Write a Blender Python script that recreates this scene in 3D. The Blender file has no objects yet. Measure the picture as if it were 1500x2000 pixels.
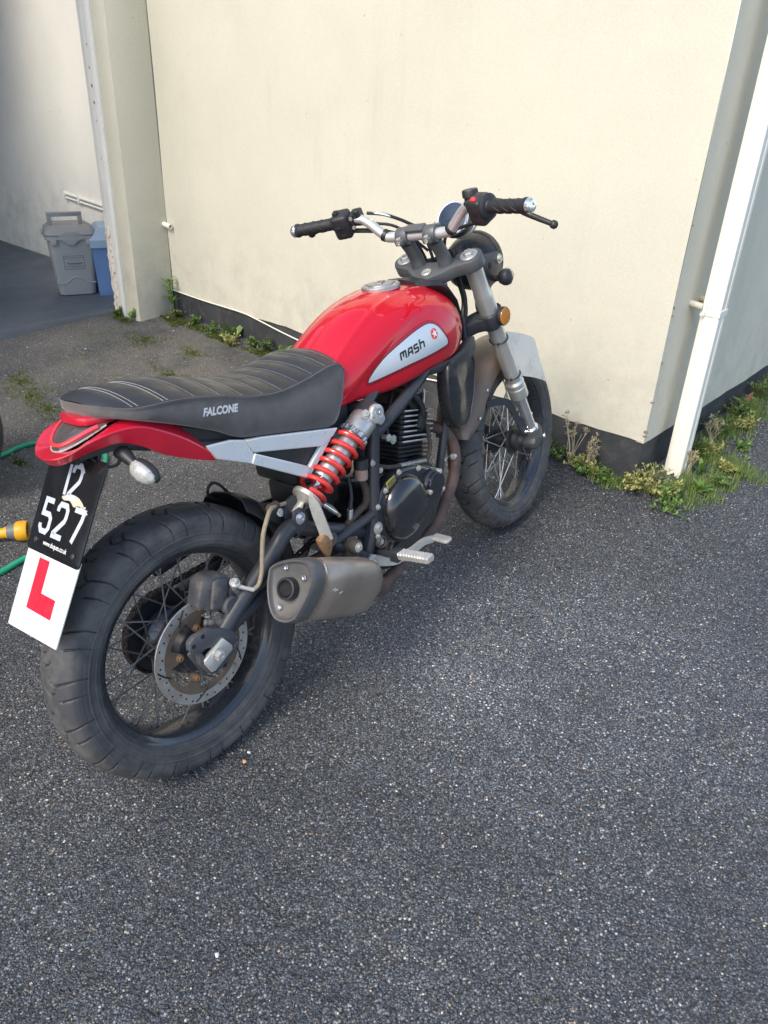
import bpy, bmesh, math, random
import numpy as np
from mathutils import Matrix, Vector
from mathutils.bvhtree import BVHTree
random.seed(7)
rng = np.random.default_rng(7)
SC = bpy.context.scene
COL = SC.collection
R = math.radians

# ------------------------------------------------------------------ camera
PITCH, ROLL, CAM_H, FPX = 0.512289, 0.043907, 1.403255, 1523.77
cam = bpy.data.cameras.new('camera')
cam.sensor_fit = 'VERTICAL'
cam.sensor_height = 24.0
cam.lens = FPX / 2000 * 24.0
cam.clip_start, cam.clip_end = 0.05, 500
camo = bpy.data.objects.new('camera', cam)
COL.objects.link(camo)
_f = Vector((0, math.cos(PITCH), -math.sin(PITCH)))
_u = Vector((0, math.sin(PITCH), math.cos(PITCH)))
_r = Vector((1, 0, 0))
_r2 = _r * math.cos(ROLL) + _u * math.sin(ROLL)
_u2 = -_r * math.sin(ROLL) + _u * math.cos(ROLL)
camo.matrix_world = Matrix(((_r2.x, _u2.x, -_f.x, 0), (_r2.y, _u2.y, -_f.y, 0), (_r2.z, _u2.z, -_f.z, CAM_H), (0, 0, 0, 1)))
SC.camera = camo

# ------------------------------------------------------------------ sky and sun
SUN_AZ = Vector((-0.625, -0.78)).normalized()      # horizontal direction TOWARDS the sun
SUN_EL = R(46)
world = bpy.data.worlds.new('World')
SC.world = world
world.use_nodes = True
wn = world.node_tree
wn.nodes.clear()
sky = wn.nodes.new('ShaderNodeTexSky')
sky.sky_type = 'NISHITA'
sky.sun_disc = False
sky.sun_elevation = SUN_EL
sky.sun_rotation = math.atan2(SUN_AZ.x, SUN_AZ.y)
sky.air_density, sky.dust_density, sky.ozone_density = 1.0, 1.6, 1.0
bg = wn.nodes.new('ShaderNodeBackground')
bg.inputs['Strength'].default_value = 0.15
wo = wn.nodes.new('ShaderNodeOutputWorld')
wn.links.new(sky.outputs[0], bg.inputs['Color'])
wn.links.new(bg.outputs[0], wo.inputs['Surface'])
sl = bpy.data.lights.new('sun', 'SUN')
sl.energy = 1.30
sl.angle = R(22)
sl.color = (1.0, 0.915, 0.77)
so = bpy.data.objects.new('sun', sl)
COL.objects.link(so)
_d = Vector((SUN_AZ.x * math.cos(SUN_EL), SUN_AZ.y * math.cos(SUN_EL), math.sin(SUN_EL)))
so.rotation_euler = _d.to_track_quat('Z', 'Y').to_euler()
so.location = (-4, -4, 6)
SC.view_settings.view_transform = 'Standard'
SC.view_settings.look = 'None'
SC.view_settings.exposure = 1.12
SC.view_settings.gamma = 1.0
SC.view_settings.use_curve_mapping = False
SC.cycles.max_bounces = 8
SC.cycles.use_denoising = True

# ------------------------------------------------------------------ place: ground slope, walls, motorcycle frame
GX, GY, BX, BY = 0.0252, 0.0496, -0.3821, 1.3294
def gz(x, y): return GX * (x - BX) + GY * (y - BY)
WTH = -0.7123
U = Vector((math.cos(WTH), math.sin(WTH), 0))          # along the front wall, towards the outer corner
V = Vector((-U.y, U.x, 0))                              # into the building
C0 = Vector((0.9338, 2.6206, 0))                        # outer corner
DI = -2.9144
I0 = C0 + U * DI                                        # inner corner by the garage
PLZ = 0.2622                                            # top of the dark plinth
def W(u, v, z): return C0 + U * u + V * v + Vector((0, 0, z))      # wall coordinates
def WI(u, v, z): return I0 + U * u + V * v + Vector((0, 0, z))
WROT = Matrix(((U.x, V.x, 0), (U.y, V.y, 0), (0, 0, 1)))
WM = Matrix.Translation(C0) @ WROT.to_4x4()
IM = Matrix.Translation(I0) @ WROT.to_4x4()
BIKE = Matrix(((0.61902459, -0.76952079, -0.15699143, BX), (0.78348028, 0.61893478, 0.05548318, BY), (0.054472, -0.15734514, 0.98604022, 0), (0, 0, 0, 1)))
FORK = Matrix(((0.89812816, -0.08958792, -0.4305111, 1.28536), (0.09925701, 0.99506183, 0, 0), (0.42838516, -0.04273125, 0.90258528, 0.28096), (0, 0, 0, 1)))
REARW = Matrix.Translation((0, 0, 0.307))
FRONTW = FORK @ Matrix.Translation((0.035, 0, 0))

# ------------------------------------------------------------------ mesh helpers (everything is added to a bmesh)
def nb(): return bmesh.new()
def addmesh(bm, vs, fs):
    b = [bm.verts.new(v) for v in vs]
    for f in fs:
        try: bm.faces.new([b[i] for i in f])
        except ValueError: pass
    return b
def frame(axis, hint=None):
    a = Vector(axis).normalized()
    h = Vector(hint) if hint is not None else (Vector((0, 0, 1)) if abs(a.z) < 0.9 else Vector((1, 0, 0)))
    x = (h - a * h.dot(a)).normalized()
    return a, x, a.cross(x)
def lathe(bm, o, axis, prof, n=24, closed=False, hint=None):
    """prof: (radius, height) pairs along axis"""
    a, x, y = frame(axis, hint); o = Vector(o)
    vs, fs = [], []
    for r, h in prof:
        for k in range(n):
            t = 2 * math.pi * k / n
            vs.append(o + a * h + (x * math.cos(t) + y * math.sin(t)) * r)
    m = len(prof)
    for i in range(m if closed else m - 1):
        i2 = (i + 1) % m
        for k in range(n):
            k2 = (k + 1) % n
            fs.append((i * n + k, i * n + k2, i2 * n + k2, i2 * n + k))
    if not closed:
        if prof[0][0] > 1e-5: fs.append(tuple(range(n - 1, -1, -1)))
        if prof[-1][0] > 1e-5: fs.append(tuple((m - 1) * n + k for k in range(n)))
    addmesh(bm, vs, fs)
def cyl(bm, p0, p1, r, r1=None, n=20, bev=None):
    p0, p1 = Vector(p0), Vector(p1)
    r1 = r if r1 is None else r1
    L = (p1 - p0).length
    b = min(r, r1, L) * 0.12 if bev is None else bev
    if b > 0: prof = [(max(r - b, 1e-4), 0), (r, b), (r1, L - b), (max(r1 - b, 1e-4), L)]
    else: prof = [(r, 0), (r1, L)]
    lathe(bm, p0, p1 - p0, prof, n)
def catmull(P, k=6, closed=False):
    P = [Vector(p) for p in P]; n = len(P); out = []
    rngi = range(n if closed else n - 1)
    for i in rngi:
        p0 = P[(i - 1) % n] if (closed or i > 0) else P[0] * 2 - P[1]
        p1, p2 = P[i], P[(i + 1) % n]
        p3 = P[(i + 2) % n] if (closed or i + 2 < n) else P[-1] * 2 - P[-2]
        for j in range(k):
            t = j / k
            out.append(0.5 * ((2 * p1) + (-p0 + p2) * t + (2 * p0 - 5 * p1 + 4 * p2 - p3) * t * t + (-p0 + 3 * p1 - 3 * p2 + p3) * t ** 3))
    if not closed: out.append(P[-1])
    return out
def tube(bm, pts, r, n=10, smooth=0, closed=False, prof=None, cap=True):
    """r: radius or list; prof: optional list of (a,b) cross-section offsets scaled by r"""
    P = catmull(pts, smooth, closed) if smooth else [Vector(p) for p in pts]
    m = len(P)
    if isinstance(r, (int, float)): rr = [r] * m
    else:
        xs = np.linspace(0, 1, len(r)); rr = list(np.interp(np.linspace(0, 1, m), xs, r))
    T = []
    for i in range(m):
        a = P[(i - 1) % m] if (closed or i > 0) else P[0]
        b = P[(i + 1) % m] if (closed or i < m - 1) else P[-1]
        T.append((b - a).normalized())
    a, x, y = frame(T[0])
    if prof is None: prof = [(math.cos(2 * math.pi * k / n), math.sin(2 * math.pi * k / n)) for k in range(n)]
    n = len(prof)
    vs, fs = [], []
    for i in range(m):
        x = (x - T[i] * x.dot(T[i])).normalized(); y = T[i].cross(x)
        for c, s in prof: vs.append(P[i] + (x * c + y * s) * rr[i])
    for i in range(m if closed else m - 1):
        i2 = (i + 1) % m
        for k in range(n):
            k2 = (k + 1) % n
            fs.append((i * n + k, i * n + k2, i2 * n + k2, i2 * n + k))
    if not closed and cap:
        fs.append(tuple(range(n - 1, -1, -1))); fs.append(tuple((m - 1) * n + k for k in range(n)))
    addmesh(bm, vs, fs)
def box(bm, c, s, rot=None, bev=0.0, seg=2):
    b2 = bmesh.new()
    bmesh.ops.create_cube(b2, size=1)
    bmesh.ops.scale(b2, vec=Vector(s), verts=b2.verts)
    if bev > 0: bmesh.ops.bevel(b2, geom=list(b2.edges), offset=bev, segments=seg, affect='EDGES', profile=0.5)
    M = Matrix.Translation(Vector(c))
    if rot is not None: M = M @ (rot if isinstance(rot, Matrix) and len(rot) == 4 else rot.to_4x4())
    bmesh.ops.transform(b2, matrix=M, verts=b2.verts)
    merge(bm, b2)
def merge(bm, b2):
    b2.verts.index_update()
    vs = [v.co.copy() for v in b2.verts]; fs = [[v.index for v in f.verts] for f in b2.faces]
    addmesh(bm, vs, fs); b2.free()
def prism(bm, poly, M, d0, d1, bev=0.0, seg=2):
    """polygon (a,b) extruded from d0 to d1 along local z of M"""
    b2 = bmesh.new()
    n = len(poly)
    lo = [b2.verts.new((p[0], p[1], d0)) for p in poly]
    hi = [b2.verts.new((p[0], p[1], d1)) for p in poly]
    f0 = b2.faces.new(lo[::-1]); f1 = b2.faces.new(hi)
    for i in range(n): b2.faces.new((lo[i], lo[(i + 1) % n], hi[(i + 1) % n], hi[i]))
    bmesh.ops.recalc_face_normals(b2, faces=b2.faces)
    if bev > 0:
        eds = [e for e in b2.edges if e.calc_face_angle(0) > R(25)]
        bmesh.ops.bevel(b2, geom=eds, offset=bev, segments=seg, affect='EDGES', profile=0.5)
    big = [f for f in b2.faces if len(f.verts) > 4]
    bmesh.ops.triangulate(b2, faces=big)
    bmesh.ops.transform(b2, matrix=M, verts=b2.verts)
    merge(bm, b2)
def loft(bm, rings, closed=True, cap0=True, cap1=True):
    n = len(rings[0]); vs = [p for r in rings for p in r]; fs = []
    for i in range(len(rings) - 1):
        for k in range(n if closed else n - 1):
            k2 = (k + 1) % n
            fs.append((i * n + k, i * n + k2, (i + 1) * n + k2, (i + 1) * n + k))
    if closed and cap0: fs.append(tuple(range(n - 1, -1, -1)))
    if closed and cap1: fs.append(tuple((len(rings) - 1) * n + k for k in range(n)))
    addmesh(bm, vs, fs)
def rrect(w, h, r, k=4):
    out = []
    for cx, cy, a0 in ((w / 2 - r, h / 2 - r, 0), (-w / 2 + r, h / 2 - r, 90), (-w / 2 + r, -h / 2 + r, 180), (w / 2 - r, -h / 2 + r, 270)):
        for j in range(k + 1):
            a = R(a0 + 90 * j / k); out.append((cx + r * math.cos(a), cy + r * math.sin(a)))
    return out
XZ = Matrix(((1, 0, 0, 0), (0, 0, -1, 0), (0, 1, 0, 0), (0, 0, 0, 1)))   # local (a,b,d) -> (a, -d, b): plane facing -y (the right side)
def bolt(bm, p, axis, r=0.006, h=0.006, washer=True):
    a, x, y = frame(axis); p = Vector(p)
    if washer: cyl(bm, p, p + a * 0.0015, r * 1.55, n=16)
    lathe(bm, p, a, [(r, 0), (r, h * 0.85), (r * 0.85, h), (r * 0.45, h), (r * 0.4, h * 0.7)], 6)

def mesh_from(bm, name, sharp=35, recalc=True):
    if recalc: bmesh.ops.recalc_face_normals(bm, faces=bm.faces)
    me = bpy.data.meshes.new(name)
    bm.to_mesh(me); bm.free()
    me.polygons.foreach_set('use_smooth', [True] * len(me.polygons))
    me.set_sharp_from_angle(angle=R(sharp))
    return me
def link(name, me, mat, parent=None, M=None):
    o = bpy.data.objects.new(name, me)
    COL.objects.link(o)
    if me is not None and mat is not None and not me.materials:
        me.materials.append(mat)
    if parent is not None: o.parent = parent
    if M is not None: o.matrix_local = M
    return o
def part(name, bm, mat, parent=None, M=None, sharp=35, label=None, recalc=True):
    me = mesh_from(bm, name, sharp, recalc)
    if M is not None: me.transform(M)
    o = link(name, me, mat, parent)
    if label: o['label'] = label
    if name in STUFF: o['kind'] = 'stuff'
    if name in SPLIT and parent is not None: split_part(o)
    return o
def clusters(me, tol=0.0015):
    """groups of loose pieces whose boxes touch: one group for each bolt, screw, cable ..."""
    bm = bmesh.new(); bm.from_mesh(me); bm.verts.ensure_lookup_table()
    seen = set(); comps = []
    for v in bm.verts:
        if v.index in seen: continue
        st = [v]; seen.add(v.index); c = []
        while st:
            a = st.pop(); c.append(a.index)
            for e in a.link_edges:
                b = e.other_vert(a)
                if b.index not in seen: seen.add(b.index); st.append(b)
        P = [bm.verts[i].co for i in c]
        comps.append([set(c), [min(p[k] for p in P) - tol for k in range(3)], [max(p[k] for p in P) + tol for k in range(3)]])
    merged = True
    while merged:
        merged = False
        for i in range(len(comps)):
            for j in range(i + 1, len(comps)):
                A, B = comps[i], comps[j]
                if all(A[1][k] <= B[2][k] and B[1][k] <= A[2][k] for k in range(3)):
                    comps[i] = [A[0] | B[0], [min(A[1][k], B[1][k]) for k in range(3)], [max(A[2][k], B[2][k]) for k in range(3)]]
                    del comps[j]; merged = True; break
            if merged: break
    bm.free()
    return [c[0] for c in comps]
SPLIT = {'bolt', 'pinch_bolt', 'ceiling', 'screw', 'rust_spot', 'clamp_bolt', 'cable_tie', 'plate_bolt', 'machined_edge', 'sticker_residue', 'plate_numeral', 'slide_pin', 'cable', 'control_cable',
         'footrest_boss', 'bracket_hole', 'button', 'fork_cap', 'mudguard_stay', 'moulding', 'cable_ferrule', 'headlamp_bracket', 'chain_guard', 'exhaust_sensor', 'airbox', 'axle_bolt', 'emblem_star', 'hose_union'}
STUFF = {'grip_rib', 'stitching', 'scratch', 'drilled_hole', 'chain', 'bin_label', 'emblem_lettering', 'seat_lettering', 'cover_lettering'}
def split_part(o):
    me = o.data; cl = clusters(me)
    if len(cl) < 2: return o
    V_ = [tuple(v.co) for v in me.vertices]; F_ = [tuple(p.vertices) for p in me.polygons]
    first = None
    for c in cl:
        ids = sorted(c); mp = {k: i for i, k in enumerate(ids)}
        fs = [tuple(mp[i] for i in f) for f in F_ if f[0] in c]
        m2 = bpy.data.meshes.new(o.name.split('.')[0]); m2.from_pydata([V_[i] for i in ids], [], fs)
        m2.polygons.foreach_set('use_smooth', [True] * len(fs)); m2.set_sharp_from_angle(angle=R(35)); m2.update()
        for mt in me.materials: m2.materials.append(mt)
        if first is None: o.data = m2; first = o
        else:
            n = bpy.data.objects.new(o.name.split('.')[0], m2); COL.objects.link(n); n.parent = o.parent
            if 'label' in o: n['label'] = o['label']
    return first
def empty(name, M=None):
    o = bpy.data.objects.new(name, None)
    o.empty_display_size = 0.1
    COL.objects.link(o)
    if M is not None: o.matrix_world = M
    return o
def tag(o, label, cat=None, group=None, kind=None):
    if label: o['label'] = label
    if cat: o['category'] = cat
    if group: o['group'] = group
    if kind: o['kind'] = kind
    return o
def text_mesh(s, size, shear=0.0, bold=0.0, spacing=1.0, align='LEFT'):
    cu = bpy.data.curves.new('lettering', 'FONT')
    cu.body = s; cu.size = size; cu.shear = shear; cu.offset = bold; cu.space_character = spacing
    cu.align_x = align; cu.resolution_u = 3; cu.fill_mode = 'FRONT'
    o = bpy.data.objects.new('lettering', cu); COL.objects.link(o)
    dg = bpy.context.evaluated_depsgraph_get()
    me = bpy.data.meshes.new_from_object(o.evaluated_get(dg))
    bpy.data.objects.remove(o); bpy.data.curves.remove(cu)
    return me
def strokes(bm, polys, w, z=0.0, miter=True):
    """flat 2-D pen strokes of width w"""
    for P in polys:
        P = [Vector((p[0], p[1])) for p in P]
        n = len(P); L, Rr = [], []
        for i in range(n):
            d0 = (P[i] - P[i - 1]).normalized() if i > 0 else (P[1] - P[0]).normalized()
            d1 = (P[i + 1] - P[i]).normalized() if i < n - 1 else d0
            t = (d0 + d1)
            t = t.normalized() if t.length > 1e-6 else d0
            nn = Vector((-t.y, t.x)); c = max(0.45, nn.dot(Vector((-d0.y, d0.x))))
            L.append(P[i] + nn * (w / 2 / c)); Rr.append(P[i] - nn * (w / 2 / c))
        vs = [(p.x, p.y, z) for p in L] + [(p.x, p.y, z) for p in Rr]
        addmesh(bm, vs, [(i, n + i, n + i + 1, i + 1) for i in range(n - 1)])
def drape(me, target, M, off, axis=Vector((0, 1, 0)), cut=0.008):
    """lay a flat mesh (x,y local, mapped by M into bike space) on the target mesh by casting rays along axis"""
    bm = bmesh.new(); bm.from_mesh(me)
    bmesh.ops.triangulate(bm, faces=bm.faces)
    for _ in range(5):
        long = [e for e in bm.edges if e.calc_length() > cut]
        if not long: break
        bmesh.ops.subdivide_edges(bm, edges=long, cuts=1, use_grid_fill=False)
        bmesh.ops.triangulate(bm, faces=bm.faces)
    bmesh.ops.transform(bm, matrix=M, verts=bm.verts)
    bv = BVHTree.FromPolygons([v.co.copy() for v in target.vertices], [tuple(p.vertices) for p in target.polygons])
    for v in bm.verts:
        hit, nrm, idx, dist = bv.ray_cast(v.co - axis * 0.5, axis)
        if hit is not None:
            if nrm.dot(axis) > 0: nrm = -nrm
            v.co = hit + nrm * off
    return bm
def np_mesh(name, verts, quads, smooth=True, sharp=None):
    me = bpy.data.meshes.new(name)
    me.from_pydata(verts.tolist() if hasattr(verts, 'tolist') else verts, [], quads.tolist() if hasattr(quads, 'tolist') else quads)
    me.polygons.foreach_set('use_smooth', [smooth] * len(me.polygons))
    if sharp: me.set_sharp_from_angle(angle=R(sharp))
    me.update()
    return me

# ------------------------------------------------------------------ materials
def node(nt, t, **kw):
    n = nt.nodes.new(t)
    for k, v in kw.items():
        if k in n.inputs.keys() if hasattr(n.inputs, 'keys') else False: n.inputs[k].default_value = v
        else: setattr(n, k, v)
    return n
def ramp(nt, fac, stops):
    n = nt.nodes.new('ShaderNodeValToRGB')
    e = n.color_ramp.elements
    while len(e) < len(stops): e.new(0.5)
    for el, (p, c) in zip(e, stops):
        el.position = p; el.color = (*c, 1) if len(c) == 3 else c
    nt.links.new(fac, n.inputs['Fac'])
    return n.outputs['Color']
def mixc(nt, fac, a, b, mode='MIX'):
    n = nt.nodes.new('ShaderNodeMix'); n.data_type = 'RGBA'; n.blend_type = mode
    for sock, v in ((n.inputs[0], fac), (n.inputs[6], a), (n.inputs[7], b)):
        if isinstance(v, (int, float)): sock.default_value = v
        elif isinstance(v, tuple): sock.default_value = (*v, 1) if len(v) == 3 else v
        else: nt.links.new(v, sock)
    return n.outputs[2]
def mathn(nt, op, a, b=0.0, clamp=False):
    n = nt.nodes.new('ShaderNodeMath'); n.operation = op; n.use_clamp = clamp
    for sock, v in ((n.inputs[0], a), (n.inputs[1], b)):
        if isinstance(v, (int, float)): sock.default_value = v
        else: nt.links.new(v, sock)
    return n.outputs[0]
def noise(nt, co, scale, detail=4, rough=0.6, dist=0.0):
    n = nt.nodes.new('ShaderNodeTexNoise')
    n.inputs['Scale'].default_value = scale; n.inputs['Detail'].default_value = detail
    n.inputs['Roughness'].default_value = rough; n.inputs['Distortion'].default_value = dist
    if co is not None: nt.links.new(co, n.inputs['Vector'])
    return n.outputs['Fac']
def bumpn(nt, h, strength, dist=0.002, prev=None):
    n = nt.nodes.new('ShaderNodeBump')
    n.inputs['Strength'].default_value = strength; n.inputs['Distance'].default_value = dist
    nt.links.new(h, n.inputs['Height'])
    if prev is not None: nt.links.new(prev, n.inputs['Normal'])
    return n.outputs['Normal']
def newmat(name):
    m = bpy.data.materials.new(name); m.use_nodes = True
    nt = m.node_tree
    p = nt.nodes['Principled BSDF']
    tc = nt.nodes.new('ShaderNodeTexCoord')
    return m, nt, p, tc.outputs['Object']
def mat(name, col, rough=0.5, metal=0.0, var=0.25, vscale=14, col2=None, rvar=0.12, bump=0.0, bscale=200, bdist=0.001,
        coat=0.0, spec=0.5, dirt=0.0, dirtcol=(0.16, 0.13, 0.10), dscale=25, aniso=None, trans=0.0, ior=None, sheen=0.0):
    """one surface: base colour with cloudy variation, patches of dust, uneven gloss and fine relief"""
    m, nt, p, co = newmat(name)
    n1 = noise(nt, co, vscale, 5, 0.65)
    c2 = col2 if col2 else tuple(max(0, c * (1 - var)) for c in col)
    c = ramp(nt, n1, [(0.3, c2), (0.7, col)])
    rsrc = ramp(nt, noise(nt, co, vscale * 2.3, 4, 0.6), [(0.3, (max(0.02, rough - rvar),) * 3), (0.7, (min(1, rough + rvar),) * 3)])
    if dirt > 0:
        d = noise(nt, co, dscale, 7, 0.72)
        fac = ramp(nt, d, [(0.62 - 0.35 * dirt, (0, 0, 0)), (0.80 - 0.2 * dirt, (min(1, dirt * 1.3),) * 3)])
        c = mixc(nt, fac, c, dirtcol)
        rsrc = mixc(nt, fac, rsrc, (0.85, 0.85, 0.85))
        if metal > 0:
            nt.links.new(mathn(nt, 'SUBTRACT', metal, mathn(nt, 'MULTIPLY', fac, metal)), p.inputs['Metallic'])
    nt.links.new(c, p.inputs['Base Color'])
    nt.links.new(rsrc, p.inputs['Roughness'])
    if not (dirt > 0 and metal > 0): p.inputs['Metallic'].default_value = metal
    p.inputs['Specular IOR Level'].default_value = spec
    if coat: p.inputs['Coat Weight'].default_value = coat; p.inputs['Coat Roughness'].default_value = 0.04
    if trans: p.inputs['Transmission Weight'].default_value = trans
    if ior: p.inputs['IOR'].default_value = ior
    if sheen: p.inputs['Sheen Weight'].default_value = sheen; p.inputs['Sheen Roughness'].default_value = 0.4
    if bump > 0: nt.links.new(bumpn(nt, noise(nt, co, bscale, 4, 0.6), bump, bdist), p.inputs['Normal'])
    return m

# ---- surface materials of the setting
def asphalt():
    m, nt, p, co = newmat('asphalt')
    # three sizes of aggregate
    def vor(scale, feat='F1'):
        v = nt.nodes.new('ShaderNodeTexVoronoi'); v.feature = feat
        v.inputs['Scale'].default_value = scale; v.inputs['Randomness'].default_value = 1.0
        nt.links.new(co, v.inputs['Vector']); return v
    v1, v2 = vor(215), vor(420)
    sep = nt.nodes.new('ShaderNodeSeparateColor'); nt.links.new(v1.outputs['Color'], sep.inputs[0])
    sep2 = nt.nodes.new('ShaderNodeSeparateColor'); nt.links.new(v2.outputs['Color'], sep2.inputs[0])
    stone = ramp(nt, sep.outputs[0], [(0.0, (0.030, 0.034, 0.039)), (0.40, (0.064, 0.072, 0.083)), (0.70, (0.112, 0.124, 0.140)), (0.88, (0.185, 0.197, 0.212)), (0.96, (0.34, 0.35, 0.345)), (1.0, (0.66, 0.66, 0.63))])
    fine = ramp(nt, sep2.outputs[0], [(0.0, (0.030, 0.034, 0.039)), (0.55, (0.074, 0.083, 0.095)), (0.88, (0.152, 0.164, 0.178)), (1.0, (0.38, 0.385, 0.375))])
    sel = ramp(nt, noise(nt, co, 60, 3, 0.6), [(0.42, (0, 0, 0)), (0.58, (1, 1, 1))])
    c = mixc(nt, sel, stone, fine)
    # dark bitumen between the stones
    gap = ramp(nt, v1.outputs['Distance'], [(0.30, (1.12, 1.12, 1.12)), (0.68, (0.22, 0.22, 0.24))])
    c = mixc(nt, 0.9, c, gap, 'MULTIPLY')
    # a few tan and rusty stones among the grey
    tan = ramp(nt, sep.outputs[1], [(0.86, (1, 1, 1)), (0.90, (1.45, 1.16, 0.86))])
    c = mixc(nt, 1.0, c, tan, 'MULTIPLY')
    # tints: brown silt and moss-stained zones towards the garage, pale worn patches elsewhere
    big = noise(nt, co, 0.9, 5, 0.6)
    worn = ramp(nt, big, [(0.34, (0.74, 0.74, 0.77)), (0.50, (1.0, 1.0, 1.0)), (0.68, (1.38, 1.37, 1.35))])
    c = mixc(nt, 1.0, c, worn, 'MULTIPLY')
    # sky and wall reflection painted as a pale patch right of the motorcycle
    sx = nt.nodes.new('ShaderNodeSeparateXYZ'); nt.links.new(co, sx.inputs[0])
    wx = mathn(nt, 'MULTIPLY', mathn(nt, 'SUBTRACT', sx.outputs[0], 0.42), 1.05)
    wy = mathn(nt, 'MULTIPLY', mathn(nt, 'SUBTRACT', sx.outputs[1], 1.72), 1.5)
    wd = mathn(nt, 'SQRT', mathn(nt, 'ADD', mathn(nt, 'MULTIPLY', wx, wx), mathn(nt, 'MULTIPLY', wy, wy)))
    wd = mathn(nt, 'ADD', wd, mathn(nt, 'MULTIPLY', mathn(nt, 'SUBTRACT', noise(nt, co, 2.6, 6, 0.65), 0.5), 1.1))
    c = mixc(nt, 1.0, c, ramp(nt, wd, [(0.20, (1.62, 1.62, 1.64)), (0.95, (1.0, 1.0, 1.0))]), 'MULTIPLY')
    # old drips of oil and damp, dark with soft edges
    oil = ramp(nt, noise(nt, co, 2.1, 5, 0.55, 0.6), [(0.64, (1, 1, 1)), (0.74, (0.62, 0.62, 0.63))])
    c = mixc(nt, 1.0, c, oil, 'MULTIPLY')
    xyz = nt.nodes.new('ShaderNodeSeparateXYZ'); nt.links.new(co, xyz.inputs[0])
    # distance towards the inner corner by the garage (wall coordinates): silt washes down there
    gx = mathn(nt, 'MULTIPLY', mathn(nt, 'ADD', xyz.outputs[0], 1.25), 0.62)
    gy = mathn(nt, 'MULTIPLY', mathn(nt, 'SUBTRACT', xyz.outputs[1], 3.9), 0.62)
    dd = mathn(nt, 'SQRT', mathn(nt, 'ADD', mathn(nt, 'MULTIPLY', gx, gx), mathn(nt, 'MULTIPLY', gy, gy)))
    near = mathn(nt, 'SUBTRACT', 1.25, dd, True)
    silt = mathn(nt, 'MULTIPLY', near, ramp(nt, noise(nt, co, 3.2, 7, 0.7), [(0.34, (0, 0, 0)), (0.58, (1, 1, 1))]), True)
    c = mixc(nt, mathn(nt, 'MULTIPLY', silt, 0.50), c, mixc(nt, 0.5, (0.20, 0.175, 0.145), c, 'ADD'))
    green = mathn(nt, 'MULTIPLY', near, ramp(nt, noise(nt, co, 5.5, 6, 0.75), [(0.55, (0, 0, 0)), (0.76, (0.75, 0.75, 0.75))]), True)
    c = mixc(nt, green, c, (0.085, 0.10, 0.030))
    nt.links.new(c, p.inputs['Base Color'])
    rr = ramp(nt, sep.outputs[1], [(0.0, (0.34, 0.34, 0.34)), (1.0, (0.72, 0.72, 0.72))])
    nt.links.new(rr, p.inputs['Roughness'])
    p.inputs['Specular IOR Level'].default_value = 0.5
    h = mathn(nt, 'ADD', mathn(nt, 'MULTIPLY', mathn(nt, 'SUBTRACT', 1.0, v1.outputs['Distance']), sep.outputs[2]), mathn(nt, 'MULTIPLY', mathn(nt, 'SUBTRACT', 1.0, v2.outputs['Distance']), 0.45))
    b1 = bumpn(nt, h, 1.0, 0.0050)
    b2 = bumpn(nt, noise(nt, co, 7, 3, 0.5), 0.25, 0.02, b1)
    nt.links.new(b2, p.inputs['Normal'])
    return m
def render_wall(name, col, stain, grain=1.0):
    m, nt, p, co = newmat(name)
    n1 = noise(nt, co, 1.6, 6, 0.62)
    c = ramp(nt, n1, [(0.30, tuple(k * 0.90 for k in col)), (0.70, col)])
    sp = ramp(nt, noise(nt, co, 230, 3, 0.7), [(0.36, (0.88, 0.88, 0.87)), (0.60, (1.02, 1.02, 1.02))])
    c = mixc(nt, grain, c, sp, 'MULTIPLY')
    # faint vertical rain streaks
    mp = nt.nodes.new('ShaderNodeMapping'); mp.inputs['Scale'].default_value = (14, 14, 0.9)
    nt.links.new(co, mp.inputs['Vector'])
    st = ramp(nt, noise(nt, mp.outputs[0], 1.0, 6, 0.7), [(0.50, (0, 0, 0)), (0.80, (1, 1, 1))])
    msk = ramp(nt, noise(nt, co, 1.1, 4, 0.6), [(0.42, (0, 0, 0)), (0.68, (1, 1, 1))])
    c = mixc(nt, mathn(nt, 'MULTIPLY', mathn(nt, 'MULTIPLY', st, msk), stain), c, (0.30, 0.29, 0.25))
    # splash dirt low down, irregular
    xyz = nt.nodes.new('ShaderNodeSeparateXYZ'); nt.links.new(co, xyz.inputs[0])
    low = mathn(nt, 'SUBTRACT', 1.0, mathn(nt, 'MULTIPLY', mathn(nt, 'SUBTRACT', xyz.outputs[2], PLZ), 2.2), True)
    spl = ramp(nt, noise(nt, co, 9, 7, 0.72), [(0.42, (0, 0, 0)), (0.75, (1, 1, 1))])
    c = mixc(nt, mathn(nt, 'MULTIPLY', mathn(nt, 'MULTIPLY', low, spl), 0.45), c, (0.33, 0.31, 0.26))
    spots = ramp(nt, noise(nt, co, 48, 2, 0.5), [(0.755, (0, 0, 0)), (0.80, (1, 1, 1))])
    c = mixc(nt, mathn(nt, 'MULTIPLY', spots, 0.55), c, (0.22, 0.19, 0.14))
    nt.links.new(c, p.inputs['Base Color'])
    p.inputs['Roughness'].default_value = 0.85
    b = bumpn(nt, noise(nt, co, 260, 4, 0.65), 0.20, 0.0012)
    b = bumpn(nt, noise(nt, co, 6, 5, 0.55, 0.4), 0.20, 0.014, b)
    nt.links.new(b, p.inputs['Normal'])
    return m
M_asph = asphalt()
M_cream = render_wall('cream_render', (0.655, 0.622, 0.505), 0.30, 0.85)
M_inner = render_wall('garage_inner_paint', (0.82, 0.80, 0.74), 0.10, 0.5)
M_plinth = mat('plinth_bitumen_paint', (0.050, 0.053, 0.058), 0.62, var=0.35, vscale=6, dirt=0.35, dirtcol=(0.15, 0.14, 0.12), dscale=16, bump=0.4, bscale=90, bdist=0.003)
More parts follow.
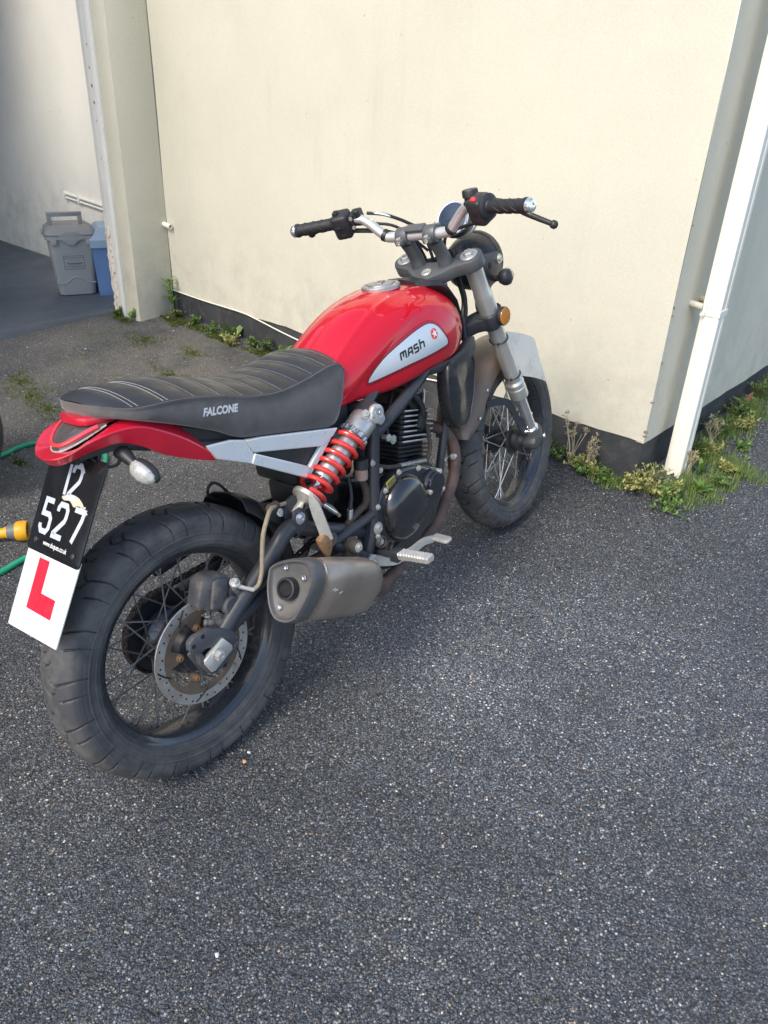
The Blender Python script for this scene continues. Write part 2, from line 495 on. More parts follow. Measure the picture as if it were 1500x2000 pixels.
M_floor = mat('garage_floor_paint', (0.085, 0.105, 0.13), 0.42, var=0.25, vscale=2.5, dirt=0.30, dirtcol=(0.16, 0.165, 0.165), dscale=7, bump=0.25, bscale=60, bdist=0.002)
M_white = mat('white_gloss_paint', (0.80, 0.79, 0.74), 0.38, var=0.08, vscale=8, dirt=0.18, dirtcol=(0.42, 0.37, 0.28), dscale=22)
M_whitep = mat('white_upvc', (0.86, 0.83, 0.72), 0.35, var=0.05, vscale=4, dirt=0.22, dirtcol=(0.45, 0.41, 0.31), dscale=13)
def peel():
    m, nt, p, co = newmat('peeling_frame_paint')
    n1 = noise(nt, co, 42, 8, 0.75)
    c = ramp(nt, n1, [(0.34, (0.16, 0.085, 0.045)), (0.41, (0.42, 0.34, 0.25)), (0.47, (0.70, 0.63, 0.52)), (0.62, (0.80, 0.76, 0.68))])
    nt.links.new(c, p.inputs['Base Color']); p.inputs['Roughness'].default_value = 0.7
    nt.links.new(bumpn(nt, n1, 0.8, 0.003), p.inputs['Normal'])
    return m
M_peel = peel()

# ------------------------------------------------------------------ ground sheet (open where the buildings stand)
def sheet(us, vs_, keep, name, m):
    idx = {}; vs = []; fs = []
    def vid(i, j):
        if (i, j) not in idx:
            q = I0 + U * us[i] + V * vs_[j]
            idx[(i, j)] = len(vs); vs.append((q.x, q.y, gz(q.x, q.y)))
        return idx[(i, j)]
    for i in range(len(us) - 1):
        for j in range(len(vs_) - 1):
            if keep((us[i] + us[i + 1]) / 2, (vs_[j] + vs_[j + 1]) / 2):
                fs.append((vid(i, j), vid(i + 1, j), vid(i + 1, j + 1), vid(i, j + 1)))
    me = bpy.data.meshes.new(name); me.from_pydata(vs, [], fs); me.update()
    return link(name, me, m)
us = [-40, -12, -6, -3, -0.262, -0.02] + [x for x in np.arange(0.5, 2.8, 0.5)] + [2.895, 3.2, 3.6, 4, 5, 6, 8, 14, 40]
vs_ = [-40, -14, -8, -6, -5, -4, -3.4, -3, -2.5, -2, -1.5, -1, -0.6, -0.24, 0.02, 0.5, 1, 2, 4, 8, 14, 40]
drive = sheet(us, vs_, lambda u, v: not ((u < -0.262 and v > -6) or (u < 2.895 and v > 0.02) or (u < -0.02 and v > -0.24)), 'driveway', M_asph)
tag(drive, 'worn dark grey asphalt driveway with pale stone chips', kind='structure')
sky_far = None

# ------------------------------------------------------------------ house: cream rendered walls on a dark plinth
house = empty('house', Matrix.Translation(W(0, 0, gz(C0.x, C0.y))))
tag(house, 'cream rendered house with dark plinth behind the red motorcycle', 'house')
HI = house.matrix_world.inverted()
def hpart(name, bm, m, sharp=30, label=None, parent=None, M=WM):
    return part(name, bm, m, parent or house, HI @ M, sharp, label)
def wbox(bm, u0, u1, v0, v1, z0, z1, bev=0.0):
    box(bm, ((u0 + u1) / 2, (v0 + v1) / 2, (z0 + z1) / 2), (u1 - u0, v1 - v0, z1 - z0), None, bev, 2)
TOP = 3.1
def wall_face(name, w, h, M, m, rough_edge=True):
    """rendered wall with slightly uneven trowelled face; local x along, y up, z out; lower edge ragged like hand-laid render"""
    nx, ny = max(8, int(w / 0.06)), max(8, int(h / 0.09))
    X, Y = np.meshgrid(np.linspace(0, w, nx + 1), np.linspace(0, h, ny + 1), indexing='ij')
    ph = rng.uniform(0, 6, 8)
    Z = 0.0016 * np.sin(X * 3.1 + ph[0] + Y * 1.3) + 0.0014 * np.sin(Y * 4.7 + ph[1] - X * 2.2) + 0.0010 * np.sin(X * 9 + ph[2]) * np.sin(Y * 7 + ph[3])
    if rough_edge:
        Y[:, 0] += 0.0025 * np.sin(X[:, 0] * 13 + ph[4]) + 0.0018 * np.sin(X[:, 0] * 41 + ph[5]) + rng.normal(0, 0.0012, nx + 1)
    # returns: pull the border back into the wall so that the render has thickness
    P = np.stack([X, Y, Z], -1).reshape(-1, 3)
    q = []
    for i in range(nx):
        for j in range(ny):
            a = i * (ny + 1) + j
            q.append((a, a + ny + 1, a + ny + 2, a + 1))
    n0 = len(P); extra = []; 
    for i in range(nx + 1): extra.append(P[i * (ny + 1)] + np.array([0, 0, -0.03]))
    P = np.vstack([P, np.array(extra)])
    for i in range(nx): q.append((n0 + i, n0 + i + 1, (i + 1) * (ny + 1), i * (ny + 1)))
    me = np_mesh(name, P, q, True, 40)
    me.transform(M)
    return me
def Mat(o, x, y):
    z = x.cross(y)
    return Matrix(((x.x, y.x, z.x, o.x), (x.y, y.y, z.y, o.y), (x.z, y.z, z.z, o.z), (0, 0, 0, 1)))
ZU = Vector((0, 0, 1))
o = link('wall', wall_face('wall', -DI, TOP - PLZ, HI @ Mat(W(DI, 0, PLZ), U, ZU), M_cream), M_cream, house)
o = link('wall', wall_face('wall', 5.0, TOP - PLZ, HI @ Mat(W(0, 0, PLZ), V, ZU), M_cream), M_cream, house)
bm = nb(); wbox(bm, DI - 0.02, -0.007, 0.007, 0.05, 0.0, PLZ + 0.02); hpart('plinth', bm, M_plinth)
bm = nb(); wbox(bm, -0.05, -0.0065, 0.0065, 5.0, 0.0, PLZ + 0.02); hpart('plinth', bm, M_plinth)
bm = nb(); wbox(bm, DI - 0.4, 0.25, -0.25, 5.3, TOP + 0.001, TOP + 0.16); hpart('roof', bm, M_white)
# small broken-off bits of render along the outer corner
for (z, s) in ((0.758, 0.010), (0.731, 0.006), (0.565, 0.009), (0.306, 0.011), (0.29, 0.006), (0.42, 0.005), (1.02, 0.006)):
    bm = nb()
    k = 9; ring = []
    for j in range(k):
        a = 2 * math.pi * j / k; rr = s * random.uniform(0.4, 0.85)
        ring.append((-0.0042 + 0.0050 * math.cos(a), -0.0006, z + rr * math.sin(a)))
    ring2 = [(x + 0.0045, y + 0.006, zz) for x, y, zz in ring]
    loft(bm, [ring, ring2])
    hpart('chip', bm, mat('exposed_mortar%d' % int(z * 1000), (0.26, 0.22, 0.17), 0.9))

# ------------------------------------------------------------------ garage wing on the left: jamb, door frame, inner walls and floor
garage = empty('garage', Matrix.Translation(WI(-0.15, -0.12, gz(I0.x, I0.y))))
tag(garage, 'open garage wing with cream door jamb and grey inner wall', 'garage')
GI = garage.matrix_world.inverted()
def gpart(name, bm, m, sharp=30, label=None, parent=None):
    return part(name, bm, m, parent or garage, GI @ IM, sharp, label)
ZF = 0.14
bm = nb(); wbox(bm, -0.13, 0.0, -0.235, -0.0015, 0.02, TOP, 0.004); gpart('jamb', bm, M_cream, label='cream rendered door jamb')
fr = nb()
wbox(fr, -0.186, -0.1305, -0.2435, 0.10, 0.10, 2.845, 0.003)
frame_o = gpart('door_frame', fr, M_white, label='white painted door frame with rust spots')
# the inner strip of the frame: sound moulding above, peeled and frayed timber below
bm = nb()
for (u0, u1, v) in ((-0.232, -0.1865, -0.238), (-0.262, -0.2325, -0.229)):
    wbox(bm, u0, u1, v, 0.09, 0.60, 2.845, 0.002)
gpart('moulding', bm, M_white, parent=garage)
bm = nb()
rings = []
for i in range(26):
    z = 0.115 + 0.49 * i / 25
    j = lambda s: random.uniform(-s, s)
    uo = -0.262 + j(0.006) - 0.004 * math.sin(i * 0.9)
    rings.append([(-0.187, -0.240 + j(0.001), z), (-0.215 + j(0.003), -0.2415 + j(0.0012), z), (uo, -0.232 + j(0.003), z), (uo + 0.004, 0.08, z), (-0.187, 0.08, z)])
loft(bm, rings)
gpart('moulding', bm, M_peel, 20, label='peeling weathered foot of the door frame')
bm = nb()
for (z, r) in ((1.37, 0.007), (1.29, 0.009), (1.215, 0.009), (1.13, 0.004), (0.95, 0.004), (1.47, 0.005)):
    lathe(bm, (-0.187 + random.uniform(0, 0.006), -0.2432, z), (0, -1, 0), [(r, 0), (r * 0.7, 0.0012), (0.0004, 0.0016)], 9)
gpart('rust_spot', bm, mat('rust_spot', (0.45, 0.20, 0.05), 0.9, var=0.5, vscale=60))
bm = nb(); wbox(bm, -5.2, -0.268, 0.18, 0.30, 0.0, 2.999); gpart('inner_wall', bm, M_inner)
bm = nb(); wbox(bm, -5.35, -5.2, -5.8, 0.3, 0.0, 2.999); gpart('inner_wall', bm, M_inner)
bm = nb(); wbox(bm, -5.35, -0.13, -5.95, -5.8, 0.0, 2.999); gpart('inner_wall', bm, M_inner)
bm = nb(); wbox(bm, -5.35, -1.60, -5.96, 0.3, 3.0, 3.2); wbox(bm, -0.60, 0.0, -5.96, 0.3, 3.0, 3.2); wbox(bm, -1.599, -0.601, -0.40, 0.3, 3.0, 3.2); wbox(bm, -1.599, -0.601, -5.96, -2.7, 3.0, 3.2); gpart('ceiling', bm, M_inner)  # added unseen roof opening between these pieces lets sky light brighten the interior
bm = nb(); wbox(bm, -0.13, 0.0, -5.6, -0.237, 2.85, 2.999); gpart('lintel', bm, M_cream)
bm = nb(); wbox(bm, -0.13, 0.0, -6.0, -5.6, -0.4, TOP); gpart('facade', bm, M_cream)
# painted floor slab with its worn front lip
bm = nb()
nseg = 110; rings = []
for i in range(nseg + 1):
    v = -5.79 + 5.96 * i / nseg
    j = random.uniform(-0.004, 0.004); k = random.uniform(-0.002, 0.002)
    q = I0 + U * -0.27 + V * v
    zb = gz(q.x, q.y) - 0.03
    rings.append([(-5.19, v, ZF), (-0.30, v, ZF), (-0.278 + j, v, ZF - 0.002 + k * 0.5), (-0.268 + j, v, ZF - 0.012 + k), (-0.258 + j, v, zb)])
vs = [p for r in rings for p in r]
addmesh(bm, vs, [(i * 5 + k, i * 5 + k + 1, (i + 1) * 5 + k + 1, (i + 1) * 5 + k) for i in range(nseg) for k in range(4)])
fl = part('garage_floor', bm, M_floor, None, IM, 50); tag(fl, 'blue grey painted garage floor with a worn lip', kind='structure')
# conduits on the inner wall
bm = nb()
tube(bm, [(-1.43, 0.168, 0.617), (-0.9, 0.168, 0.592), (-0.3, 0.168, 0.575)], 0.011, 10)
tube(bm, [(-1.41, 0.168, 0.590), (-0.9, 0.168, 0.566), (-0.3, 0.168, 0.549)], 0.008, 10)
for u in (-1.42, -1.24, -0.9): box(bm, (u, 0.166, 0.604 - (u + 1.42) * 0.045), (0.022, 0.024, 0.052), None, 0.003)
cn = part('wall_pipe', bm, M_inner, None, IM); tag(cn, 'painted twin pipe clipped to the grey garage wall', 'pipe')
# overflow stub at the inner corner
bm = nb()
lathe(bm, (-0.005, -0.018, 0.629), (1, -0.05, -0.08), [(0.0135, 0), (0.0135, 0.068), (0.0125, 0.070), (0.0095, 0.070), (0.0090, 0.02), (0.0004, 0.02)], 18)
st = part('overflow_pipe', bm, M_whitep, None, IM); tag(st, 'short cut-off plastic pipe stub in the inner wall corner', 'pipe')
# white cable tacked along the plinth, sagging towards the motorcycle
cp = [(-2.905, 0.268), (-2.62, 0.2635), (-2.30, 0.2665), (-2.178, 0.257), (-1.978, 0.232), (-1.787, 0.213), (-1.60, 0.200), (-1.3, 0.205), (-1.0, 0.24), (-0.8, 0.262)]
bm = nb(); tube(bm, [(u, -0.004, z) for u, z in cp], 0.0035, 8, 6)
cb = part('wall_cable', bm, M_whitep, None, WM); tag(cb, 'thin white cable drooping along the top of the plinth', 'cable')

# ------------------------------------------------------------------ downpipe at the outer corner
dp = empty('downpipe', Matrix.Translation(W(0.072, 0.184, gz(W(0.072, 0.184, 0).x, W(0.072, 0.184, 0).y))))
tag(dp, 'white square rainwater downpipe beside the house corner', 'downpipe')
DPI = dp.matrix_world.inverted()
bm = nb()
sec = []
for (a, b) in [(-0.0325, -0.0275), (-0.029, -0.031), (-0.012, -0.0325), (-0.0105, -0.0305), (0.0105, -0.0305), (0.012, -0.0325), (0.028, -0.0325), (0.0325, -0.028), (0.0325, -0.012), (0.0305, -0.0105), (0.0305, 0.0105), (0.0325, 0.012), (0.0325, 0.028), (0.029, 0.031), (-0.029, 0.031), (-0.0325, 0.0275)]:
    sec.append((0.072 + a, 0.184 + b))
zb = gz(W(0.072, 0.184, 0).x, W(0.072, 0.184, 0).y)
rings = [[(a, b, z + (0.012 * math.sin(k * 1.9) if z < 0.3 else 0)) for k, (a, b) in enumerate(sec)] for z in (zb + 0.004, zb + 0.5, 1.0, 1.8, TOP + 0.05)]
loft(bm, rings, cap0=False)
part('pipe', bm, M_whitep, dp, DPI @ WM, 40)
bm = nb()
ring = lambda e, z: [(0.072 + (a - 0.072) * e, 0.184 + (b - 0.184) * e, z) for a, b in [(0.072 - 0.0325, 0.184 - 0.0325), (0.072 + 0.0325, 0.184 - 0.0325), (0.072 + 0.0325, 0.184 + 0.0325), (0.072 - 0.0325, 0.184 + 0.0325)]]
loft(bm, [ring(1.02, 0.716), ring(1.065, 0.718), ring(1.065, 0.738), ring(1.02, 0.740)])
part('clip', bm, M_whitep, dp, DPI @ WM, 30)
bm = nb(); cyl(bm, (-0.002, 0.235, 0.752), (0.046, 0.225, 0.748), 0.0115, n=16)
part('wall_peg', bm, mat('aged_peg', (0.38, 0.33, 0.24), 0.7, dirt=0.3), dp, DPI @ WM)
bm = nb(); cyl(bm, (-0.002, 0.148, 0.750), (0.048, 0.140, 0.746), 0.0115, n=16)
part('wall_peg', bm, mat('aged_peg_pale', (0.55, 0.52, 0.44), 0.7, dirt=0.3), dp, DPI @ WM)
bm = nb()
prism(bm, [(-0.012, -0.024), (0.004, -0.027), (0.009, -0.012), (0.006, 0.0), (0.012, 0.018), (0.002, 0.024), (-0.006, 0.012), (-0.004, -0.006)], Mat(Vector((0.052, 0.142, 0.742)), Vector((0.6, 0.8, 0)), ZU), -0.002, 0.002, 0.0006)
part('broken_clip', bm, M_whitep, dp, DPI @ WM, label='torn half of a white pipe clip')

# ================================================================== MOTORCYCLE
M_red = mat('red_lacquer', (0.53, 0.004, 0.018), 0.35, var=0.08, vscale=3, spec=0.15, coat=1.0, rvar=0.05)
M_red2 = mat('red_tail_plastic', (0.56, 0.006, 0.028), 0.30, var=0.12, vscale=5, coat=0.8, rvar=0.05, dirt=0.10, dirtcol=(0.28, 0.10, 0.07), dscale=30)
M_vinyl = mat('black_vinyl', (0.034, 0.035, 0.039), 0.40, var=0.25, vscale=9, bump=0.18, bscale=650, bdist=0.0006, dirt=0.12, dirtcol=(0.07, 0.065, 0.06))
M_suede = mat('dusty_suede', (0.115, 0.107, 0.104), 0.88, var=0.45, vscale=11, bump=0.25, bscale=420, bdist=0.0008, sheen=0.35, dirt=0.30, dirtcol=(0.175, 0.158, 0.146), dscale=9)
M_silver = mat('silver_paint', (0.68, 0.71, 0.72), 0.30, 0.25, var=0.05, vscale=6, coat=0.5)
M_frame = mat('satin_black_frame', (0.036, 0.039, 0.047), 0.42, var=0.2, vscale=8, dirt=0.22, dirtcol=(0.075, 0.066, 0.055), dscale=28)
M_rubber = mat('tyre_rubber', (0.056, 0.057, 0.061), 0.60, var=0.3, vscale=7, dirt=0.5, dirtcol=(0.155, 0.143, 0.126), dscale=11, bump=0.3, bscale=300, bdist=0.0008)
M_rim = mat('black_rim_dusty', (0.026, 0.029, 0.036), 0.24, var=0.25, vscale=10, coat=0.4, dirt=0.30, dirtcol=(0.105, 0.084, 0.062), dscale=14)
M_spoke = mat('dark_spoke_steel', (0.26, 0.245, 0.23), 0.45, 0.5, var=0.4, vscale=50, dirt=0.5, dirtcol=(0.10, 0.07, 0.05), dscale=70)
M_spoke2 = mat('bright_spoke_steel', (0.62, 0.60, 0.57), 0.32, 0.9, var=0.3, vscale=50, dirt=0.15, dirtcol=(0.25, 0.17, 0.10), dscale=70)
M_alu = mat('cast_aluminium', (0.64, 0.63, 0.60), 0.40, 0.55, var=0.18, vscale=16, dirt=0.18, dirtcol=(0.30, 0.26, 0.20), dscale=45)
M_forkt = mat('satin_fork_tube', (0.70, 0.68, 0.63), 0.32, 0.70, var=0.05, vscale=4, rvar=0.02, coat=0.3)
M_chrome = mat('chrome', (0.82, 0.83, 0.84), 0.12, 0.9, var=0.05, rvar=0.05)
M_zinc = mat('zinc_bolt', (0.66, 0.65, 0.60), 0.32, 0.6, var=0.25, vscale=70, dirt=0.12, dirtcol=(0.30, 0.20, 0.12), dscale=90)
M_yoke = mat('grey_cast_yoke', (0.13, 0.135, 0.14), 0.50, 0.35, var=0.2, vscale=14, bump=0.2, bscale=500, bdist=0.0005, dirt=0.12, dirtcol=(0.17, 0.16, 0.145))
M_plast = mat('black_plastic', (0.026, 0.027, 0.030), 0.45, var=0.25, vscale=14, dirt=0.18, dirtcol=(0.08, 0.072, 0.062), dscale=32)
M_grip = mat('grip_rubber', (0.020, 0.021, 0.023), 0.55, var=0.2, vscale=25, dirt=0.1, dirtcol=(0.06, 0.055, 0.05))
M_cable = mat('cable_sheath', (0.020, 0.020, 0.022), 0.45, dirt=0.1, dirtcol=(0.07, 0.06, 0.05))
M_spring = mat('red_spring_coat', (0.66, 0.035, 0.030), 0.35, var=0.15, vscale=14, coat=0.4, dirt=0.08, dirtcol=(0.30, 0.09, 0.06), dscale=50)
M_engine = mat('black_engine_paint', (0.015, 0.016, 0.019), 0.20, var=0.2, vscale=10, coat=0.8, dirt=0.06, dirtcol=(0.07, 0.06, 0.05), dscale=35)
M_fin = mat('black_fin', (0.030, 0.031, 0.034), 0.5, var=0.25, vscale=20, dirt=0.25, dirtcol=(0.09, 0.08, 0.07), dscale=40)
M_rust = mat('rusty_header', (0.165, 0.100, 0.078), 0.72, 0.25, col2=(0.060, 0.048, 0.055), vscale=16, dirt=0.45, dirtcol=(0.17, 0.085, 0.042), dscale=38, bump=0.3, bscale=160, bdist=0.0012)
M_muff = mat('brushed_muffler_steel', (0.42, 0.35, 0.29), 0.40, 0.7, col2=(0.31, 0.265, 0.225), vscale=5, dirt=0.30, dirtcol=(0.17, 0.135, 0.105), dscale=12)
M_mcap = mat('muffler_end_cap', (0.11, 0.11, 0.112), 0.58, 0.2, var=0.2, vscale=12, dirt=0.38, dirtcol=(0.17, 0.14, 0.105), dscale=26)
def disc_mat():
    m, nt, p, co = newmat('brake_disc_steel')
    mp = nt.nodes.new('ShaderNodeMapping'); mp.inputs['Location'].default_value = (0, 0, -0.307); nt.links.new(co, mp.inputs['Vector'])
    x = nt.nodes.new('ShaderNodeSeparateXYZ'); nt.links.new(mp.outputs[0], x.inputs[0])
    r = mathn(nt, 'SQRT', mathn(nt, 'ADD', mathn(nt, 'MULTIPLY', x.outputs[0], x.outputs[0]), mathn(nt, 'MULTIPLY', x.outputs[2], x.outputs[2])))
    cm = nt.nodes.new('ShaderNodeCombineXYZ'); nt.links.new(mathn(nt, 'MULTIPLY', r, 900.0), cm.inputs[0])
    n1 = noise(nt, cm.outputs[0], 1.0, 3, 0.7)
    c = ramp(nt, n1, [(0.25, (0.32, 0.305, 0.28)), (0.5, (0.58, 0.565, 0.54)), (0.75, (0.76, 0.75, 0.73))])
    c = mixc(nt, ramp(nt, noise(nt, co, 30, 5, 0.7), [(0.45, (0, 0, 0)), (0.70, (0.6, 0.6, 0.6))]), c, (0.30, 0.22, 0.15))
    nt.links.new(c, p.inputs['Base Color']); p.inputs['Metallic'].default_value = 0.8; p.inputs['Roughness'].default_value = 0.38
    nt.links.new(bumpn(nt, n1, 0.25, 0.0006), p.inputs['Normal'])
    return m
M_disc = disc_mat()
M_carr = mat('rusty_disc_carrier', (0.15, 0.12, 0.095), 0.7, 0.4, var=0.35, vscale=30, dirt=0.5, dirtcol=(0.17, 0.105, 0.06), dscale=50)
M_cal = mat('dusty_caliper', (0.065, 0.070, 0.082), 0.5, var=0.25, vscale=18, dirt=0.5, dirtcol=(0.20, 0.165, 0.12), dscale=30)
M_hole = mat('dark_recess', (0.010, 0.010, 0.011), 0.8)
M_hose = mat('beige_brake_hose', (0.34, 0.28, 0.19), 0.55, var=0.35, vscale=120, dirt=0.25, dirtcol=(0.13, 0.10, 0.07))
M_corr = mat('dusty_corrugated_hose', (0.050, 0.042, 0.034), 0.75, var=0.3, dirt=0.4, dirtcol=(0.12, 0.09, 0.06))
M_plateW = mat('white_plate_plastic', (0.70, 0.69, 0.645), 0.42, var=0.05, vscale=6, dirt=0.16, dirtcol=(0.48, 0.45, 0.38), dscale=30)
M_plateB = mat('black_plate_acrylic', (0.012, 0.012, 0.014), 0.16, var=0.3, vscale=10, dirt=0.12, dirtcol=(0.06, 0.06, 0.06), dscale=20)
M_digit = mat('plate_digits', (0.50, 0.53, 0.60), 0.35, var=0.08, vscale=20)
M_Lred = mat('learner_red', (0.58, 0.014, 0.040), 0.45, var=0.12, vscale=20, dirt=0.07, dirtcol=(0.75, 0.30, 0.30), dscale=70)
M_cream2 = mat('old_sticker_cream', (0.60, 0.55, 0.42), 0.6, var=0.3, vscale=40)
M_amber = mat('amber_reflector', (0.62, 0.22, 0.02), 0.22, var=0.25, vscale=40, coat=0.6)
M_clear = mat('clear_lens', (0.80, 0.79, 0.74), 0.10, var=0.45, vscale=140, coat=0.6, trans=0.35, bump=0.5, bscale=220, bdist=0.002)
M_taill = mat('smoked_tail_lens', (0.10, 0.085, 0.085), 0.10, coat=0.8, var=0.3, vscale=20)
M_tailr = mat('red_light_strip', (0.70, 0.05, 0.06), 0.2, coat=0.7, var=0.1)
M_emblem = mat('emblem_silver', (0.58, 0.62, 0.66), 0.32, 0.35, var=0.03, vscale=3, rvar=0.03, coat=0.4)
M_line = mat('emblem_outline', (0.02, 0.014, 0.015), 0.3)
M_white2 = mat('print_white', (0.80, 0.80, 0.80), 0.5, var=0.05)
M_grey_print = mat('print_silver', (0.55, 0.55, 0.56), 0.55, var=0.1)
M_redprint = mat('print_red', (0.72, 0.05, 0.045), 0.4, var=0.05)
M_glass = mat('gauge_glass', (0.03, 0.045, 0.075), 0.25, coat=0.3)
M_fend = mat('dusty_mudguard_wall_tint', (0.17, 0.122, 0.090), 0.36, var=0.2, vscale=5, dirt=0.5, dirtcol=(0.21, 0.16, 0.125), dscale=6)  # brown base carries the cream wall's reflection as well as dust
M_peg = mat('scuffed_alloy_peg', (0.58, 0.565, 0.52), 0.42, 0.35, var=0.25, vscale=40, dirt=0.30, dirtcol=(0.28, 0.20, 0.12), dscale=45)
M_resv = mat('brake_fluid_pot', (0.42, 0.30, 0.24), 0.35, var=0.15, trans=0.2)
M_oring = mat('orange_rust', (0.35, 0.16, 0.05), 0.8, var=0.5, vscale=50)

M_groove = mat('clean_shaded_groove_rubber', (0.022, 0.022, 0.025), 0.7)  # dust-free rubber, coloured darker to give the grooves their shade
bike = empty('motorcycle', BIKE)
tag(bike, 'red motorcycle with black ribbed seat and learner plate', 'motorcycle')
def bp(name, bm, m, parent=None, M=None, sharp=35, label=None, recalc=True):
    return part(name, bm, m, parent or bike, M, sharp, label, recalc)

# ------------------------------------------------------------------ wheels
def tyre_mesh(prof, Rr, reps, grooves, depth, nper=60):
    half = catmull([Vector((y, r, 0)) for y, r in prof], 6)
    half = [(p.x, p.y) for p in half]
    full = [(-y, r) for y, r in half[::1]] 
    full = [(-y, r) for y, r in half] + [(y, r) for y, r in half[::-1][1:]]
    Y = np.array([p[0] for p in full]); Rv = np.array([p[1] for p in full])
    n = reps * nper; m = len(full)
    per = 2 * math.pi * Rr / reps
    th = np.arange(n) / n * 2 * math.pi
    a = (np.arange(n) % nper) / nper * per
    A, YY = np.meshgrid(a, Y, indexing='ij'); RR = np.repeat(Rv[None], n, 0)
    dist = np.full(A.shape, 9.0)
    for sgn, shift in ((1, 0.0), (-1, per * 0.5)):
        for pl, w in grooves:
            for k in range(len(pl) - 1):
                for sh in (-per, 0, per):
                    a0, y0 = pl[k][1] + shift + sh, pl[k][0] * sgn
                    a1, y1 = pl[k + 1][1] + shift + sh, pl[k + 1][0] * sgn
                    for s2 in ((0, -per) if shift else (0,)):
                        ax, ay = a1 - a0, y1 - y0
                        t = np.clip(((A - a0 - s2) * ax + (YY - y0) * ay) / (ax * ax + ay * ay), 0, 1)
                        dd = np.hypot(A - a0 - s2 - t * ax, YY - y0 - t * ay) / w
                        dist = np.minimum(dist, dd)
    d = np.clip((1.35 - dist) / 0.5, 0, 1); d = d * d * (3 - 2 * d)
    tread = RR > Rr - 0.047
    RR = RR - d * depth * tread
    X = RR * np.cos(th)[:, None]; Z = RR * np.sin(th)[:, None]
    P = np.stack([X, YY, Z], -1).reshape(-1, 3)
    i = np.arange(n); k = np.arange(m - 1)
    I, K = np.meshgrid(i, k, indexing='ij')
    I2 = (I + 1) % n
    q = np.stack([I * m + K, I * m + K + 1, I2 * m + K + 1, I2 * m + K], -1).reshape(-1, 4)
    me = np_mesh('tyre', P, q)
    dq = (d * tread).reshape(-1)
    me.materials.append(M_rubber); me.materials.append(M_groove)
    me.polygons.foreach_set('material_index', (dq[q].mean(1) > 0.55).astype(np.int32))
    return me
GRV = [([(-0.066, 0.002), (-0.052, 0.010), (-0.034, 0.018), (-0.027, 0.022)], 0.0022),
       ([(-0.024, 0.028), (-0.020, 0.040), (-0.010, 0.045), (0.002, 0.040), (0.008, 0.030)], 0.0019),
       ([(-0.064, 0.042), (-0.052, 0.048), (-0.036, 0.054)], 0.0021),
       ([(-0.026, 0.024), (-0.014, 0.020), (-0.008, 0.012)], 0.0017)]
PR = [(0.0485, 0.2215), (0.0535, 0.2265), (0.0575, 0.2290), (0.0608, 0.2360), (0.0626, 0.2385), (0.0620, 0.2410), (0.0638, 0.2510), (0.0660, 0.2545), (0.0650, 0.2575), (0.0655, 0.2640), (0.0650, 0.2685), (0.0653, 0.2720), (0.0625, 0.2810), (0.0540, 0.2905), (0.0410, 0.2985), (0.0210, 0.3050), (0, 0.3070)]
PF = [(0.0405, 0.2215), (0.0450, 0.2255), (0.0480, 0.2280), (0.0508, 0.2335), (0.0524, 0.2360), (0.0518, 0.2385), (0.0530, 0.2470), (0.0550, 0.2500), (0.0541, 0.2525), (0.0545, 0.2560), (0.0540, 0.2595), (0.0543, 0.2625), (0.0520, 0.2710), (0.0445, 0.2805), (0.0330, 0.2885), (0.0170, 0.2945), (0, 0.2960)]
PR = [(y if y < 0.055 else 0.055 + (y - 0.055) * 0.55, r) for y, r in PR]
def rim_prof(hw):
    p = [(hw + 0.003, 0.2315), (hw + 0.0045, 0.2295), (hw + 0.0035, 0.2265), (hw - 0.002, 0.2235), (hw - 0.006, 0.2180), (hw - 0.008, 0.2100), (hw - 0.016, 0.2055), (hw - 0.026, 0.2005), (0.010, 0.1985), (0, 0.1982)]
    return p
def build_wheel(M, hw, prof, Rr, reps, gsc, spoke_mat, hubr, fl_y, label):
    bm = nb()
    p = rim_prof(hw)
    full = p + [(-y, r) for y, r in p[::-1][1:]]
    full += [(-hw, 0.2325), (-hw + 0.004, 0.222), (0, 0.214), (hw - 0.004, 0.222), (hw, 0.2325)]
    lathe(bm, (0, 0, 0), (0, 1, 0), [(r, y) for y, r in full], 120, closed=True)
    w = bp('wheel', bm, M_rim, None, M, 50, label)
    gr = [([(y * gsc, a) for y, a in pl], wd * 0.82) for pl, wd in GRV]
    me = tyre_mesh(prof, Rr, reps, gr, 0.0042); me.transform(M)
    link('tyre', me, M_rubber, w)
    # spokes: 36, crossed in pairs, with nipples
    for s in (1, -1):
        for cr in (1, -1):
            b = nb()
            a0 = R(0); a1 = R(-58 * cr)
            p0 = Vector((hubr * math.cos(a1), fl_y * s + 0.002 * cr, hubr * math.sin(a1)))
            p1 = Vector((0.2005 * math.cos(a0), 0.007 * s, 0.2005 * math.sin(a0)))
            tube(b, [p0, p1], 0.0019, 6)
            d = (p1 - p0).normalized()
            cyl(b, p1 - d * 0.016, p1, 0.0029, n=6)
            me = mesh_from(b, 'spoke')
            me.materials.append(spoke_mat)
            for k in range(9):
                ang = 2 * math.pi * (k + (0.0 if cr > 0 else 0.25) + (0.5 if s < 0 else 0) + 0.06 * cr) / 9
                link('spoke', me, None, w, M @ Matrix.Rotation(ang, 4, 'Y'))
    return w
rw = build_wheel(REARW, 0.050, PR, 0.307, 18, 1.0, M_spoke, 0.057, 0.034, 'rear wire wheel with black rim and dusty spokes')
fw = build_wheel(FRONTW, 0.042, PF, 0.296, 18, 0.82, M_spoke2, 0.040, 0.034, 'front wire wheel with bright spokes')
bm = nb()
lathe(bm, (0, 0, 0), (0, 1, 0), [(0.020, -0.075), (0.048, -0.068), (0.050, -0.056), (0.063, -0.040), (0.064, -0.032), (0.055, -0.026), (0.047, 0.0), (0.060, 0.026), (0.070, 0.032), (0.070, 0.045), (0.060, 0.055), (0.02, 0.06)], 40)
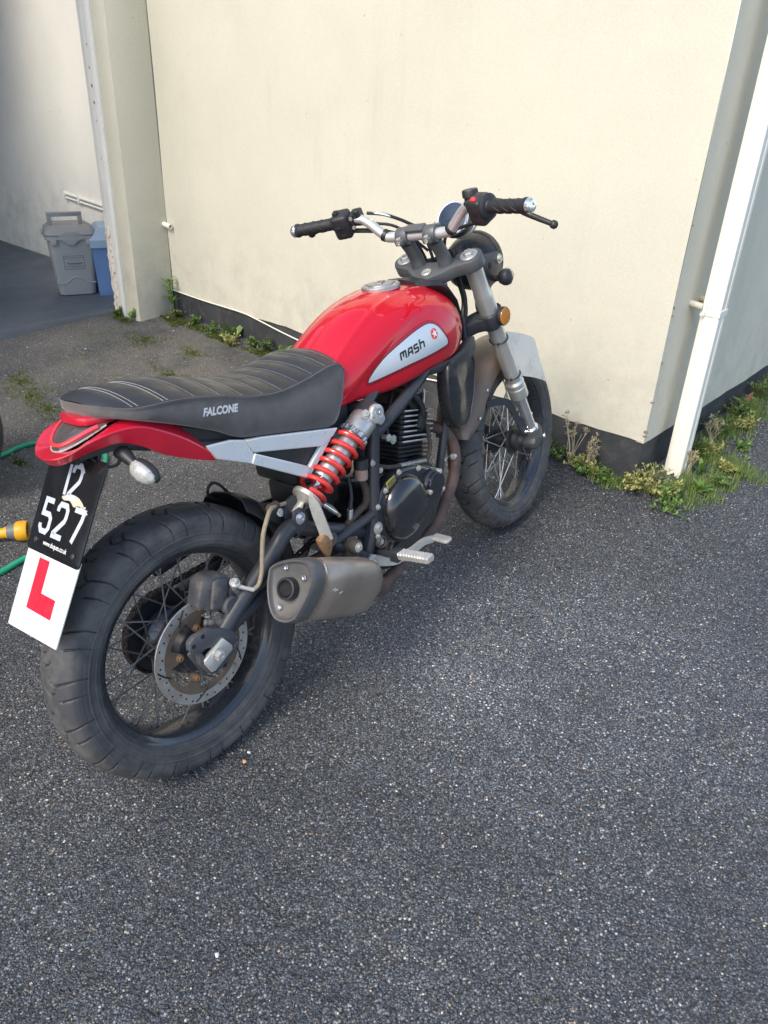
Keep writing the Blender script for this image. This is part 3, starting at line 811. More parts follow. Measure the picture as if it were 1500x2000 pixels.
bp('hub', bm, M_rim, rw, REARW, 40)
bm = nb()
lathe(bm, (0, 0, 0), (0, 1, 0), [(0.012, -0.080), (0.020, -0.078), (0.024, -0.066), (0.034, -0.060), (0.036, -0.050), (0.028, -0.048)], 32)
lathe(bm, (0, 0, 0), (0, 1, 0), [(0.028, -0.049), (0.030, -0.043), (0.047, -0.040), (0.048, -0.032), (0.032, -0.026), (0.030, 0.024), (0.050, 0.030), (0.052, 0.044), (0.02, 0.05)], 36)
bp('hub', bm, M_fin, fw, FRONTW, 40)

def disc(M, r, rin, yc, parent, nb_, ang0, name='brake_disc'):
    b = nb()
    lathe(b, (0, yc, 0), (0, 1, 0), [(r - 0.0008, -0.002), (r, -0.0012), (r, 0.0012), (r - 0.0008, 0.002), (rin, 0.002), (rin, -0.002)], 72, closed=True)
    d = bp(name, b, M_disc, parent, M, 40)
    b = nb()
    # drilled holes and slots (dark insets)
    for k in range(36):
        a = 2 * math.pi * k / 36; rr = (r - 0.008, r - 0.018, r - 0.013)[k % 3]
        cyl(b, (rr * math.cos(a), yc - 0.0023, rr * math.sin(a)), (rr * math.cos(a), yc - 0.0014, rr * math.sin(a)), 0.0024, n=10, bev=0)
    for k in range(5):
        a = 2 * math.pi * (k + 0.4) / 5
        q = [Vector(((r - 0.005 - 0.025 * t) * math.cos(a + 0.28 * t), yc - 0.0020, (r - 0.005 - 0.025 * t) * math.sin(a + 0.28 * t))) for t in np.linspace(0, 1, 7)]
        tube(b, q, 0.0019, 6)
    bp('drilled_hole', b, M_hole, d, M)
    b = nb()
    for k in range(nb_):
        a = 2 * math.pi * k / nb_ + ang0
        pr = Vector((math.cos(a), 0, math.sin(a))); t = Vector((-math.sin(a), 0, math.cos(a)))
        r_b = 0.060
        pts = [pr * (rin + 0.004) + t * -0.030, pr * (rin + 0.006), pr * (rin + 0.004) + t * 0.030, pr * (r_b + 0.004) + t * 0.012, pr * (r_b - 0.010), pr * (r_b + 0.004) - t * 0.012]
        lo = [Vector((p.x, yc - 0.0018, p.z)) for p in pts]; hi = [Vector((p.x, yc + 0.0018, p.z)) for p in pts]
        loft(b, [lo, hi])
        cyl(b, (pr.x * r_b, yc - 0.006, pr.z * r_b), (pr.x * r_b, yc + 0.01, pr.z * r_b), 0.0095, n=16)
    lathe(b, (0, yc, 0), (0, 1, 0), [(rin + 0.003, -0.0019), (rin + 0.003, 0.0019), (rin - 0.012, 0.0019), (rin - 0.012, -0.0019)], 60, closed=True)
    bp('disc_carrier', b, M_carr, d, M, 30)
    b = nb()
    for k in range(nb_):
        a = 2 * math.pi * k / nb_ + ang0; r_b = 0.060
        lathe(b, (r_b * math.cos(a), yc - 0.006, r_b * math.sin(a)), (0, -1, 0), [(0.0062, 0), (0.0058, 0.0025), (0.0032, 0.0028), (0.003, 0.001), (0.0004, 0.001)], 12)
    bp('bolt', b, M_oring, d, M)
    return d
disc(REARW, 0.121, 0.098, -0.074, rw, 5, 0.35)
disc(FRONTW, 0.135, 0.108, 0.060, fw, 5, 0.2)

# ------------------------------------------------------------------ rear sprocket and chain on the far side
bm = nb()
SPR = 0.098
poly = []
for k in range(76):
    a = 2 * math.pi * k / 76; poly.append(((SPR + (0.004 if k % 2 else -0.003)) * math.cos(a), (SPR + (0.004 if k % 2 else -0.003)) * math.sin(a)))
prism(bm, poly, REARW @ XZ, -0.072, -0.066)
spro = bp('sprocket', bm, M_fin, rw)
bm = nb()
path = []
zc = 0.307
for a in np.linspace(R(80), R(280), 26): path.append((SPR * math.cos(a), 0.069, zc + SPR * math.sin(a)))
path += [(0.2, 0.069, 0.245), (0.40, 0.069, 0.285), (0.52, 0.069, 0.312), (0.565, 0.069, 0.345), (0.53, 0.069, 0.378), (0.40, 0.069, 0.395), (0.2, 0.069, 0.404)]
pp = [Vector(p) for p in path]; cum = [0]
for i in range(len(pp)): cum.append(cum[-1] + (pp[(i + 1) % len(pp)] - pp[i]).length)
L = cum[-1]; nlk = int(L / 0.0127)
def along(s):
    s %= L
    for i in range(len(pp)):
        if s <= cum[i + 1]:
            t = (s - cum[i]) / (cum[i + 1] - cum[i]); return pp[i].lerp(pp[(i + 1) % len(pp)], t)
    return pp[0]
for k in range(nlk):
    a, b = along(k * L / nlk), along((k + 0.92) * L / nlk)
    for s in (-1, 1):
        off = Vector((0, (0.0075 if k % 2 else 0.0055) * s, 0))
        tube(bm, [a + off, b + off], 0.0042, 4)
    cyl(bm, a - Vector((0, 0.009, 0)), a + Vector((0, 0.009, 0)), 0.0036, n=8)
bp('chain', bm, mat('rusty_chain', (0.060, 0.045, 0.036), 0.6, 0.5, var=0.5, vscale=120, dirt=0.5, dirtcol=(0.16, 0.09, 0.05), dscale=120))
bm = nb()
tube(bm, [(0.02, 0.062, 0.452), (0.12, 0.062, 0.462), (0.25, 0.062, 0.452), (0.42, 0.062, 0.432)], 0.012, smooth=4, prof=[(-0.5, -1), (0.5, -1), (0.5, 1), (-0.5, 1)])
tube(bm, [(0.02, 0.088, 0.456), (0.12, 0.088, 0.468), (0.25, 0.088, 0.458), (0.42, 0.088, 0.438)], 0.014, smooth=4, prof=[(-1.8, -0.4), (1.8, -0.4), (1.8, 0.4), (-1.8, 0.4)])
bp('chain_guard', bm, M_plast)

# ------------------------------------------------------------------ swingarm, axle adjuster, rear brake
bm = nb()
tube(bm, [(0.020, -0.118, 0.345), (0.085, -0.118, 0.388), (0.160, -0.119, 0.432), (0.208, -0.120, 0.463), (0.240, -0.120, 0.486), (0.272, -0.120, 0.490), (0.318, -0.119, 0.462), (0.40, -0.112, 0.415), (0.52, -0.095, 0.352)], 0.0190, 18, 5)
tube(bm, [(0.030, -0.112, 0.338), (0.14, -0.112, 0.366), (0.26, -0.108, 0.375), (0.40, -0.100, 0.362), (0.52, -0.092, 0.345)], 0.0135, 14, 5)
tube(bm, [(0.012, 0.108, 0.33), (0.15, 0.108, 0.36), (0.30, 0.104, 0.385), (0.52, 0.095, 0.352)], 0.018, 16, 5)
cyl(bm, (0.52, -0.12, 0.350), (0.52, 0.12, 0.350), 0.024, n=20)
cyl(bm, (0.40, -0.10, 0.40), (0.40, 0.10, 0.395), 0.016, n=14)
# right-hand axle fork: forked plates around the adjuster
sw_main = bp('swingarm', bm, M_frame); bm = nb()
prism(bm, [(-0.066, 0.368), (-0.062, 0.385), (-0.048, 0.392), (-0.012, 0.392), (0.020, 0.372), (0.045, 0.352), (0.050, 0.325), (0.030, 0.312), (0.018, 0.330), (-0.028, 0.352), (-0.052, 0.348)], XZ, 0.122, 0.138, 0.003)
prism(bm, [(-0.066, 0.368), (-0.050, 0.345), (-0.052, 0.325), (-0.035, 0.292), (-0.020, 0.284), (0.040, 0.308), (0.050, 0.325), (0.020, 0.316), (-0.020, 0.298), (-0.034, 0.312), (-0.040, 0.348)], XZ, 0.122, 0.140, 0.003)
box(bm, (-0.01, -0.117, 0.330), (0.085, 0.006, 0.075), Matrix.Rotation(R(-20), 3, 'Y'), 0.002)
cyl(bm, (0.006, -0.122, 0.288), (0.006, -0.134, 0.288), 0.0085, n=14)
sw = sw_main
abr = bp('axle_bracket', bm, mat('dusty_bracket', (0.070, 0.074, 0.084), 0.5, dirt=0.35, dirtcol=(0.15, 0.125, 0.095)), sw)
bm = nb()
MA = Matrix.Translation((-0.008, 0, 0.3255)) @ Matrix.Rotation(R(-22), 4, 'Y')
prism(bm, [(-0.034, -0.016), (-0.026, -0.021), (0.030, -0.021), (0.035, -0.012), (0.030, 0.020), (-0.030, 0.020), (-0.034, 0.012)], MA @ XZ, 0.132, 0.144, 0.002)
adj = bp('axle_adjuster', bm, M_alu)
bm = nb(); bolt(bm, MA @ Vector((0, -0.144, 0)), (0, -1, 0), 0.0115, 0.010)
cyl(bm, MA @ Vector((0, 0.13, 0)), MA @ Vector((0, -0.12, 0)), 0.008, n=14)
cyl(bm, (0.024, -0.128, 0.318), (0.052, -0.128, 0.330), 0.0045, n=10)
bp('axle_bolt', bm, M_zinc, adj)
bm = nb()
for p in [(-0.055, 0.374), (-0.03, 0.383), (0.006, 0.288)]:
    cyl(bm, (p[0], -0.1375 if p[1] > 0.3 else -0.1345, p[1]), (p[0], -0.1386 if p[1] > 0.3 else -0.1355, p[1]), 0.0048, n=12, bev=0)
bp('bracket_hole', bm, M_hole, sw)
bm = nb(); MC = Matrix.Translation((0.045, -0.095, 0.428)) @ Matrix.Rotation(R(20), 4, 'Y')
prism(bm, [(-0.047, -0.020), (-0.042, 0.035), (-0.026, 0.046), (0.012, 0.046), (0.030, 0.038), (0.040, 0.018), (0.042, -0.014), (0.028, -0.030), (0.000, -0.036), (-0.024, -0.030)], MC @ XZ, -0.030, 0.012, 0.005)
prism(bm, [(-0.018, -0.026), (-0.018, 0.034), (-0.006, 0.040), (0.014, 0.040), (0.022, 0.018), (0.016, -0.026)], MC @ XZ, 0.010, 0.022, 0.005)
prism(bm, [(0.026, -0.020), (0.026, 0.034), (0.038, 0.026), (0.044, 0.004), (0.040, -0.018)], MC @ XZ, 0.010, 0.018, 0.003)
cal = bp('brake_caliper', bm, M_cal)
bm = nb(); cyl(bm, MC @ Vector((0.030, -0.010, -0.022)), MC @ Vector((0.030, -0.030, -0.022)), 0.021, n=24, bev=0.003)
bp('piston_cap', bm, M_cal, cal, None, 40)
bm = nb(); box(bm, MC @ Vector((-0.034, -0.004, -0.010)), (0.016, 0.012, 0.032), Matrix.Rotation(R(20), 3, 'Y'), 0.002)
bp('brake_pad', bm, mat('pad_rust', (0.13, 0.07, 0.04), 0.8, dirt=0.4), cal)
bm = nb()
tube(bm, [(0.000, -0.105, 0.388), (0.012, -0.112, 0.382), (0.040, -0.116, 0.368)], [0.007, 0.009, 0.007, 0.009, 0.007, 0.010, 0.010], 12, 6)
cyl(bm, (0.036, -0.116, 0.370), (0.046, -0.118, 0.365), 0.011, n=14)
cyl(bm, (0.086, -0.104, 0.420), (0.104, -0.112, 0.404), 0.010, n=12)
cyl(bm, (0.070, -0.110, 0.388), (0.082, -0.116, 0.380), 0.009, n=12)
bp('slide_pin', bm, M_cal, cal)
bm = nb()
cyl(bm, (0.088, -0.104, 0.420), (0.084, -0.122, 0.446), 0.0080, n=12)
bolt(bm, (0.084, -0.122, 0.444), (-0.15, -0.4, 0.9), 0.0075, 0.009)
tube(bm, [(0.085, -0.122, 0.438), (0.097, -0.134, 0.428), (0.112, -0.144, 0.418)], [0.0060, 0.0045, 0.0045, 0.005], 10)
bp('hose_union', bm, M_alu, cal)
bm = nb()
tube(bm, [(0.110, -0.143, 0.418), (0.126, -0.146, 0.425), (0.140, -0.147, 0.450), (0.150, -0.147, 0.486), (0.163, -0.146, 0.524), (0.184, -0.142, 0.551), (0.214, -0.126, 0.560), (0.262, -0.106, 0.545), (0.33, -0.088, 0.522), (0.40, -0.098, 0.480), (0.428, -0.104, 0.440)], 0.0048, 10, 7)
bh = bp('brake_hose', bm, M_hose)
bm = nb(); cyl(bm, (0.215, -0.118, 0.556), (0.243, -0.108, 0.552), 0.0105, n=14)
bp('hose_grommet', bm, mat('perished_rubber', (0.075, 0.052, 0.042), 0.8, dirt=0.4), bh)

# ------------------------------------------------------------------ hugger (mudguard) over the rear wheel
bm = nb(); rings = []
for i, a in enumerate(np.linspace(R(53), R(14), 12)):
    r = 0.328 + 0.010 * math.sin(i * 0.4)
    t = i / 11
    row = []
    for y, dr in ((-0.076, -0.045 + 0.03 * (1 - t) ** 2), (-0.072, -0.012), (-0.05, 0.004), (0, 0.012), (0.05, 0.004), (0.072, -0.012), (0.076, -0.045)):
        row.append(((r + dr) * math.cos(a), y, 0.307 + (r + dr) * math.sin(a)))
    rings.append(row)
top = [Vector(p) for r in rings for p in r]
n7 = 7
vs = top + [p * 1.0 + Vector((-0.002, 0, -0.003)) for p in top]; m = len(top); fs = []
for i in range(11):
    for k in range(6):
        a = i * 7 + k; fs.append((a, a + 1, a + 8, a + 7)); fs.append((m + a, m + a + 7, m + a + 8, m + a + 1))
for k in range(6): fs.append((k, m + k, m + k + 1, k + 1)); a = 77 + k; fs.append((a, a + 1, m + a + 1, m + a))
for i in range(11): a = i * 7; fs.append((a, a + 7, m + a + 7, m + a)); a += 6; fs.append((a, m + a, m + a + 7, a + 7))
addmesh(bm, vs, fs)
hug = bp('hugger', bm, M_plast, None, None, 40)
bm = nb(); tube(bm, [(0.205, 0.034, 0.548), (0.176, 0.034, 0.572), (0.174, 0.030, 0.592), (0.190, 0.030, 0.600), (0.206, 0.028, 0.588), (0.228, 0.028, 0.555)], 0.0035, 8, 6)
bp('wire_loop', bm, M_cable, hug)
bm = nb(); bolt(bm, (0.262, -0.094, 0.522), (-0.3, -0.9, 0.3), 0.006, 0.006)
bp('bolt', bm, M_zinc, hug)
bm = nb(); prism(bm, [(0.215, 0.565), (0.262, 0.545), (0.295, 0.50), (0.288, 0.478), (0.262, 0.486), (0.235, 0.512)], XZ, 0.080, 0.092, 0.003)
bp('bracket', bm, M_plast, hug)

# ------------------------------------------------------------------ shock absorber lying along the right side
SA, SB = Vector((0.268, -0.118, 0.506)), Vector((0.565, -0.122, 0.662))
SD = (SB - SA).normalized()
def sp_(s, off=(0, 0, 0)): return SA + SD * s + Vector(off)
bm = nb()
lathe(bm, SA, SD, [(0.012, 0.016), (0.013, 0.045), (0.036, 0.058), (0.0375, 0.062), (0.0375, 0.068), (0.030, 0.070)], 32)
shock = bp('shock_absorber', bm, mat('shock_base', (0.58, 0.56, 0.50), 0.42, 0.6, dirt=0.25, dirtcol=(0.26, 0.20, 0.13)))
bm = nb()
lathe(bm, SA, SD, [(0.023, 0.120), (0.0245, 0.124), (0.0245, 0.258), (0.0300, 0.262), (0.0335, 0.266), (0.0335, 0.306), (0.030, 0.312), (0.012, 0.318)], 36)
bp('damper_body', bm, mat('damper_alloy', (0.58, 0.57, 0.55), 0.34, 0.75, dirt=0.12, dirtcol=(0.33, 0.28, 0.22)), shock, None, 40)
bm = nb(); cyl(bm, sp_(0.06), sp_(0.13), 0.0065, n=14)
bp('damper_rod', bm, M_chrome, shock)
bm = nb()
for k in range(14):
    a = 2 * math.pi * k / 14
    _, xx, yy = frame(SD)
    c = sp_(0.255) + (xx * math.cos(a) + yy * math.sin(a)) * 0.0335
    box(bm, c, (0.008, 0.008, 0.012), Matrix((xx, yy, SD)).transposed(), 0.001)
lathe(bm, SA, SD, [(0.024, 0.249), (0.0345, 0.250), (0.0345, 0.260), (0.024, 0.261)], 36, closed=True)
bp('preload_ring', bm, mat('preload_alloy', (0.70, 0.71, 0.72), 0.22, 0.9), shock, None, 30)
bm = nb()
_, xx, yy = frame(SD)
pts = []
turns = 6.3
for i in range(int(turns * 24) + 1):
    t = i / (turns * 24)
    a = 2 * math.pi * turns * t + 0.6
    e = 0.010 * (1 - math.cos(2 * math.pi * min(t * turns, 1) / 2)) if False else 0
    s = 0.074 + (0.246 - 0.074) * (t + 0.012 * math.sin(2 * math.pi * t))
    pts.append(SA + SD * s + (xx * math.cos(a) + yy * math.sin(a)) * 0.0345)
tube(bm, pts, 0.0058, 10)
bp('spring', bm, M_spring, shock)
bm = nb()
box(bm, sp_(0.323), (0.050, 0.052, 0.050), Matrix((SD, Vector((0, 1, 0)).cross(SD) * 0 + Vector((0, 1, 0)), SD.cross(Vector((0, 1, 0))))).transposed(), 0.006)
cyl(bm, (0.562, -0.150, 0.660), (0.562, -0.06, 0.660), 0.022, n=20)
bp('shock_mount', bm, M_frame, shock)
bm = nb()
MCp = Matrix.Translation((0.549, 0, 0.664)) @ Matrix.Rotation(R(-35), 4, 'Y')
prism(bm, [(0.023 * math.cos(a) + (0.004 if math.cos(a + 1.1) < -0.8 else 0), 0.023 * math.sin(a) - (0.010 if abs(a - R(270)) < 0.5 else 0)) for a in np.linspace(0, 2 * math.pi, 28, endpoint=False)], MCp @ XZ, 0.146, 0.158, 0.002)
capo = bp('mount_cap', bm, M_alu, shock, None, 40)
bm = nb()
for (a, b, r) in ((0.006, 0.002, 0.0085), (-0.012, 0.007, 0.0042), (0.003, 0.016, 0.0042), (0.004, -0.018, 0.0036)):
    c = MCp @ Vector((a, -0.158, b)); lathe(bm, c, (0, -1, 0), [(r, -0.001), (r, 0.0008), (r * 0.6, 0.0010), (r * 0.5, -0.0005), (0.0003, -0.0005)], 14)
bp('bolt', bm, M_chrome, capo)
bm = nb(); bolt(bm, (0.520, -0.146, 0.672), (0, -1, 0.15), 0.007, 0.007)
bp('bolt', bm, M_zinc, shock)
bm = nb()
prism(bm, [(0.268, 0.475), (0.262, 0.520), (0.272, 0.545), (0.296, 0.552), (0.318, 0.540), (0.302, 0.505), (0.296, 0.480)], XZ, 0.098, 0.108, 0.003)
prism(bm, [(0.262, 0.475), (0.256, 0.515), (0.262, 0.532), (0.282, 0.536), (0.300, 0.520), (0.300, 0.480)], XZ, 0.132, 0.140, 0.003)
bp('shock_clevis', bm, M_frame, sw)
bm = nb(); bolt(bm, (0.276, -0.1405, 0.512), (0, -1, 0), 0.009, 0.008)
bp('bolt', bm, M_chrome, sw)

# ------------------------------------------------------------------ frame
bm = nb()
for s in (-1, 1):
    y = 0.121 * s
    tube(bm, [(0.575, y, 0.640), (0.566, y, 0.610), (0.548, y, 0.520), (0.527, y, 0.405), (0.505, y, 0.345), (0.480, y * 0.97, 0.298)], 0.0155, 14, 5)
    tube(bm, [(0.566, y, 0.606), (0.600, y, 0.612), (0.735, y * 0.97, 0.665), (0.86, y * 0.80, 0.715), (0.99, y * 0.40, 0.775)], 0.0155, 14, 5)
    tube(bm, [(0.566, y, 0.612), (0.545, y * 0.98, 0.660), (0.60, y * 0.85, 0.690), (0.74, y * 0.6, 0.74), (0.97, y * 0.4, 0.80)], 0.0130, 12, 5)
    tube(bm, [(0.552, y, 0.630), (0.44, y * 0.86, 0.640), (0.25, y * 0.75, 0.690), (0.05, y * 0.62, 0.760), (-0.06, y * 0.45, 0.800)], 0.0120, 12, 5)
    tube(bm, [(0.515, y * 1.05, 0.410), (0.44, y * 1.10, 0.408), (0.365, y * 1.12, 0.405)], 0.0115, 12, 4)
    tube(bm, [(0.362, y * 1.12, 0.402), (0.42, y * 1.10, 0.356), (0.482, y * 1.05, 0.306)], 0.0115, 12, 4)
    tube(bm, [(1.0, y * 0.25, 0.70), (0.955, y * 0.5, 0.58), (0.885, y * 0.55, 0.40), (0.83, y * 0.55, 0.26), (0.76, y * 0.6, 0.215), (0.60, y * 0.7, 0.215), (0.49, y * 0.9, 0.285)], 0.0125, 12, 5)
hd = FORK @ Vector((0, 0, 0.50)); hu = FORK @ Vector((0, 0, 0.655))
cyl(bm, hd, hu, 0.027, n=24)
prism(bm, [(0.488, 0.300), (0.474, 0.318), (0.510, 0.400), (0.535, 0.46), (0.556, 0.45), (0.548, 0.36), (0.530, 0.285)], XZ, 0.105, 0.122, 0.003)
prism(bm, [(0.488, 0.300), (0.474, 0.318), (0.510, 0.400), (0.535, 0.46), (0.556, 0.45), (0.548, 0.36), (0.530, 0.285)], XZ, -0.122, -0.105, 0.003)
frm = bp('frame', bm, M_frame)
bm = nb()
for (x, z, y, r) in ((0.520, 0.371, -0.1365, 0.0105), (0.452, 0.372, -0.118, 0.006), (0.453, 0.405, -0.118, 0.006), (0.610, 0.578, -0.128, 0.006), (0.566, 0.508, -0.128, 0.005), (0.640, 0.560, -0.115, 0.0075)):
    cyl(bm, (x, y + 0.02, z), (x, y, z), r * 1.1, n=12)
    bolt(bm, (x, y, z), (0, -1, 0), r, r * 0.8)
bp('bolt', bm, M_zinc, frm)
bm = nb()
for (x, z, r) in ((0.524, 0.331, 0.0165), (0.546, 0.309, 0.0150)):
    lathe(bm, (x, -0.118, z), (0, -1, 0), [(r, 0), (r, 0.024), (r * 0.93, 0.026), (r * 0.75, 0.026), (r * 0.7, 0.019), (0.0003, 0.019)], 24)
bs = bp('footrest_boss', bm, mat('boss_paint', (0.07, 0.062, 0.055), 0.5, dirt=0.35), frm)
bm = nb(); bolt(bm, (0.524, -0.137, 0.331), (0, -1, 0), 0.006, 0.006)
bp('bolt', bm, M_zinc, bs)

# ------------------------------------------------------------------ engine
bm = nb()
case = [(0.490, 0.262), (0.476, 0.330), (0.500, 0.410), (0.560, 0.462), (0.640, 0.480), (0.790, 0.455), (0.838, 0.400), (0.838, 0.310), (0.790, 0.245), (0.700, 0.222), (0.560, 0.228)]
prism(bm, case, XZ, -0.115, 0.098, 0.012, 3)
eng = bp('engine', bm, M_engine, None, None, 40)
bm = nb()
cov = [(0.520, 0.300), (0.510, 0.350), (0.525, 0.420), (0.560, 0.462), (0.625, 0.484), (0.700, 0.470), (0.742, 0.448), (0.778, 0.430), (0.790, 0.390), (0.770, 0.345), (0.720, 0.290), (0.660, 0.256), (0.590, 0.258), (0.545, 0.275)]
cov = [(p.x, p.y) for p in catmull([Vector((a, b, 0)) for a, b in cov], 4, True)]
prism(bm, cov, XZ, 0.096, 0.136, 0.008, 3)
cvr = bp('clutch_cover', bm, M_engine, eng, None, 40)
# domed centre of the cover
bm = nb()
dome = [(0.545, 0.380), (0.560, 0.435), (0.605, 0.466), (0.650, 0.466), (0.690, 0.440), (0.712, 0.385), (0.690, 0.330), (0.640, 0.296), (0.590, 0.298), (0.556, 0.330)]
dome = catmull([Vector((a, 0, b)) for a, b in dome], 5, True)
cx_ = Vector((0.630, 0, 0.385)); rings = []
for s, y in ((1.0, 0.132), (0.99, 0.140), (0.95, 0.150), (0.86, 0.159), (0.70, 0.165), (0.45, 0.169), (0.2, 0.171)):
    rings.append([Vector((cx_.x + (p.x - cx_.x) * s, -y, cx_.z + (p.z - cx_.z) * s)) for p in dome])
loft(bm, rings)
dome_o = bp('cover_dome', bm, M_engine, cvr, None, 60)
bm = nb()
lathe(bm, (0.747, -0.130, 0.402), (0, -1, 0), [(0.040, 0), (0.040, 0.014), (0.037, 0.018), (0.034, 0.020), (0.0335, 0.026), (0.031, 0.0285), (0.010, 0.0295), (0.0003, 0.0295)], 40)
flt = bp('oil_filter_cap', bm, M_engine, cvr, None, 30)
bm = nb()
for (x, z, y) in ((0.565, 0.455, -0.136), (0.622, 0.482, -0.136), (0.530, 0.425, -0.136), (0.516, 0.350, -0.136), (0.700, 0.462, -0.136)): bolt(bm, (x, y, z), (0, -1, 0), 0.0052, 0.007)
for a in (60, 200, 315):
    p = (0.747 + 0.033 * math.cos(R(a)), -0.156, 0.402 + 0.033 * math.sin(R(a)))
    cyl(bm, (p[0], -0.14, p[2]), p, 0.0072, n=12); bolt(bm, p, (0, -1, 0), 0.0052, 0.005)
bp('bolt', bm, M_zinc, cvr)
bm = nb(); box(bm, (0.588, -0.1375, 0.468), (0.034, 0.002, 0.020), Matrix.Rotation(R(-12), 3, 'Y'), 0.0005)
wl_ = bp('warning_label', bm, mat('label_yellow', (0.55, 0.47, 0.10), 0.5, var=0.4, vscale=200), cvr)
bm = nb(); box(bm, (0.588, -0.1388, 0.468), (0.030, 0.0006, 0.016), Matrix.Rotation(R(-12), 3, 'Y'), 0)
bp('label_print', bm, mat('label_black', (0.03, 0.03, 0.02), 0.5, col2=(0.30, 0.26, 0.06), vscale=330), wl_)
# raised maker's name on the dome
def letters_mash(bm, h, w, z=0.0):
    s = h
    def L(pts, ox): return [(ox + x * s, y * s) for x, y in pts]
    out = [L([(0, 0), (0, 0.72), (0.08, 0.80), (0.80, 0.80), (0.80, 0)], 0), L([(0.42, 0.80), (0.42, 0.25)], 0),
           L([(0, 0.0), (0.06, 0.55), (0.20, 0.80), (0.68, 0.80), (0.68, 0)], 1.15 * s), L([(0.08, 0.36), (0.68, 0.36)], 1.15 * s),
           L([(0.70, 0.80), (0.10, 0.80), (0.04, 0.70), (0.04, 0.50), (0.12, 0.42), (0.60, 0.42), (0.68, 0.34), (0.68, 0.10), (0.60, 0.0), (0.0, 0.0)], 2.15 * s),
           L([(0, 1.15), (0, 0)], 3.20 * s), L([(0, 0.68), (0.55, 0.68), (0.64, 0.60), (0.64, 0)], 3.20 * s)]
    strokes(bm, out, w, z)
bm = nb(); letters_mash(bm, 0.014, 0.0024)
me = mesh_from(bm, 'cover_lettering', recalc=False)
ML = Matrix.Translation((0.640, 0, 0.335)) @ Matrix.Rotation(R(14), 4, 'Y').inverted() @ XZ
bm = drape(me, dome_o.data, ML, 0.0007)
bp('cover_lettering', bm, mat('cast_letter', (0.05, 0.052, 0.058), 0.35), dome_o, recalc=False)
# cylinder: cooling fins, the upper ones with bright machined edges
CA = Matrix.Translation((0.758, 0, 0.440)) @ Matrix.Rotation(R(15), 4, 'Y')
bm = nb(); box(bm, CA @ Vector((0, 0, 0.055)), (0.105, 0.120, 0.20), Matrix.Rotation(R(15), 3, 'Y'), 0.004)
cyl_o = bp('cylinder', bm, M_fin, eng)
def fin_poly(hx, hy, r=0.016): return rrect(hx * 2, hy * 2, r, 3)
bmf = nb(); prism(bmf, fin_poly(0.068, 0.081, 0.012), Matrix.Identity(4), -0.0022, 0.0022, 0.0008, 1); finU = mesh_from(bmf, 'cooling_fin'); finU.materials.append(M_fin)
bmf = nb(); prism(bmf, fin_poly(0.065, 0.077, 0.014), Matrix.Identity(4), -0.0020, 0.0020, 0.0008, 1); finL = mesh_from(bmf, 'cooling_fin'); finL.materials.append(M_fin)
bmf = nb(); box(bmf, (0.0, -0.0812, 0), (0.128, 0.0022, 0.0040), None, 0.0004); edgeM = mesh_from(bmf, 'machined_edge')
bmf = nb(); box(bmf, (-0.034, -0.0812, 0), (0.056, 0.0022, 0.0040), None, 0.0004); edgeS = mesh_from(bmf, 'machined_edge')
bmf = nb(); box(bmf, (0.050, -0.0812, 0), (0.028, 0.0022, 0.0040), None, 0.0004); edgeT = mesh_from(bmf, 'machined_edge')
M_edge = mat('machined_edge', (0.72, 0.71, 0.68), 0.3, 0.4)
edgeM.materials.append(M_edge); edgeS.materials.append(M_edge); edgeT.materials.append(M_edge)
for k in range(7):
    f = link('cooling_fin', finU, None, cyl_o, CA @ Matrix.Translation((0, 0, 0.066 + k * 0.0135)))
    e = link('machined_edge', edgeM if k < 2 else edgeS, None, cyl_o, CA @ Matrix.Translation((0, 0, 0.066 + k * 0.0135)))
    if k >= 2: link('machined_edge', edgeT, None, cyl_o, CA @ Matrix.Translation((0, 0, 0.066 + k * 0.0135)))
for k in range(7):
    link('cooling_fin', finL, None, cyl_o, CA @ Matrix.Translation((0, 0, -0.020 + k * 0.0118)))
bm = nb()
box(bm, CA @ Vector((0, 0, 0.172)), (0.110, 0.115, 0.036), Matrix.Rotation(R(15), 3, 'Y'), 0.008)
cyl(bm, CA @ Vector((-0.01, -0.05, 0.172)), CA @ Vector((-0.01, -0.075, 0.172)), 0.026, n=20)
box(bm, CA @ Vector((0.012, -0.080, 0.120)), (0.030, 0.016, 0.050), Matrix.Rotation(R(30), 3, 'Y'), 0.005)
tube(bm, [CA @ Vector((0.012, -0.085, 0.13)), CA @ Vector((0.0, -0.088, 0.160)), CA @ Vector((-0.03, -0.085, 0.185)), CA @ Vector((-0.045, -0.06, 0.215))], 0.008, 10, 5)
bp('rocker_cover', bm, M_fin, eng)
bm = nb()
for x, y in ((-0.045, -0.062), (0.042, -0.062), (0.0, -0.068)):
    cyl(bm, CA @ Vector((x, y, 0.155)), CA @ Vector((x, y, 0.192)), 0.0045, n=10); bolt(bm, CA @ Vector((x, y, 0.190)), CA.to_3x3() @ Vector((0, 0, 1)), 0.0065, 0.008)
bp('bolt', bm, M_zinc, eng)
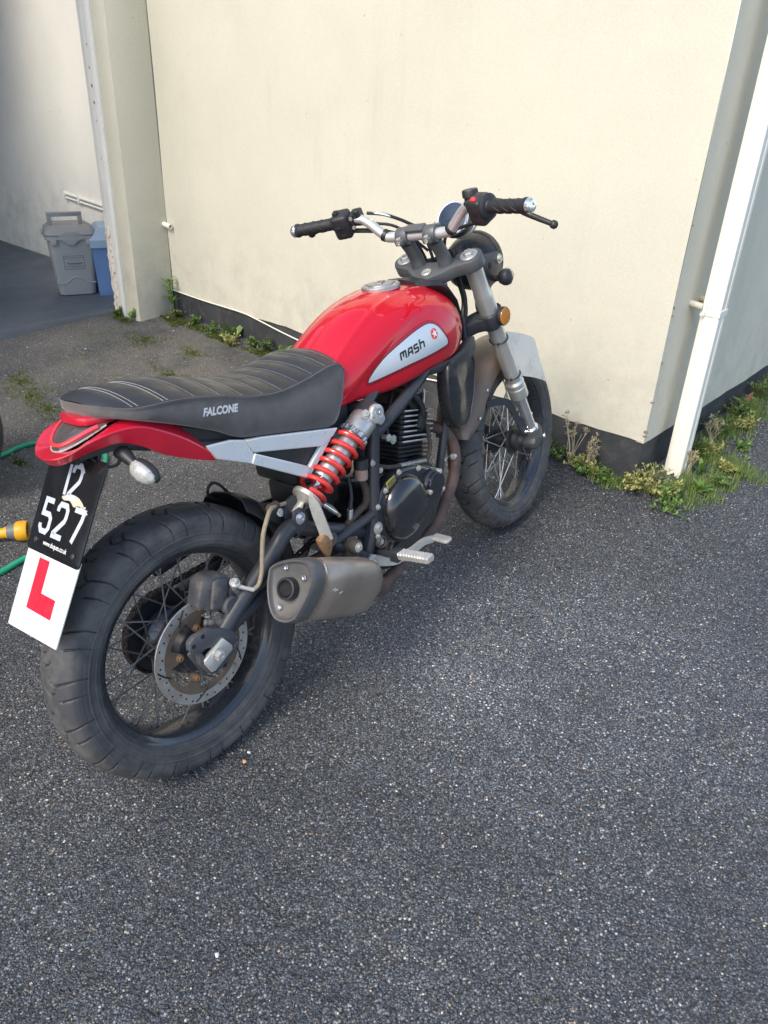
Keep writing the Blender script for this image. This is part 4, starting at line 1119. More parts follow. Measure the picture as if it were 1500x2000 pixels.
# intake, carburettor mass and airbox behind the cylinder
bm = nb()
cyl(bm, (0.70, 0, 0.55), (0.62, 0, 0.575), 0.030, n=18); cyl(bm, (0.63, 0.0, 0.50), (0.63, 0.0, 0.62), 0.034, n=18)
box(bm, (0.45, 0.0, 0.60), (0.20, 0.15, 0.16), Matrix.Rotation(R(14), 3, 'Y'), 0.02)
box(bm, (0.30, 0.0, 0.690), (0.22, 0.12, 0.05), Matrix.Rotation(R(18), 3, 'Y'), 0.02)
box(bm, (0.42, 0.01, 0.47), (0.10, 0.13, 0.12), None, 0.015)
tube(bm, [(0.66, -0.07, 0.62), (0.62, -0.08, 0.58), (0.60, -0.085, 0.53), (0.585, -0.08, 0.50)], 0.005, 8, 5)
tube(bm, [(0.72, -0.06, 0.65), (0.66, -0.085, 0.61), (0.65, -0.09, 0.56)], 0.004, 8, 5)
bp('airbox', bm, M_plast)
# breather hose with a coil guard, rear brake reservoir
bm = nb()
tube(bm, [(0.560, -0.100, 0.520), (0.62, -0.112, 0.492), (0.70, -0.112, 0.470), (0.765, -0.108, 0.452), (0.800, -0.100, 0.470), (0.812, -0.092, 0.505), (0.815, -0.085, 0.535)], 0.0060, 10, 6)
bre = bp('breather_hose', bm, M_corr)
bm = nb()
hp = catmull([(0.655, -0.113, 0.482), (0.70, -0.112, 0.470), (0.765, -0.108, 0.452)], 16)
pts = []
for i in range(30 * 12):
    t = i / (30 * 12) * (len(hp) - 1); k = min(int(t), len(hp) - 2); c = hp[k].lerp(hp[k + 1], t - k); a = 2 * math.pi * i / 12
    pts.append(c + Vector((0, math.cos(a), math.sin(a))) * 0.0072)
tube(bm, pts, 0.0011, 5)
bp('coil_guard', bm, M_spoke2, bre)
bm = nb(); cyl(bm, (0.512, -0.116, 0.531), (0.515, -0.116, 0.556), 0.0185, n=24, bev=0.002)
res = bp('brake_reservoir', bm, M_plast, None, None, 40)
bm = nb(); lathe(bm, (0.508, -0.116, 0.505), (0.11, 0, 1), [(0.010, -0.002), (0.0155, 0.001), (0.0165, 0.012), (0.0165, 0.028)], 24)
bp('fluid_pot', bm, M_resv, res)
bm = nb(); bolt(bm, (0.5365, -0.132, 0.540), (0.2, -1, 0), 0.006, 0.006)
bp('bolt', bm, M_zinc, res)
bm = nb()
path = catmull([(0.508, -0.116, 0.505), (0.518, -0.116, 0.470), (0.512, -0.114, 0.438), (0.480, -0.112, 0.426), (0.440, -0.112, 0.410), (0.415, -0.108, 0.385)], 14)
tube(bm, path, [0.0088 + 0.0011 * (i % 2) for i in range(len(path))], 12)
bp('reservoir_hose', bm, M_corr, res)
bm = nb(); tube(bm, [(0.490, -0.122, 0.585), (0.496, -0.118, 0.60), (0.51, -0.10, 0.64)], 0.006, 8, 5)
tube(bm, [(0.455, -0.112, 0.425), (0.459, -0.113, 0.450), (0.470, -0.112, 0.480), (0.480, -0.100, 0.52)], [0.0065, 0.0055, 0.004, 0.004], 10, 5)
tube(bm, [(0.600, -0.110, 0.630), (0.560, -0.100, 0.570), (0.553, -0.098, 0.520), (0.556, -0.10, 0.49)], 0.0045, 8, 5)
tube(bm, [(0.30, -0.130, 0.525), (0.295, -0.146, 0.540), (0.304, -0.154, 0.520), (0.316, -0.156, 0.49), (0.320, -0.152, 0.462)], 0.0032, 8, 5)
bp('cable', bm, M_cable)
bm = nb(); cyl(bm, (0.453, -0.112, 0.418), (0.458, -0.113, 0.446), 0.0075, n=12); cyl(bm, (0.385, -0.099, 0.488), (0.418, -0.103, 0.452), 0.0058, n=12)
bp('cable_ferrule', bm, M_chrome)

# ------------------------------------------------------------------ exhaust
bm = nb()
hdr = [(0.828, -0.030, 0.515), (0.885, -0.045, 0.500), (0.935, -0.058, 0.458), (0.950, -0.070, 0.402), (0.918, -0.080, 0.332), (0.850, -0.086, 0.270), (0.795, -0.090, 0.236), (0.700, -0.100, 0.216), (0.595, -0.112, 0.203), (0.500, -0.140, 0.214), (0.440, -0.172, 0.250), (0.405, -0.186, 0.285)]
tube(bm, hdr, [0.0165] * 8 + [0.0165, 0.019, 0.021, 0.021], 18, 7)
exh = bp('exhaust_header', bm, M_rust)
bm = nb()
cyl(bm, (0.505, -0.139, 0.212), (0.470, -0.155, 0.228), 0.0235, n=20)
bp('pipe_clamp', bm, M_rust, exh)
bm = nb(); cyl(bm, (0.925, -0.060, 0.396), (0.888, -0.080, 0.402), 0.0048, n=10); cyl(bm, (0.938, -0.076, 0.394), (0.926, -0.078, 0.396), 0.0095, n=12)
bp('exhaust_sensor', bm, M_zinc, exh)
E0 = Vector((0.149, -0.210, 0.417)); EF = Vector((0.425, -0.185, 0.275)); EA = (EF - E0).normalized()
EY = Vector((0, 1, 0)); EY = (EY - EA * EY.dot(EA)).normalized(); EN = Vector((0.4575, 0, 0.8892)); EN = (EN - EA * EN.dot(EA)).normalized()
sec0 = [(0.059, 0.037), (0.032, 0.056), (-0.010, 0.071), (-0.043, 0.070), (-0.060, 0.047), (-0.062, 0.024), (-0.056, -0.006), (-0.045, -0.034), (-0.034, -0.056), (-0.010, -0.070), (0.021, -0.070), (0.042, -0.050), (0.056, -0.017), (0.061, 0.013)]
sec0 = [(p.x, p.y) for p in catmull([Vector((a, b, 0)) for a, b in sec0], 4, True)]
def msec(s, k, dy=0, dn=0): return [E0 + EA * s + EY * (a * k + dy) + EN * (b * k + dn) for a, b in sec0]
bm = nb(); loft(bm, [msec(0.042, 0.985), msec(0.043, 1.0), msec(0.12, 1.02), msec(0.22, 1.0), msec(0.262, 0.93, 0.003, -0.004), msec(0.290, 0.78, 0.008, -0.008), msec(0.305, 0.55, 0.010, -0.010), msec(0.310, 0.35, 0.010, -0.010)], cap0=False)
muf = bp('muffler', bm, M_muff, None, None, 75)
bm = nb(); loft(bm, [msec(0.008, 0.80), msec(0.004, 0.86), msec(-0.002, 0.90), msec(-0.003, 0.955), msec(0.004, 1.0), msec(0.010, 1.012), msec(0.036, 1.012), msec(0.0395, 1.008), msec(0.0400, 0.96)])
mc = bp('end_cap', bm, M_mcap, muf, None, 50)
bm = nb(); loft(bm, [msec(0.0398, 0.99), msec(0.0398, 1.026), msec(0.0445, 1.026), msec(0.0445, 0.99)], cap0=False, cap1=False)
bp('trim_band', bm, mat('trim_steel', (0.62, 0.50, 0.38), 0.3, 0.9), muf, None, 30)
bm = nb()
lathe(bm, E0 + EA * 0.02 + EN * 0.003, -EA, [(0.0245, 0), (0.0245, 0.026), (0.0235, 0.030), (0.0225, 0.0305), (0.0185, 0.0305), (0.0175, 0.028), (0.0168, 0.0), (0.0003, -0.01)], 36)
tp = bp('tail_pipe', bm, mat('tail_pipe_black', (0.022, 0.024, 0.028), 0.45, dirt=0.25, dirtcol=(0.10, 0.085, 0.07)), muf)
bm = nb(); lathe(bm, E0 + EN * 0.003, -EA, [(0.0165, 0.004), (0.0160, 0.008), (0.0120, 0.004), (0.0118, -0.04), (0.0003, -0.04)], 28)
bp('baffle', bm, M_hole, tp)
bm = nb()
for a, b in ((0.020, 0.043), (-0.032, 0.034), (0.018, -0.042)):
    c = E0 + EY * a + EN * b + EA * 0.006
    lathe(bm, c, -EA, [(0.0065, 0), (0.0065, 0.003), (0.0055, 0.0042), (0.0028, 0.0042), (0.0024, 0.002), (0.0003, 0.002)], 14)
bp('screw', bm, M_chrome, mc)
bm = nb()
c = E0 + EA * 0.245 + EY * -0.030 + EN * 0.051
bolt(bm, c, EN - EY * 0.8, 0.005, 0.006)
bp('rivet', bm, M_zinc, muf)
bm = nb()
for k, (s, n_) in enumerate(((0.072, 0.012), (0.080, 0.010), (0.098, 0.004))):
    p = E0 + EA * s + EY * -0.0620 + EN * n_
    tube(bm, [p, p + EA * 0.008 + EN * 0.004 - EY * 0.0003], 0.0006, 4)
bp('scratch', bm, M_white2, muf)
bm = nb()
cyl(bm, (0.412, -0.118, 0.378), (0.412, -0.168, 0.378), 0.0175, n=18)
prism(bm, [(0.392, 0.385), (0.405, 0.402), (0.430, 0.395), (0.436, 0.345), (0.395, 0.335)], XZ, 0.125, 0.150, 0.003)
mb_ = bp('muffler_bracket', bm, mat('bracket_dusty', (0.05, 0.045, 0.04), 0.6, dirt=0.5, dirtcol=(0.13, 0.10, 0.07)), muf)
bm = nb(); bolt(bm, (0.412, -0.168, 0.378), (0, -1, 0), 0.008, 0.008); bp('bolt', bm, M_zinc, mb_)

# ------------------------------------------------------------------ footrest, brake pedal, folded pillion peg
bm = nb()
pr = [(-0.013, -0.009), (0.013, -0.010), (0.0165, 0.004), (0.0135, 0.008), (-0.0135, 0.008), (-0.0165, 0.004)]
rings = []
for i in range(34):
    t = i / 33; y = -0.198 - 0.096 * t
    tooth = 0.0028 if (i % 3 == 1) else 0.0
    k = 1.0 if 0.03 < t < 0.96 else 0.86
    w = 1.0 if t < 0.2 else 0.92
    rings.append([(0.5235 + a * k * w, y, 0.311 + 0.012 * t + b * k * (0.9 if b < 0 and t > 0.35 else 1.0) + (tooth if b > 0 else 0)) for a, b in pr])
loft(bm, rings)
bp('footrest', bm, M_peg, None, None, 25)
bm = nb(); box(bm, (0.522, -0.188, 0.308), (0.032, 0.026, 0.030), None, 0.003)
cyl(bm, (0.522, -0.12, 0.300), (0.522, -0.185, 0.305), 0.010, n=14)
bp('footrest_hinge', bm, M_frame)
bm = nb()
lathe(bm, (0.478, -0.128, 0.296), (0, -1, 0), [(0.020, 0), (0.020, 0.018), (0.018, 0.020), (0.009, 0.020)], 24)
tube(bm, [(0.478, -0.140, 0.290), (0.455, -0.138, 0.282), (0.438, -0.136, 0.288), (0.405, -0.134, 0.306)], [0.012, 0.011, 0.010, 0.009], 10, 5)
tube(bm, [(0.488, -0.140, 0.296), (0.530, -0.146, 0.275), (0.556, -0.154, 0.268), (0.575, -0.164, 0.276)], [0.013, 0.012, 0.011, 0.010], smooth=5, prof=[(-1, -0.55), (1, -0.55), (1, 0.55), (-1, 0.55)])
tube(bm, [(0.565, -0.160, 0.270), (0.605, -0.166, 0.272), (0.650, -0.168, 0.276), (0.690, -0.168, 0.266)], [0.011, 0.010, 0.009, 0.009], smooth=5, prof=[(-1, -0.5), (1, -0.5), (1, 0.5), (-1, 0.5)])
ped = bp('brake_pedal', bm, M_alu, None, None, 30)
bm = nb()
prism(bm, rrect(0.030, 0.056, 0.010, 4), Matrix.Translation((0.700, -0.190, 0.268)), -0.004, 0.003, 0.001)
for k in range(8): box(bm, (0.700, -0.212 + k * 0.0062, 0.2722), (0.025, 0.0022, 0.0024), None, 0.0004)
bp('pedal_pad', bm, M_alu, ped, None, 30)
bm = nb(); bolt(bm, (0.478, -0.148, 0.296), (0, -1, 0), 0.009, 0.008); bp('bolt', bm, M_zinc, ped)
bm = nb()
a, b = Vector((0.334, -0.152, 0.438)), Vector((0.302, -0.158, 0.560))
dv = (b - a).normalized(); sx = Vector((0.75, -0.65, 0.2)); sx = (sx - dv * sx.dot(dv)).normalized(); sy = dv.cross(sx)
def psec(t, w, h): c = a.lerp(b, t); return [c + sx * (x * w) + sy * (y * h) for x, y in ((-1, -1), (1, -1), (1.0, 0.6), (0.6, 1), (-0.6, 1), (-1, 0.6))]
loft(bm, [psec(-0.02, 0.010, 0.009), psec(0.0, 0.013, 0.011), psec(0.62, 0.0125, 0.010), psec(0.84, 0.011, 0.009), psec(1.0, 0.005, 0.004)])
pg = bp('pillion_peg', bm, M_peg, None, None, 30)
bm = nb()
nrm = (sx * -0.2 + sy * 1.0).normalized()
for sgn in (1,):
    pl = [a.lerp(b, t) + sx * w + sy * 0.0112 for t, w in ((0.06, -0.008), (0.06, 0.008), (0.66, 0.0075), (0.66, -0.0075))]
    pl2 = [p - sy * 0.003 for p in pl]
    loft(bm, [pl, pl2])
bp('peg_inlay', bm, mat('worn_peg_inlay', (0.40, 0.31, 0.19), 0.8, var=0.5, vscale=70, dirt=0.4, dirtcol=(0.20, 0.13, 0.08)), pg)
bm = nb()
prism(bm, [(0.300, 0.448), (0.318, 0.456), (0.340, 0.440), (0.338, 0.418), (0.322, 0.392), (0.306, 0.424)], XZ, 0.148, 0.164, 0.003)
bp('peg_hinge', bm, mat('rusty_hinge', (0.34, 0.20, 0.09), 0.8, col2=(0.16, 0.09, 0.05), vscale=60), pg)
bm = nb(); cyl(bm, (0.345, -0.128, 0.428), (0.345, -0.158, 0.428), 0.017, n=18); bp('peg_mount', bm, M_carr, pg)
# side stand on the far side, foot on the ground
bm = nb()
BI = BIKE.inverted()
ft = BIKE @ Vector((0.55, 0.30, 0.0)); ft.z = gz(ft.x, ft.y); ftl = BI @ (ft + Vector((0, 0, 0.012)))
tube(bm, [(0.50, 0.12, 0.26), (0.52, 0.18, 0.19), ftl], 0.011, 12, 5)
cyl(bm, ftl + BI.to_3x3() @ Vector((0, 0, -0.012)), ftl + BI.to_3x3() @ Vector((0, 0, 0.002)), 0.024, n=16)
bp('side_stand', bm, M_frame)

# ------------------------------------------------------------------ fuel tank
def interp(xs, ys, x): return np.interp(x, xs, ys)
def smooth_tab(tab, n=200):
    xs = np.array([t[0] for t in tab]); P = catmull([Vector((a, b, 0)) for a, b in tab], 12)
    return np.array([p.x for p in P]), np.array([p.y for p in P])
TT = smooth_tab([(0.462, 0.778), (0.490, 0.802), (0.55, 0.840), (0.60, 0.866), (0.65, 0.885), (0.70, 0.896), (0.75, 0.902), (0.80, 0.902), (0.85, 0.897), (0.90, 0.886), (0.945, 0.868), (0.975, 0.845), (0.990, 0.812)])
TB = smooth_tab([(0.462, 0.690), (0.49, 0.690), (0.54, 0.690), (0.60, 0.686), (0.66, 0.684), (0.72, 0.688), (0.80, 0.698), (0.88, 0.702), (0.93, 0.712), (0.96, 0.726), (0.978, 0.742), (0.990, 0.765)])
TW = smooth_tab([(0.462, 0.098), (0.50, 0.104), (0.55, 0.112), (0.62, 0.125), (0.70, 0.140), (0.78, 0.150), (0.85, 0.153), (0.90, 0.149), (0.935, 0.138), (0.962, 0.118), (0.980, 0.092), (0.990, 0.062)])
SECT = catmull([Vector(p + (0,)) for p in [(0.90, 0.0), (0.965, 0.06), (0.995, 0.18), (1.0, 0.32), (0.965, 0.50), (0.87, 0.68), (0.71, 0.825), (0.50, 0.925), (0.26, 0.982), (0.0, 1.0)]], 6)
nst = 110
xs_ = np.concatenate([np.linspace(0.462, 0.93, 84), np.linspace(0.934, 0.990, nst - 84)])
def arch(x):      # upper line of the knee panel pressed into the side of the tank
    return np.interp(x, [0.48, 0.54, 0.60, 0.68, 0.76, 0.82, 0.87, 0.91, 0.945, 0.97], [0.695, 0.725, 0.765, 0.808, 0.836, 0.842, 0.832, 0.806, 0.77, 0.73])
rows = []
for x in xs_:
    zt, zb, w = interp(*TT, x), interp(*TB, x), interp(*TW, x)
    row = []
    for p in SECT:
        y, z = p.x * w, zb + p.y * (zt - zb)
        # pressed knee panel with a soft shoulder, and the long crease along the upper flank
        d = arch(x) - z
        s = 1 / (1 + math.exp(-d / 0.0035)) if abs(d) < 0.2 else (1.0 if d > 0 else 0.0)
        fade = min(1, max(0, (x - 0.50) / 0.05)) * min(1, max(0, (0.97 - x) / 0.03))
        y -= 0.0050 * s * fade
        yc = interp([0.48, 0.60, 0.75, 0.88, 0.95], [0.082, 0.078, 0.072, 0.062, 0.050], x)
        if p.y > 0.5:
            z += 0.0042 * math.exp(-((y - yc) / 0.006) ** 2) * min(1, max(0, (x - 0.47) / 0.05))
            if y < yc: z -= 0.0022 * (1 - math.exp(-((y - yc) / 0.012) ** 2)) * 0.6
        row.append((x, y, z))
    full = [(x, -y, z) for x, y, z in row] + [(x, y, z) for x, y, z in row[::-1][1:]]
    rows.append(full)
bm = nb()
nn = len(rows[0])
vs = [p for r in rows for p in r]
fs = []
for i in range(len(rows) - 1):
    for k in range(nn): 
        k2 = (k + 1) % nn
        fs.append((i * nn + k, i * nn + k2, (i + 1) * nn + k2, (i + 1) * nn + k))
fs.append(tuple(range(nn))); fs.append(tuple((len(rows) - 1) * nn + k for k in range(nn - 1, -1, -1)))
addmesh(bm, vs, fs)
tank = bp('fuel_tank', bm, M_red, None, None, 60)
tank_me = tank.data
def flat_poly(poly, bm=None):
    bm = bm or nb()
    vs = [bm.verts.new((a, b, 0)) for a, b in poly]
    bm.faces.new(vs)
    return bm
emb = catmull([Vector(p + (0,)) for p in [(0.580, 0.7275), (0.586, 0.7360), (0.606, 0.7515), (0.640, 0.771), (0.690, 0.790), (0.740, 0.805), (0.780, 0.8125), (0.805, 0.811), (0.824, 0.800), (0.840, 0.780), (0.852, 0.762), (0.853, 0.752), (0.844, 0.747), (0.780, 0.7405), (0.700, 0.735), (0.640, 0.7290), (0.588, 0.7250)]], 4, True)
emb = [(p.x, p.y) for p in emb]
ec = (sum(p[0] for p in emb) / len(emb), sum(p[1] for p in emb) / len(emb))
def grow(poly, d):
    out = []; n = len(poly)
    for i in range(n):
        a, b = Vector(poly[i - 1]), Vector(poly[(i + 1) % n]); t = (b - a).normalized()
        out.append((poly[i][0] - t.y * -d * -1 if False else poly[i][0] + (-t.y) * d, poly[i][1] + t.x * d))
    return out
area = sum(emb[i - 1][0] * emb[i][1] - emb[i][0] * emb[i - 1][1] for i in range(len(emb)))
sg = -1 if area > 0 else 1
def decal(poly_bm, name, m, target, off, parent, M=XZ, cut=0.008, recalc=False, label=None):
    me = mesh_from(poly_bm, name, recalc=False)
    b = drape(me, target, M, off, cut=cut)
    return bp(name, b, m, parent, None, 60, label, recalc)
def band(poly, d0, d1):
    A, B = grow(poly, sg * d0), grow(poly, sg * d1); n = len(poly); b = nb()
    addmesh(b, [(x, y, 0) for x, y in A + B], [(i, (i + 1) % n, n + (i + 1) % n, n + i) for i in range(n)])
    return b
em = decal(flat_poly(emb), 'emblem', M_emblem, tank_me, 0.0016, tank, label='silver tank emblem with black lettering and red star')
decal(band(emb, 0.0002, 0.0022), 'emblem_border', M_line, tank_me, 0.0013, em)
decal(band(emb, 0.0060, 0.0074), 'emblem_border', M_line, tank_me, 0.0006, em)
# lettering slanted up along the emblem
bm = nb(); letters_mash(bm, 0.0210, 0.0046)
me = mesh_from(bm, 'emblem_lettering', recalc=False)
sh = Matrix(((1, 0.12, 0, 0), (0, 1, 0, 0), (0, 0, 1, 0), (0, 0, 0, 1)))
MT = XZ @ Matrix.Translation((0.684, 0.7515, 0)) @ Matrix.Rotation(R(9), 4, 'Z') @ sh
b = drape(me, em.data, MT, 0.0006, cut=0.006)
bp('emblem_lettering', b, mat('lettering_black', (0.012, 0.012, 0.014), 0.4), em, None, 60, None, False)
SC_ = (0.8055, 0.7865)
b = flat_poly([(SC_[0] + 0.0125 * math.cos(a), SC_[1] + 0.0135 * math.sin(a)) for a in np.linspace(0, 2 * math.pi, 32, endpoint=False)])
decal(b, 'emblem_star', M_redprint, em.data, 0.0005, em)
star = []
for k in range(10):
    a = R(90 + 36 * k + 10); r = 0.0118 if k % 2 == 0 else 0.0042
    star.append((SC_[0] + 0.001 + r * math.cos(a), SC_[1] + r * math.sin(a) * 1.05))
decal(flat_poly(star), 'emblem_star', M_white2, em.data, 0.0010, em, cut=0.004)
# filler cap
def tank_top(x, y):
    bv = BVHTree.FromPolygons([v.co.copy() for v in tank_me.vertices], [tuple(p.vertices) for p in tank_me.polygons])
    h, n, i, d = bv.ray_cast(Vector((x, y, 1.2)), Vector((0, 0, -1))); return h
tc_ = tank_top(0.792, 0.0)
tn = (Vector((-0.02, 0, 1))).normalized()
bm = nb()
lathe(bm, tc_ - tn * 0.004, tn, [(0.050, 0), (0.050, 0.0075), (0.0475, 0.0100), (0.0385, 0.0105), (0.0375, 0.0085), (0.0335, 0.0085), (0.0325, 0.0120), (0.0300, 0.0130), (0.0003, 0.0135)], 56)
capf = bp('filler_cap', bm, mat('cap_alloy', (0.50, 0.495, 0.48), 0.40, 0.8, dirt=0.25, dirtcol=(0.25, 0.23, 0.2)), tank, None, 25)
bm = nb()
for k in range(7):
    a = 2 * math.pi * k / 7 + 0.3; c = tc_ + tn * 0.0060 + Vector((0.0435 * math.cos(a), 0.0435 * math.sin(a), 0.0435 * math.cos(a) * 0.02))
    lathe(bm, c, tn, [(0.0032, -0.002), (0.0032, 0.0010), (0.0018, 0.0012), (0.0003, 0.0003)], 10)
bp('screw', bm, M_zinc, capf)
bm = nb(); box(bm, tc_ + tn * 0.0105, (0.036, 0.017, 0.0045), Matrix.Rotation(R(28), 3, 'Z'), 0.0015)
bp('lock_flap', bm, mat('lock_flap', (0.30, 0.29, 0.27), 0.4, 0.8), capf)
# dark cover between tank and steering head
bm = nb()
rings = []
for x, w, z in ((0.875, 0.050, 0.898), (0.90, 0.072, 0.899), (0.93, 0.088, 0.893), (0.962, 0.094, 0.872), (0.992, 0.090, 0.842), (1.012, 0.085, 0.80), (1.020, 0.080, 0.75)):
    rings.append([(x, -w, z - 0.016), (x - 0.002, -w * 0.9, z - 0.002), (x - 0.004, 0, z + 0.005), (x - 0.002, w * 0.9, z - 0.002), (x, w, z - 0.016), (x + 0.004, w * 0.8, z - 0.03), (x + 0.004, -w * 0.8, z - 0.03)])
loft(bm, rings)
bp('tank_cover', bm, M_plast, None, None, 40)
# side trim below the tank and radiator-style shroud
for s in (1, -1):
    bm = nb()
    sec = []
    for x, z, y, h in ((0.770, 0.690, 0.112, 0.010), (0.82, 0.690, 0.128, 0.018), (0.88, 0.694, 0.143, 0.024), (0.94, 0.704, 0.146, 0.030), (0.985, 0.716, 0.138, 0.044), (1.012, 0.700, 0.124, 0.060), (1.020, 0.662, 0.110, 0.050)):
        sec.append([(x, -s * (y - 0.030), z + h * 0.25), (x, -s * (y - 0.002), z + h * 0.40), (x, -s * y, z), (x, -s * (y - 0.006), z - h * 0.8), (x, -s * (y - 0.035), z - h * 0.9)])
    loft(bm, sec)
    sh_o = bp('shroud', bm, mat('grey_black_shroud%d' % s, (0.040, 0.043, 0.049), 0.5, dirt=0.2, dirtcol=(0.09, 0.083, 0.075)), None, None, 35)
    bm = nb()
    outl = catmull([Vector(p + (0,)) for p in [(0.858, 0.694), (0.90, 0.698), (0.955, 0.694), (0.990, 0.676), (0.996, 0.640), (0.982, 0.580), (0.952, 0.524), (0.915, 0.502), (0.878, 0.508), (0.852, 0.545), (0.840, 0.600), (0.842, 0.660)]], 4, True)
    rg = []
    for k, y in ((0.90, 0.098), (0.99, 0.104), (1.0, 0.132), (0.985, 0.138), (0.955, 0.1405), (0.94, 0.1385), (0.60, 0.1395), (0.25, 0.140)):
        rg.append([(0.915 + (p.x - 0.915) * k, -s * (y + (p.x - 0.915) * -0.12), 0.600 + (p.y - 0.600) * k) for p in outl])
    loft(bm, rg)
    bp('shroud_pod', bm, mat('pod_black%d' % s, (0.022, 0.023, 0.026), 0.24, dirt=0.06, dirtcol=(0.075, 0.066, 0.056)), sh_o, None, 50)

# ------------------------------------------------------------------ seat
SZ = smooth_tab([(-0.082, 0.879), (-0.062, 0.8735), (-0.040, 0.8665), (-0.018, 0.862), (0.04, 0.855), (0.094, 0.845), (0.155, 0.829), (0.233, 0.803), (0.309, 0.790), (0.388, 0.793), (0.452, 0.800), (0.496, 0.795), (0.514, 0.778)])
SBm = smooth_tab([(-0.082, 0.856), (-0.05, 0.848), (-0.015, 0.834), (0.035, 0.812), (0.09, 0.785), (0.144, 0.757), (0.189, 0.729), (0.25, 0.712), (0.35, 0.686), (0.435, 0.664), (0.462, 0.668), (0.482, 0.690), (0.500, 0.735), (0.514, 0.765)])
def seat_w(x):
    t = max(0.0, (0.025 - x) / 0.109)
    w = 0.113 * max(0.0, 1 - t ** 2.6) ** (1 / 2.6) if t > 0 else 0.113
    if x > 0.42: w -= 0.010 * ((x - 0.42) / 0.094) ** 2
    return max(w, 0.004)
GRX = [-0.022, 0.038, 0.096, 0.153, 0.208, 0.260, 0.310, 0.358, 0.405, 0.450, 0.490]
xs2 = np.concatenate([-0.082 + 0.05 * np.linspace(0, 1, 22) ** 2, np.linspace(-0.030, 0.495, 200), np.linspace(0.497, 0.514, 10)])
vsn = np.linspace(-1, 1, 45)
P = []
for x in xs2:
    w, zs = seat_w(x), interp(*SZ, x)
    for v in vsn:
        crown = 0.026 * (1 - abs(v) ** 2.3) * min(1, w / 0.09) * math.sqrt(min(1, (x + 0.0821) / 0.05))
        z = zs + crown
        # quilted ribs bow towards the rear in the middle
        bow = 0.010 * (1 - v * v)
        g = min(abs(x - (gx + bow * (-1))) for gx in GRX)
        f = max(0.0, 1 - abs(v) ** 8)
        z += f * (0.0030 * (1 - math.exp(-(g / 0.012) ** 2)) - 0.0010)
        P.append((x, v * w, z))
m = len(vsn); n = len(xs2)
q = [(i * m + k, i * m + k + 1, (i + 1) * m + k + 1, (i + 1) * m + k) for i in range(n - 1) for k in range(m - 1)]
cover_me = np_mesh('seat_cover', P, q)
rows = []
for x in xs2:
    w, zs, zb = seat_w(x), interp(*SZ, x), min(interp(*SBm, x), interp(*SZ, x) - 0.006)
    h = zs - zb
    bul = min(0.012, h * 0.10)
    half = [(w, zs + 0.0006), (w + 0.0024, zs + 0.0008), (w + 0.0030, zs - 0.0022), (w + 0.0012, zs - 0.005 if h > 0.012 else zs - 0.004), (w + bul * 0.6, zs - h * 0.25), (w + bul, zs - h * 0.5), (w + bul * 0.7, zs - h * 0.78), (w - 0.002, zb + 0.004), (w - 0.010, zb), (w * 0.5, zb - 0.002)]
    rows.append([(x, -a, b) for a, b in half] + [(x, a, b) for a, b in half[::-1]])
bm = nb(); mm = len(rows[0])
vs = [p for r in rows for p in r]
fs = [(i * mm + k, i * mm + k + 1, (i + 1) * mm + k + 1, (i + 1) * mm + k) for i in range(len(rows) - 1) for k in range(mm - 1)]
fs.append(tuple(range(mm))); fs.append(tuple((len(rows) - 1) * mm + k for k in range(mm)))
addmesh(bm, vs, fs)
seat = bp('seat', bm, M_suede, None, None, 50, 'long seat with dusty suede sides and ribbed black top')
link('seat_cover', cover_me, M_vinyl, seat)
# white stitching along the ribs: real dashes of thread
M_thread = mat('white_thread', (0.60, 0.60, 0.58), 0.7)
def cover_z(x, v):
    w, zs = seat_w(x), interp(*SZ, x)
    g = min(abs(x - (gx - 0.010 * (1 - v * v))) for gx in GRX)
    return zs + 0.026 * (1 - abs(v) ** 2.3) * min(1, w / 0.09) * math.sqrt(min(1, (x + 0.0821) / 0.05)) + max(0.0, 1 - abs(v) ** 8) * (0.0030 * (1 - math.exp(-(g / 0.012) ** 2)) - 0.0010)
for gi, gx in enumerate(GRX):
    bm = nb()
    offs = (-0.005, 0.005) if gi < 2 else (0.004,)
    for of in offs:
        vv = np.linspace(-0.97, 0.97, 57)
        for k in range(0, 56):
            pts = []
            for t in (0.0, 0.5, 1.0):
                v = vv[k] + (vv[k + 1] - vv[k]) * (0.12 + 0.72 * t)
                x = gx + of - 0.010 * (1 - v * v)
                if x < -0.08 or x > 0.512: continue
                pts.append((x, v * seat_w(x), cover_z(x, v) + 0.0006 + 0.0003 * (t == 0.5)))
            if len(pts) == 3: tube(bm, pts, 0.00045 if gi < 2 else 0.00020, 4)
    bp('stitching', bm, M_thread, seat)
me = text_mesh('FALCONE', 0.0205, 0.30, 0.0010, 1.02)
_w = max(v.co.x for v in me.vertices) - min(v.co.x for v in me.vertices)
me.name = 'seat_lettering'
MF = XZ @ Matrix.Translation((0.102, 0.806, 0)) @ Matrix.Rotation(R(-12), 4, 'Z') @ Matrix.Diagonal((0.088 / _w, 1.0, 1, 1))
b = drape(me, seat.data, MF, 0.0007, cut=0.01)
bp('seat_lettering', b, M_grey_print, seat, None, 60, None, False)

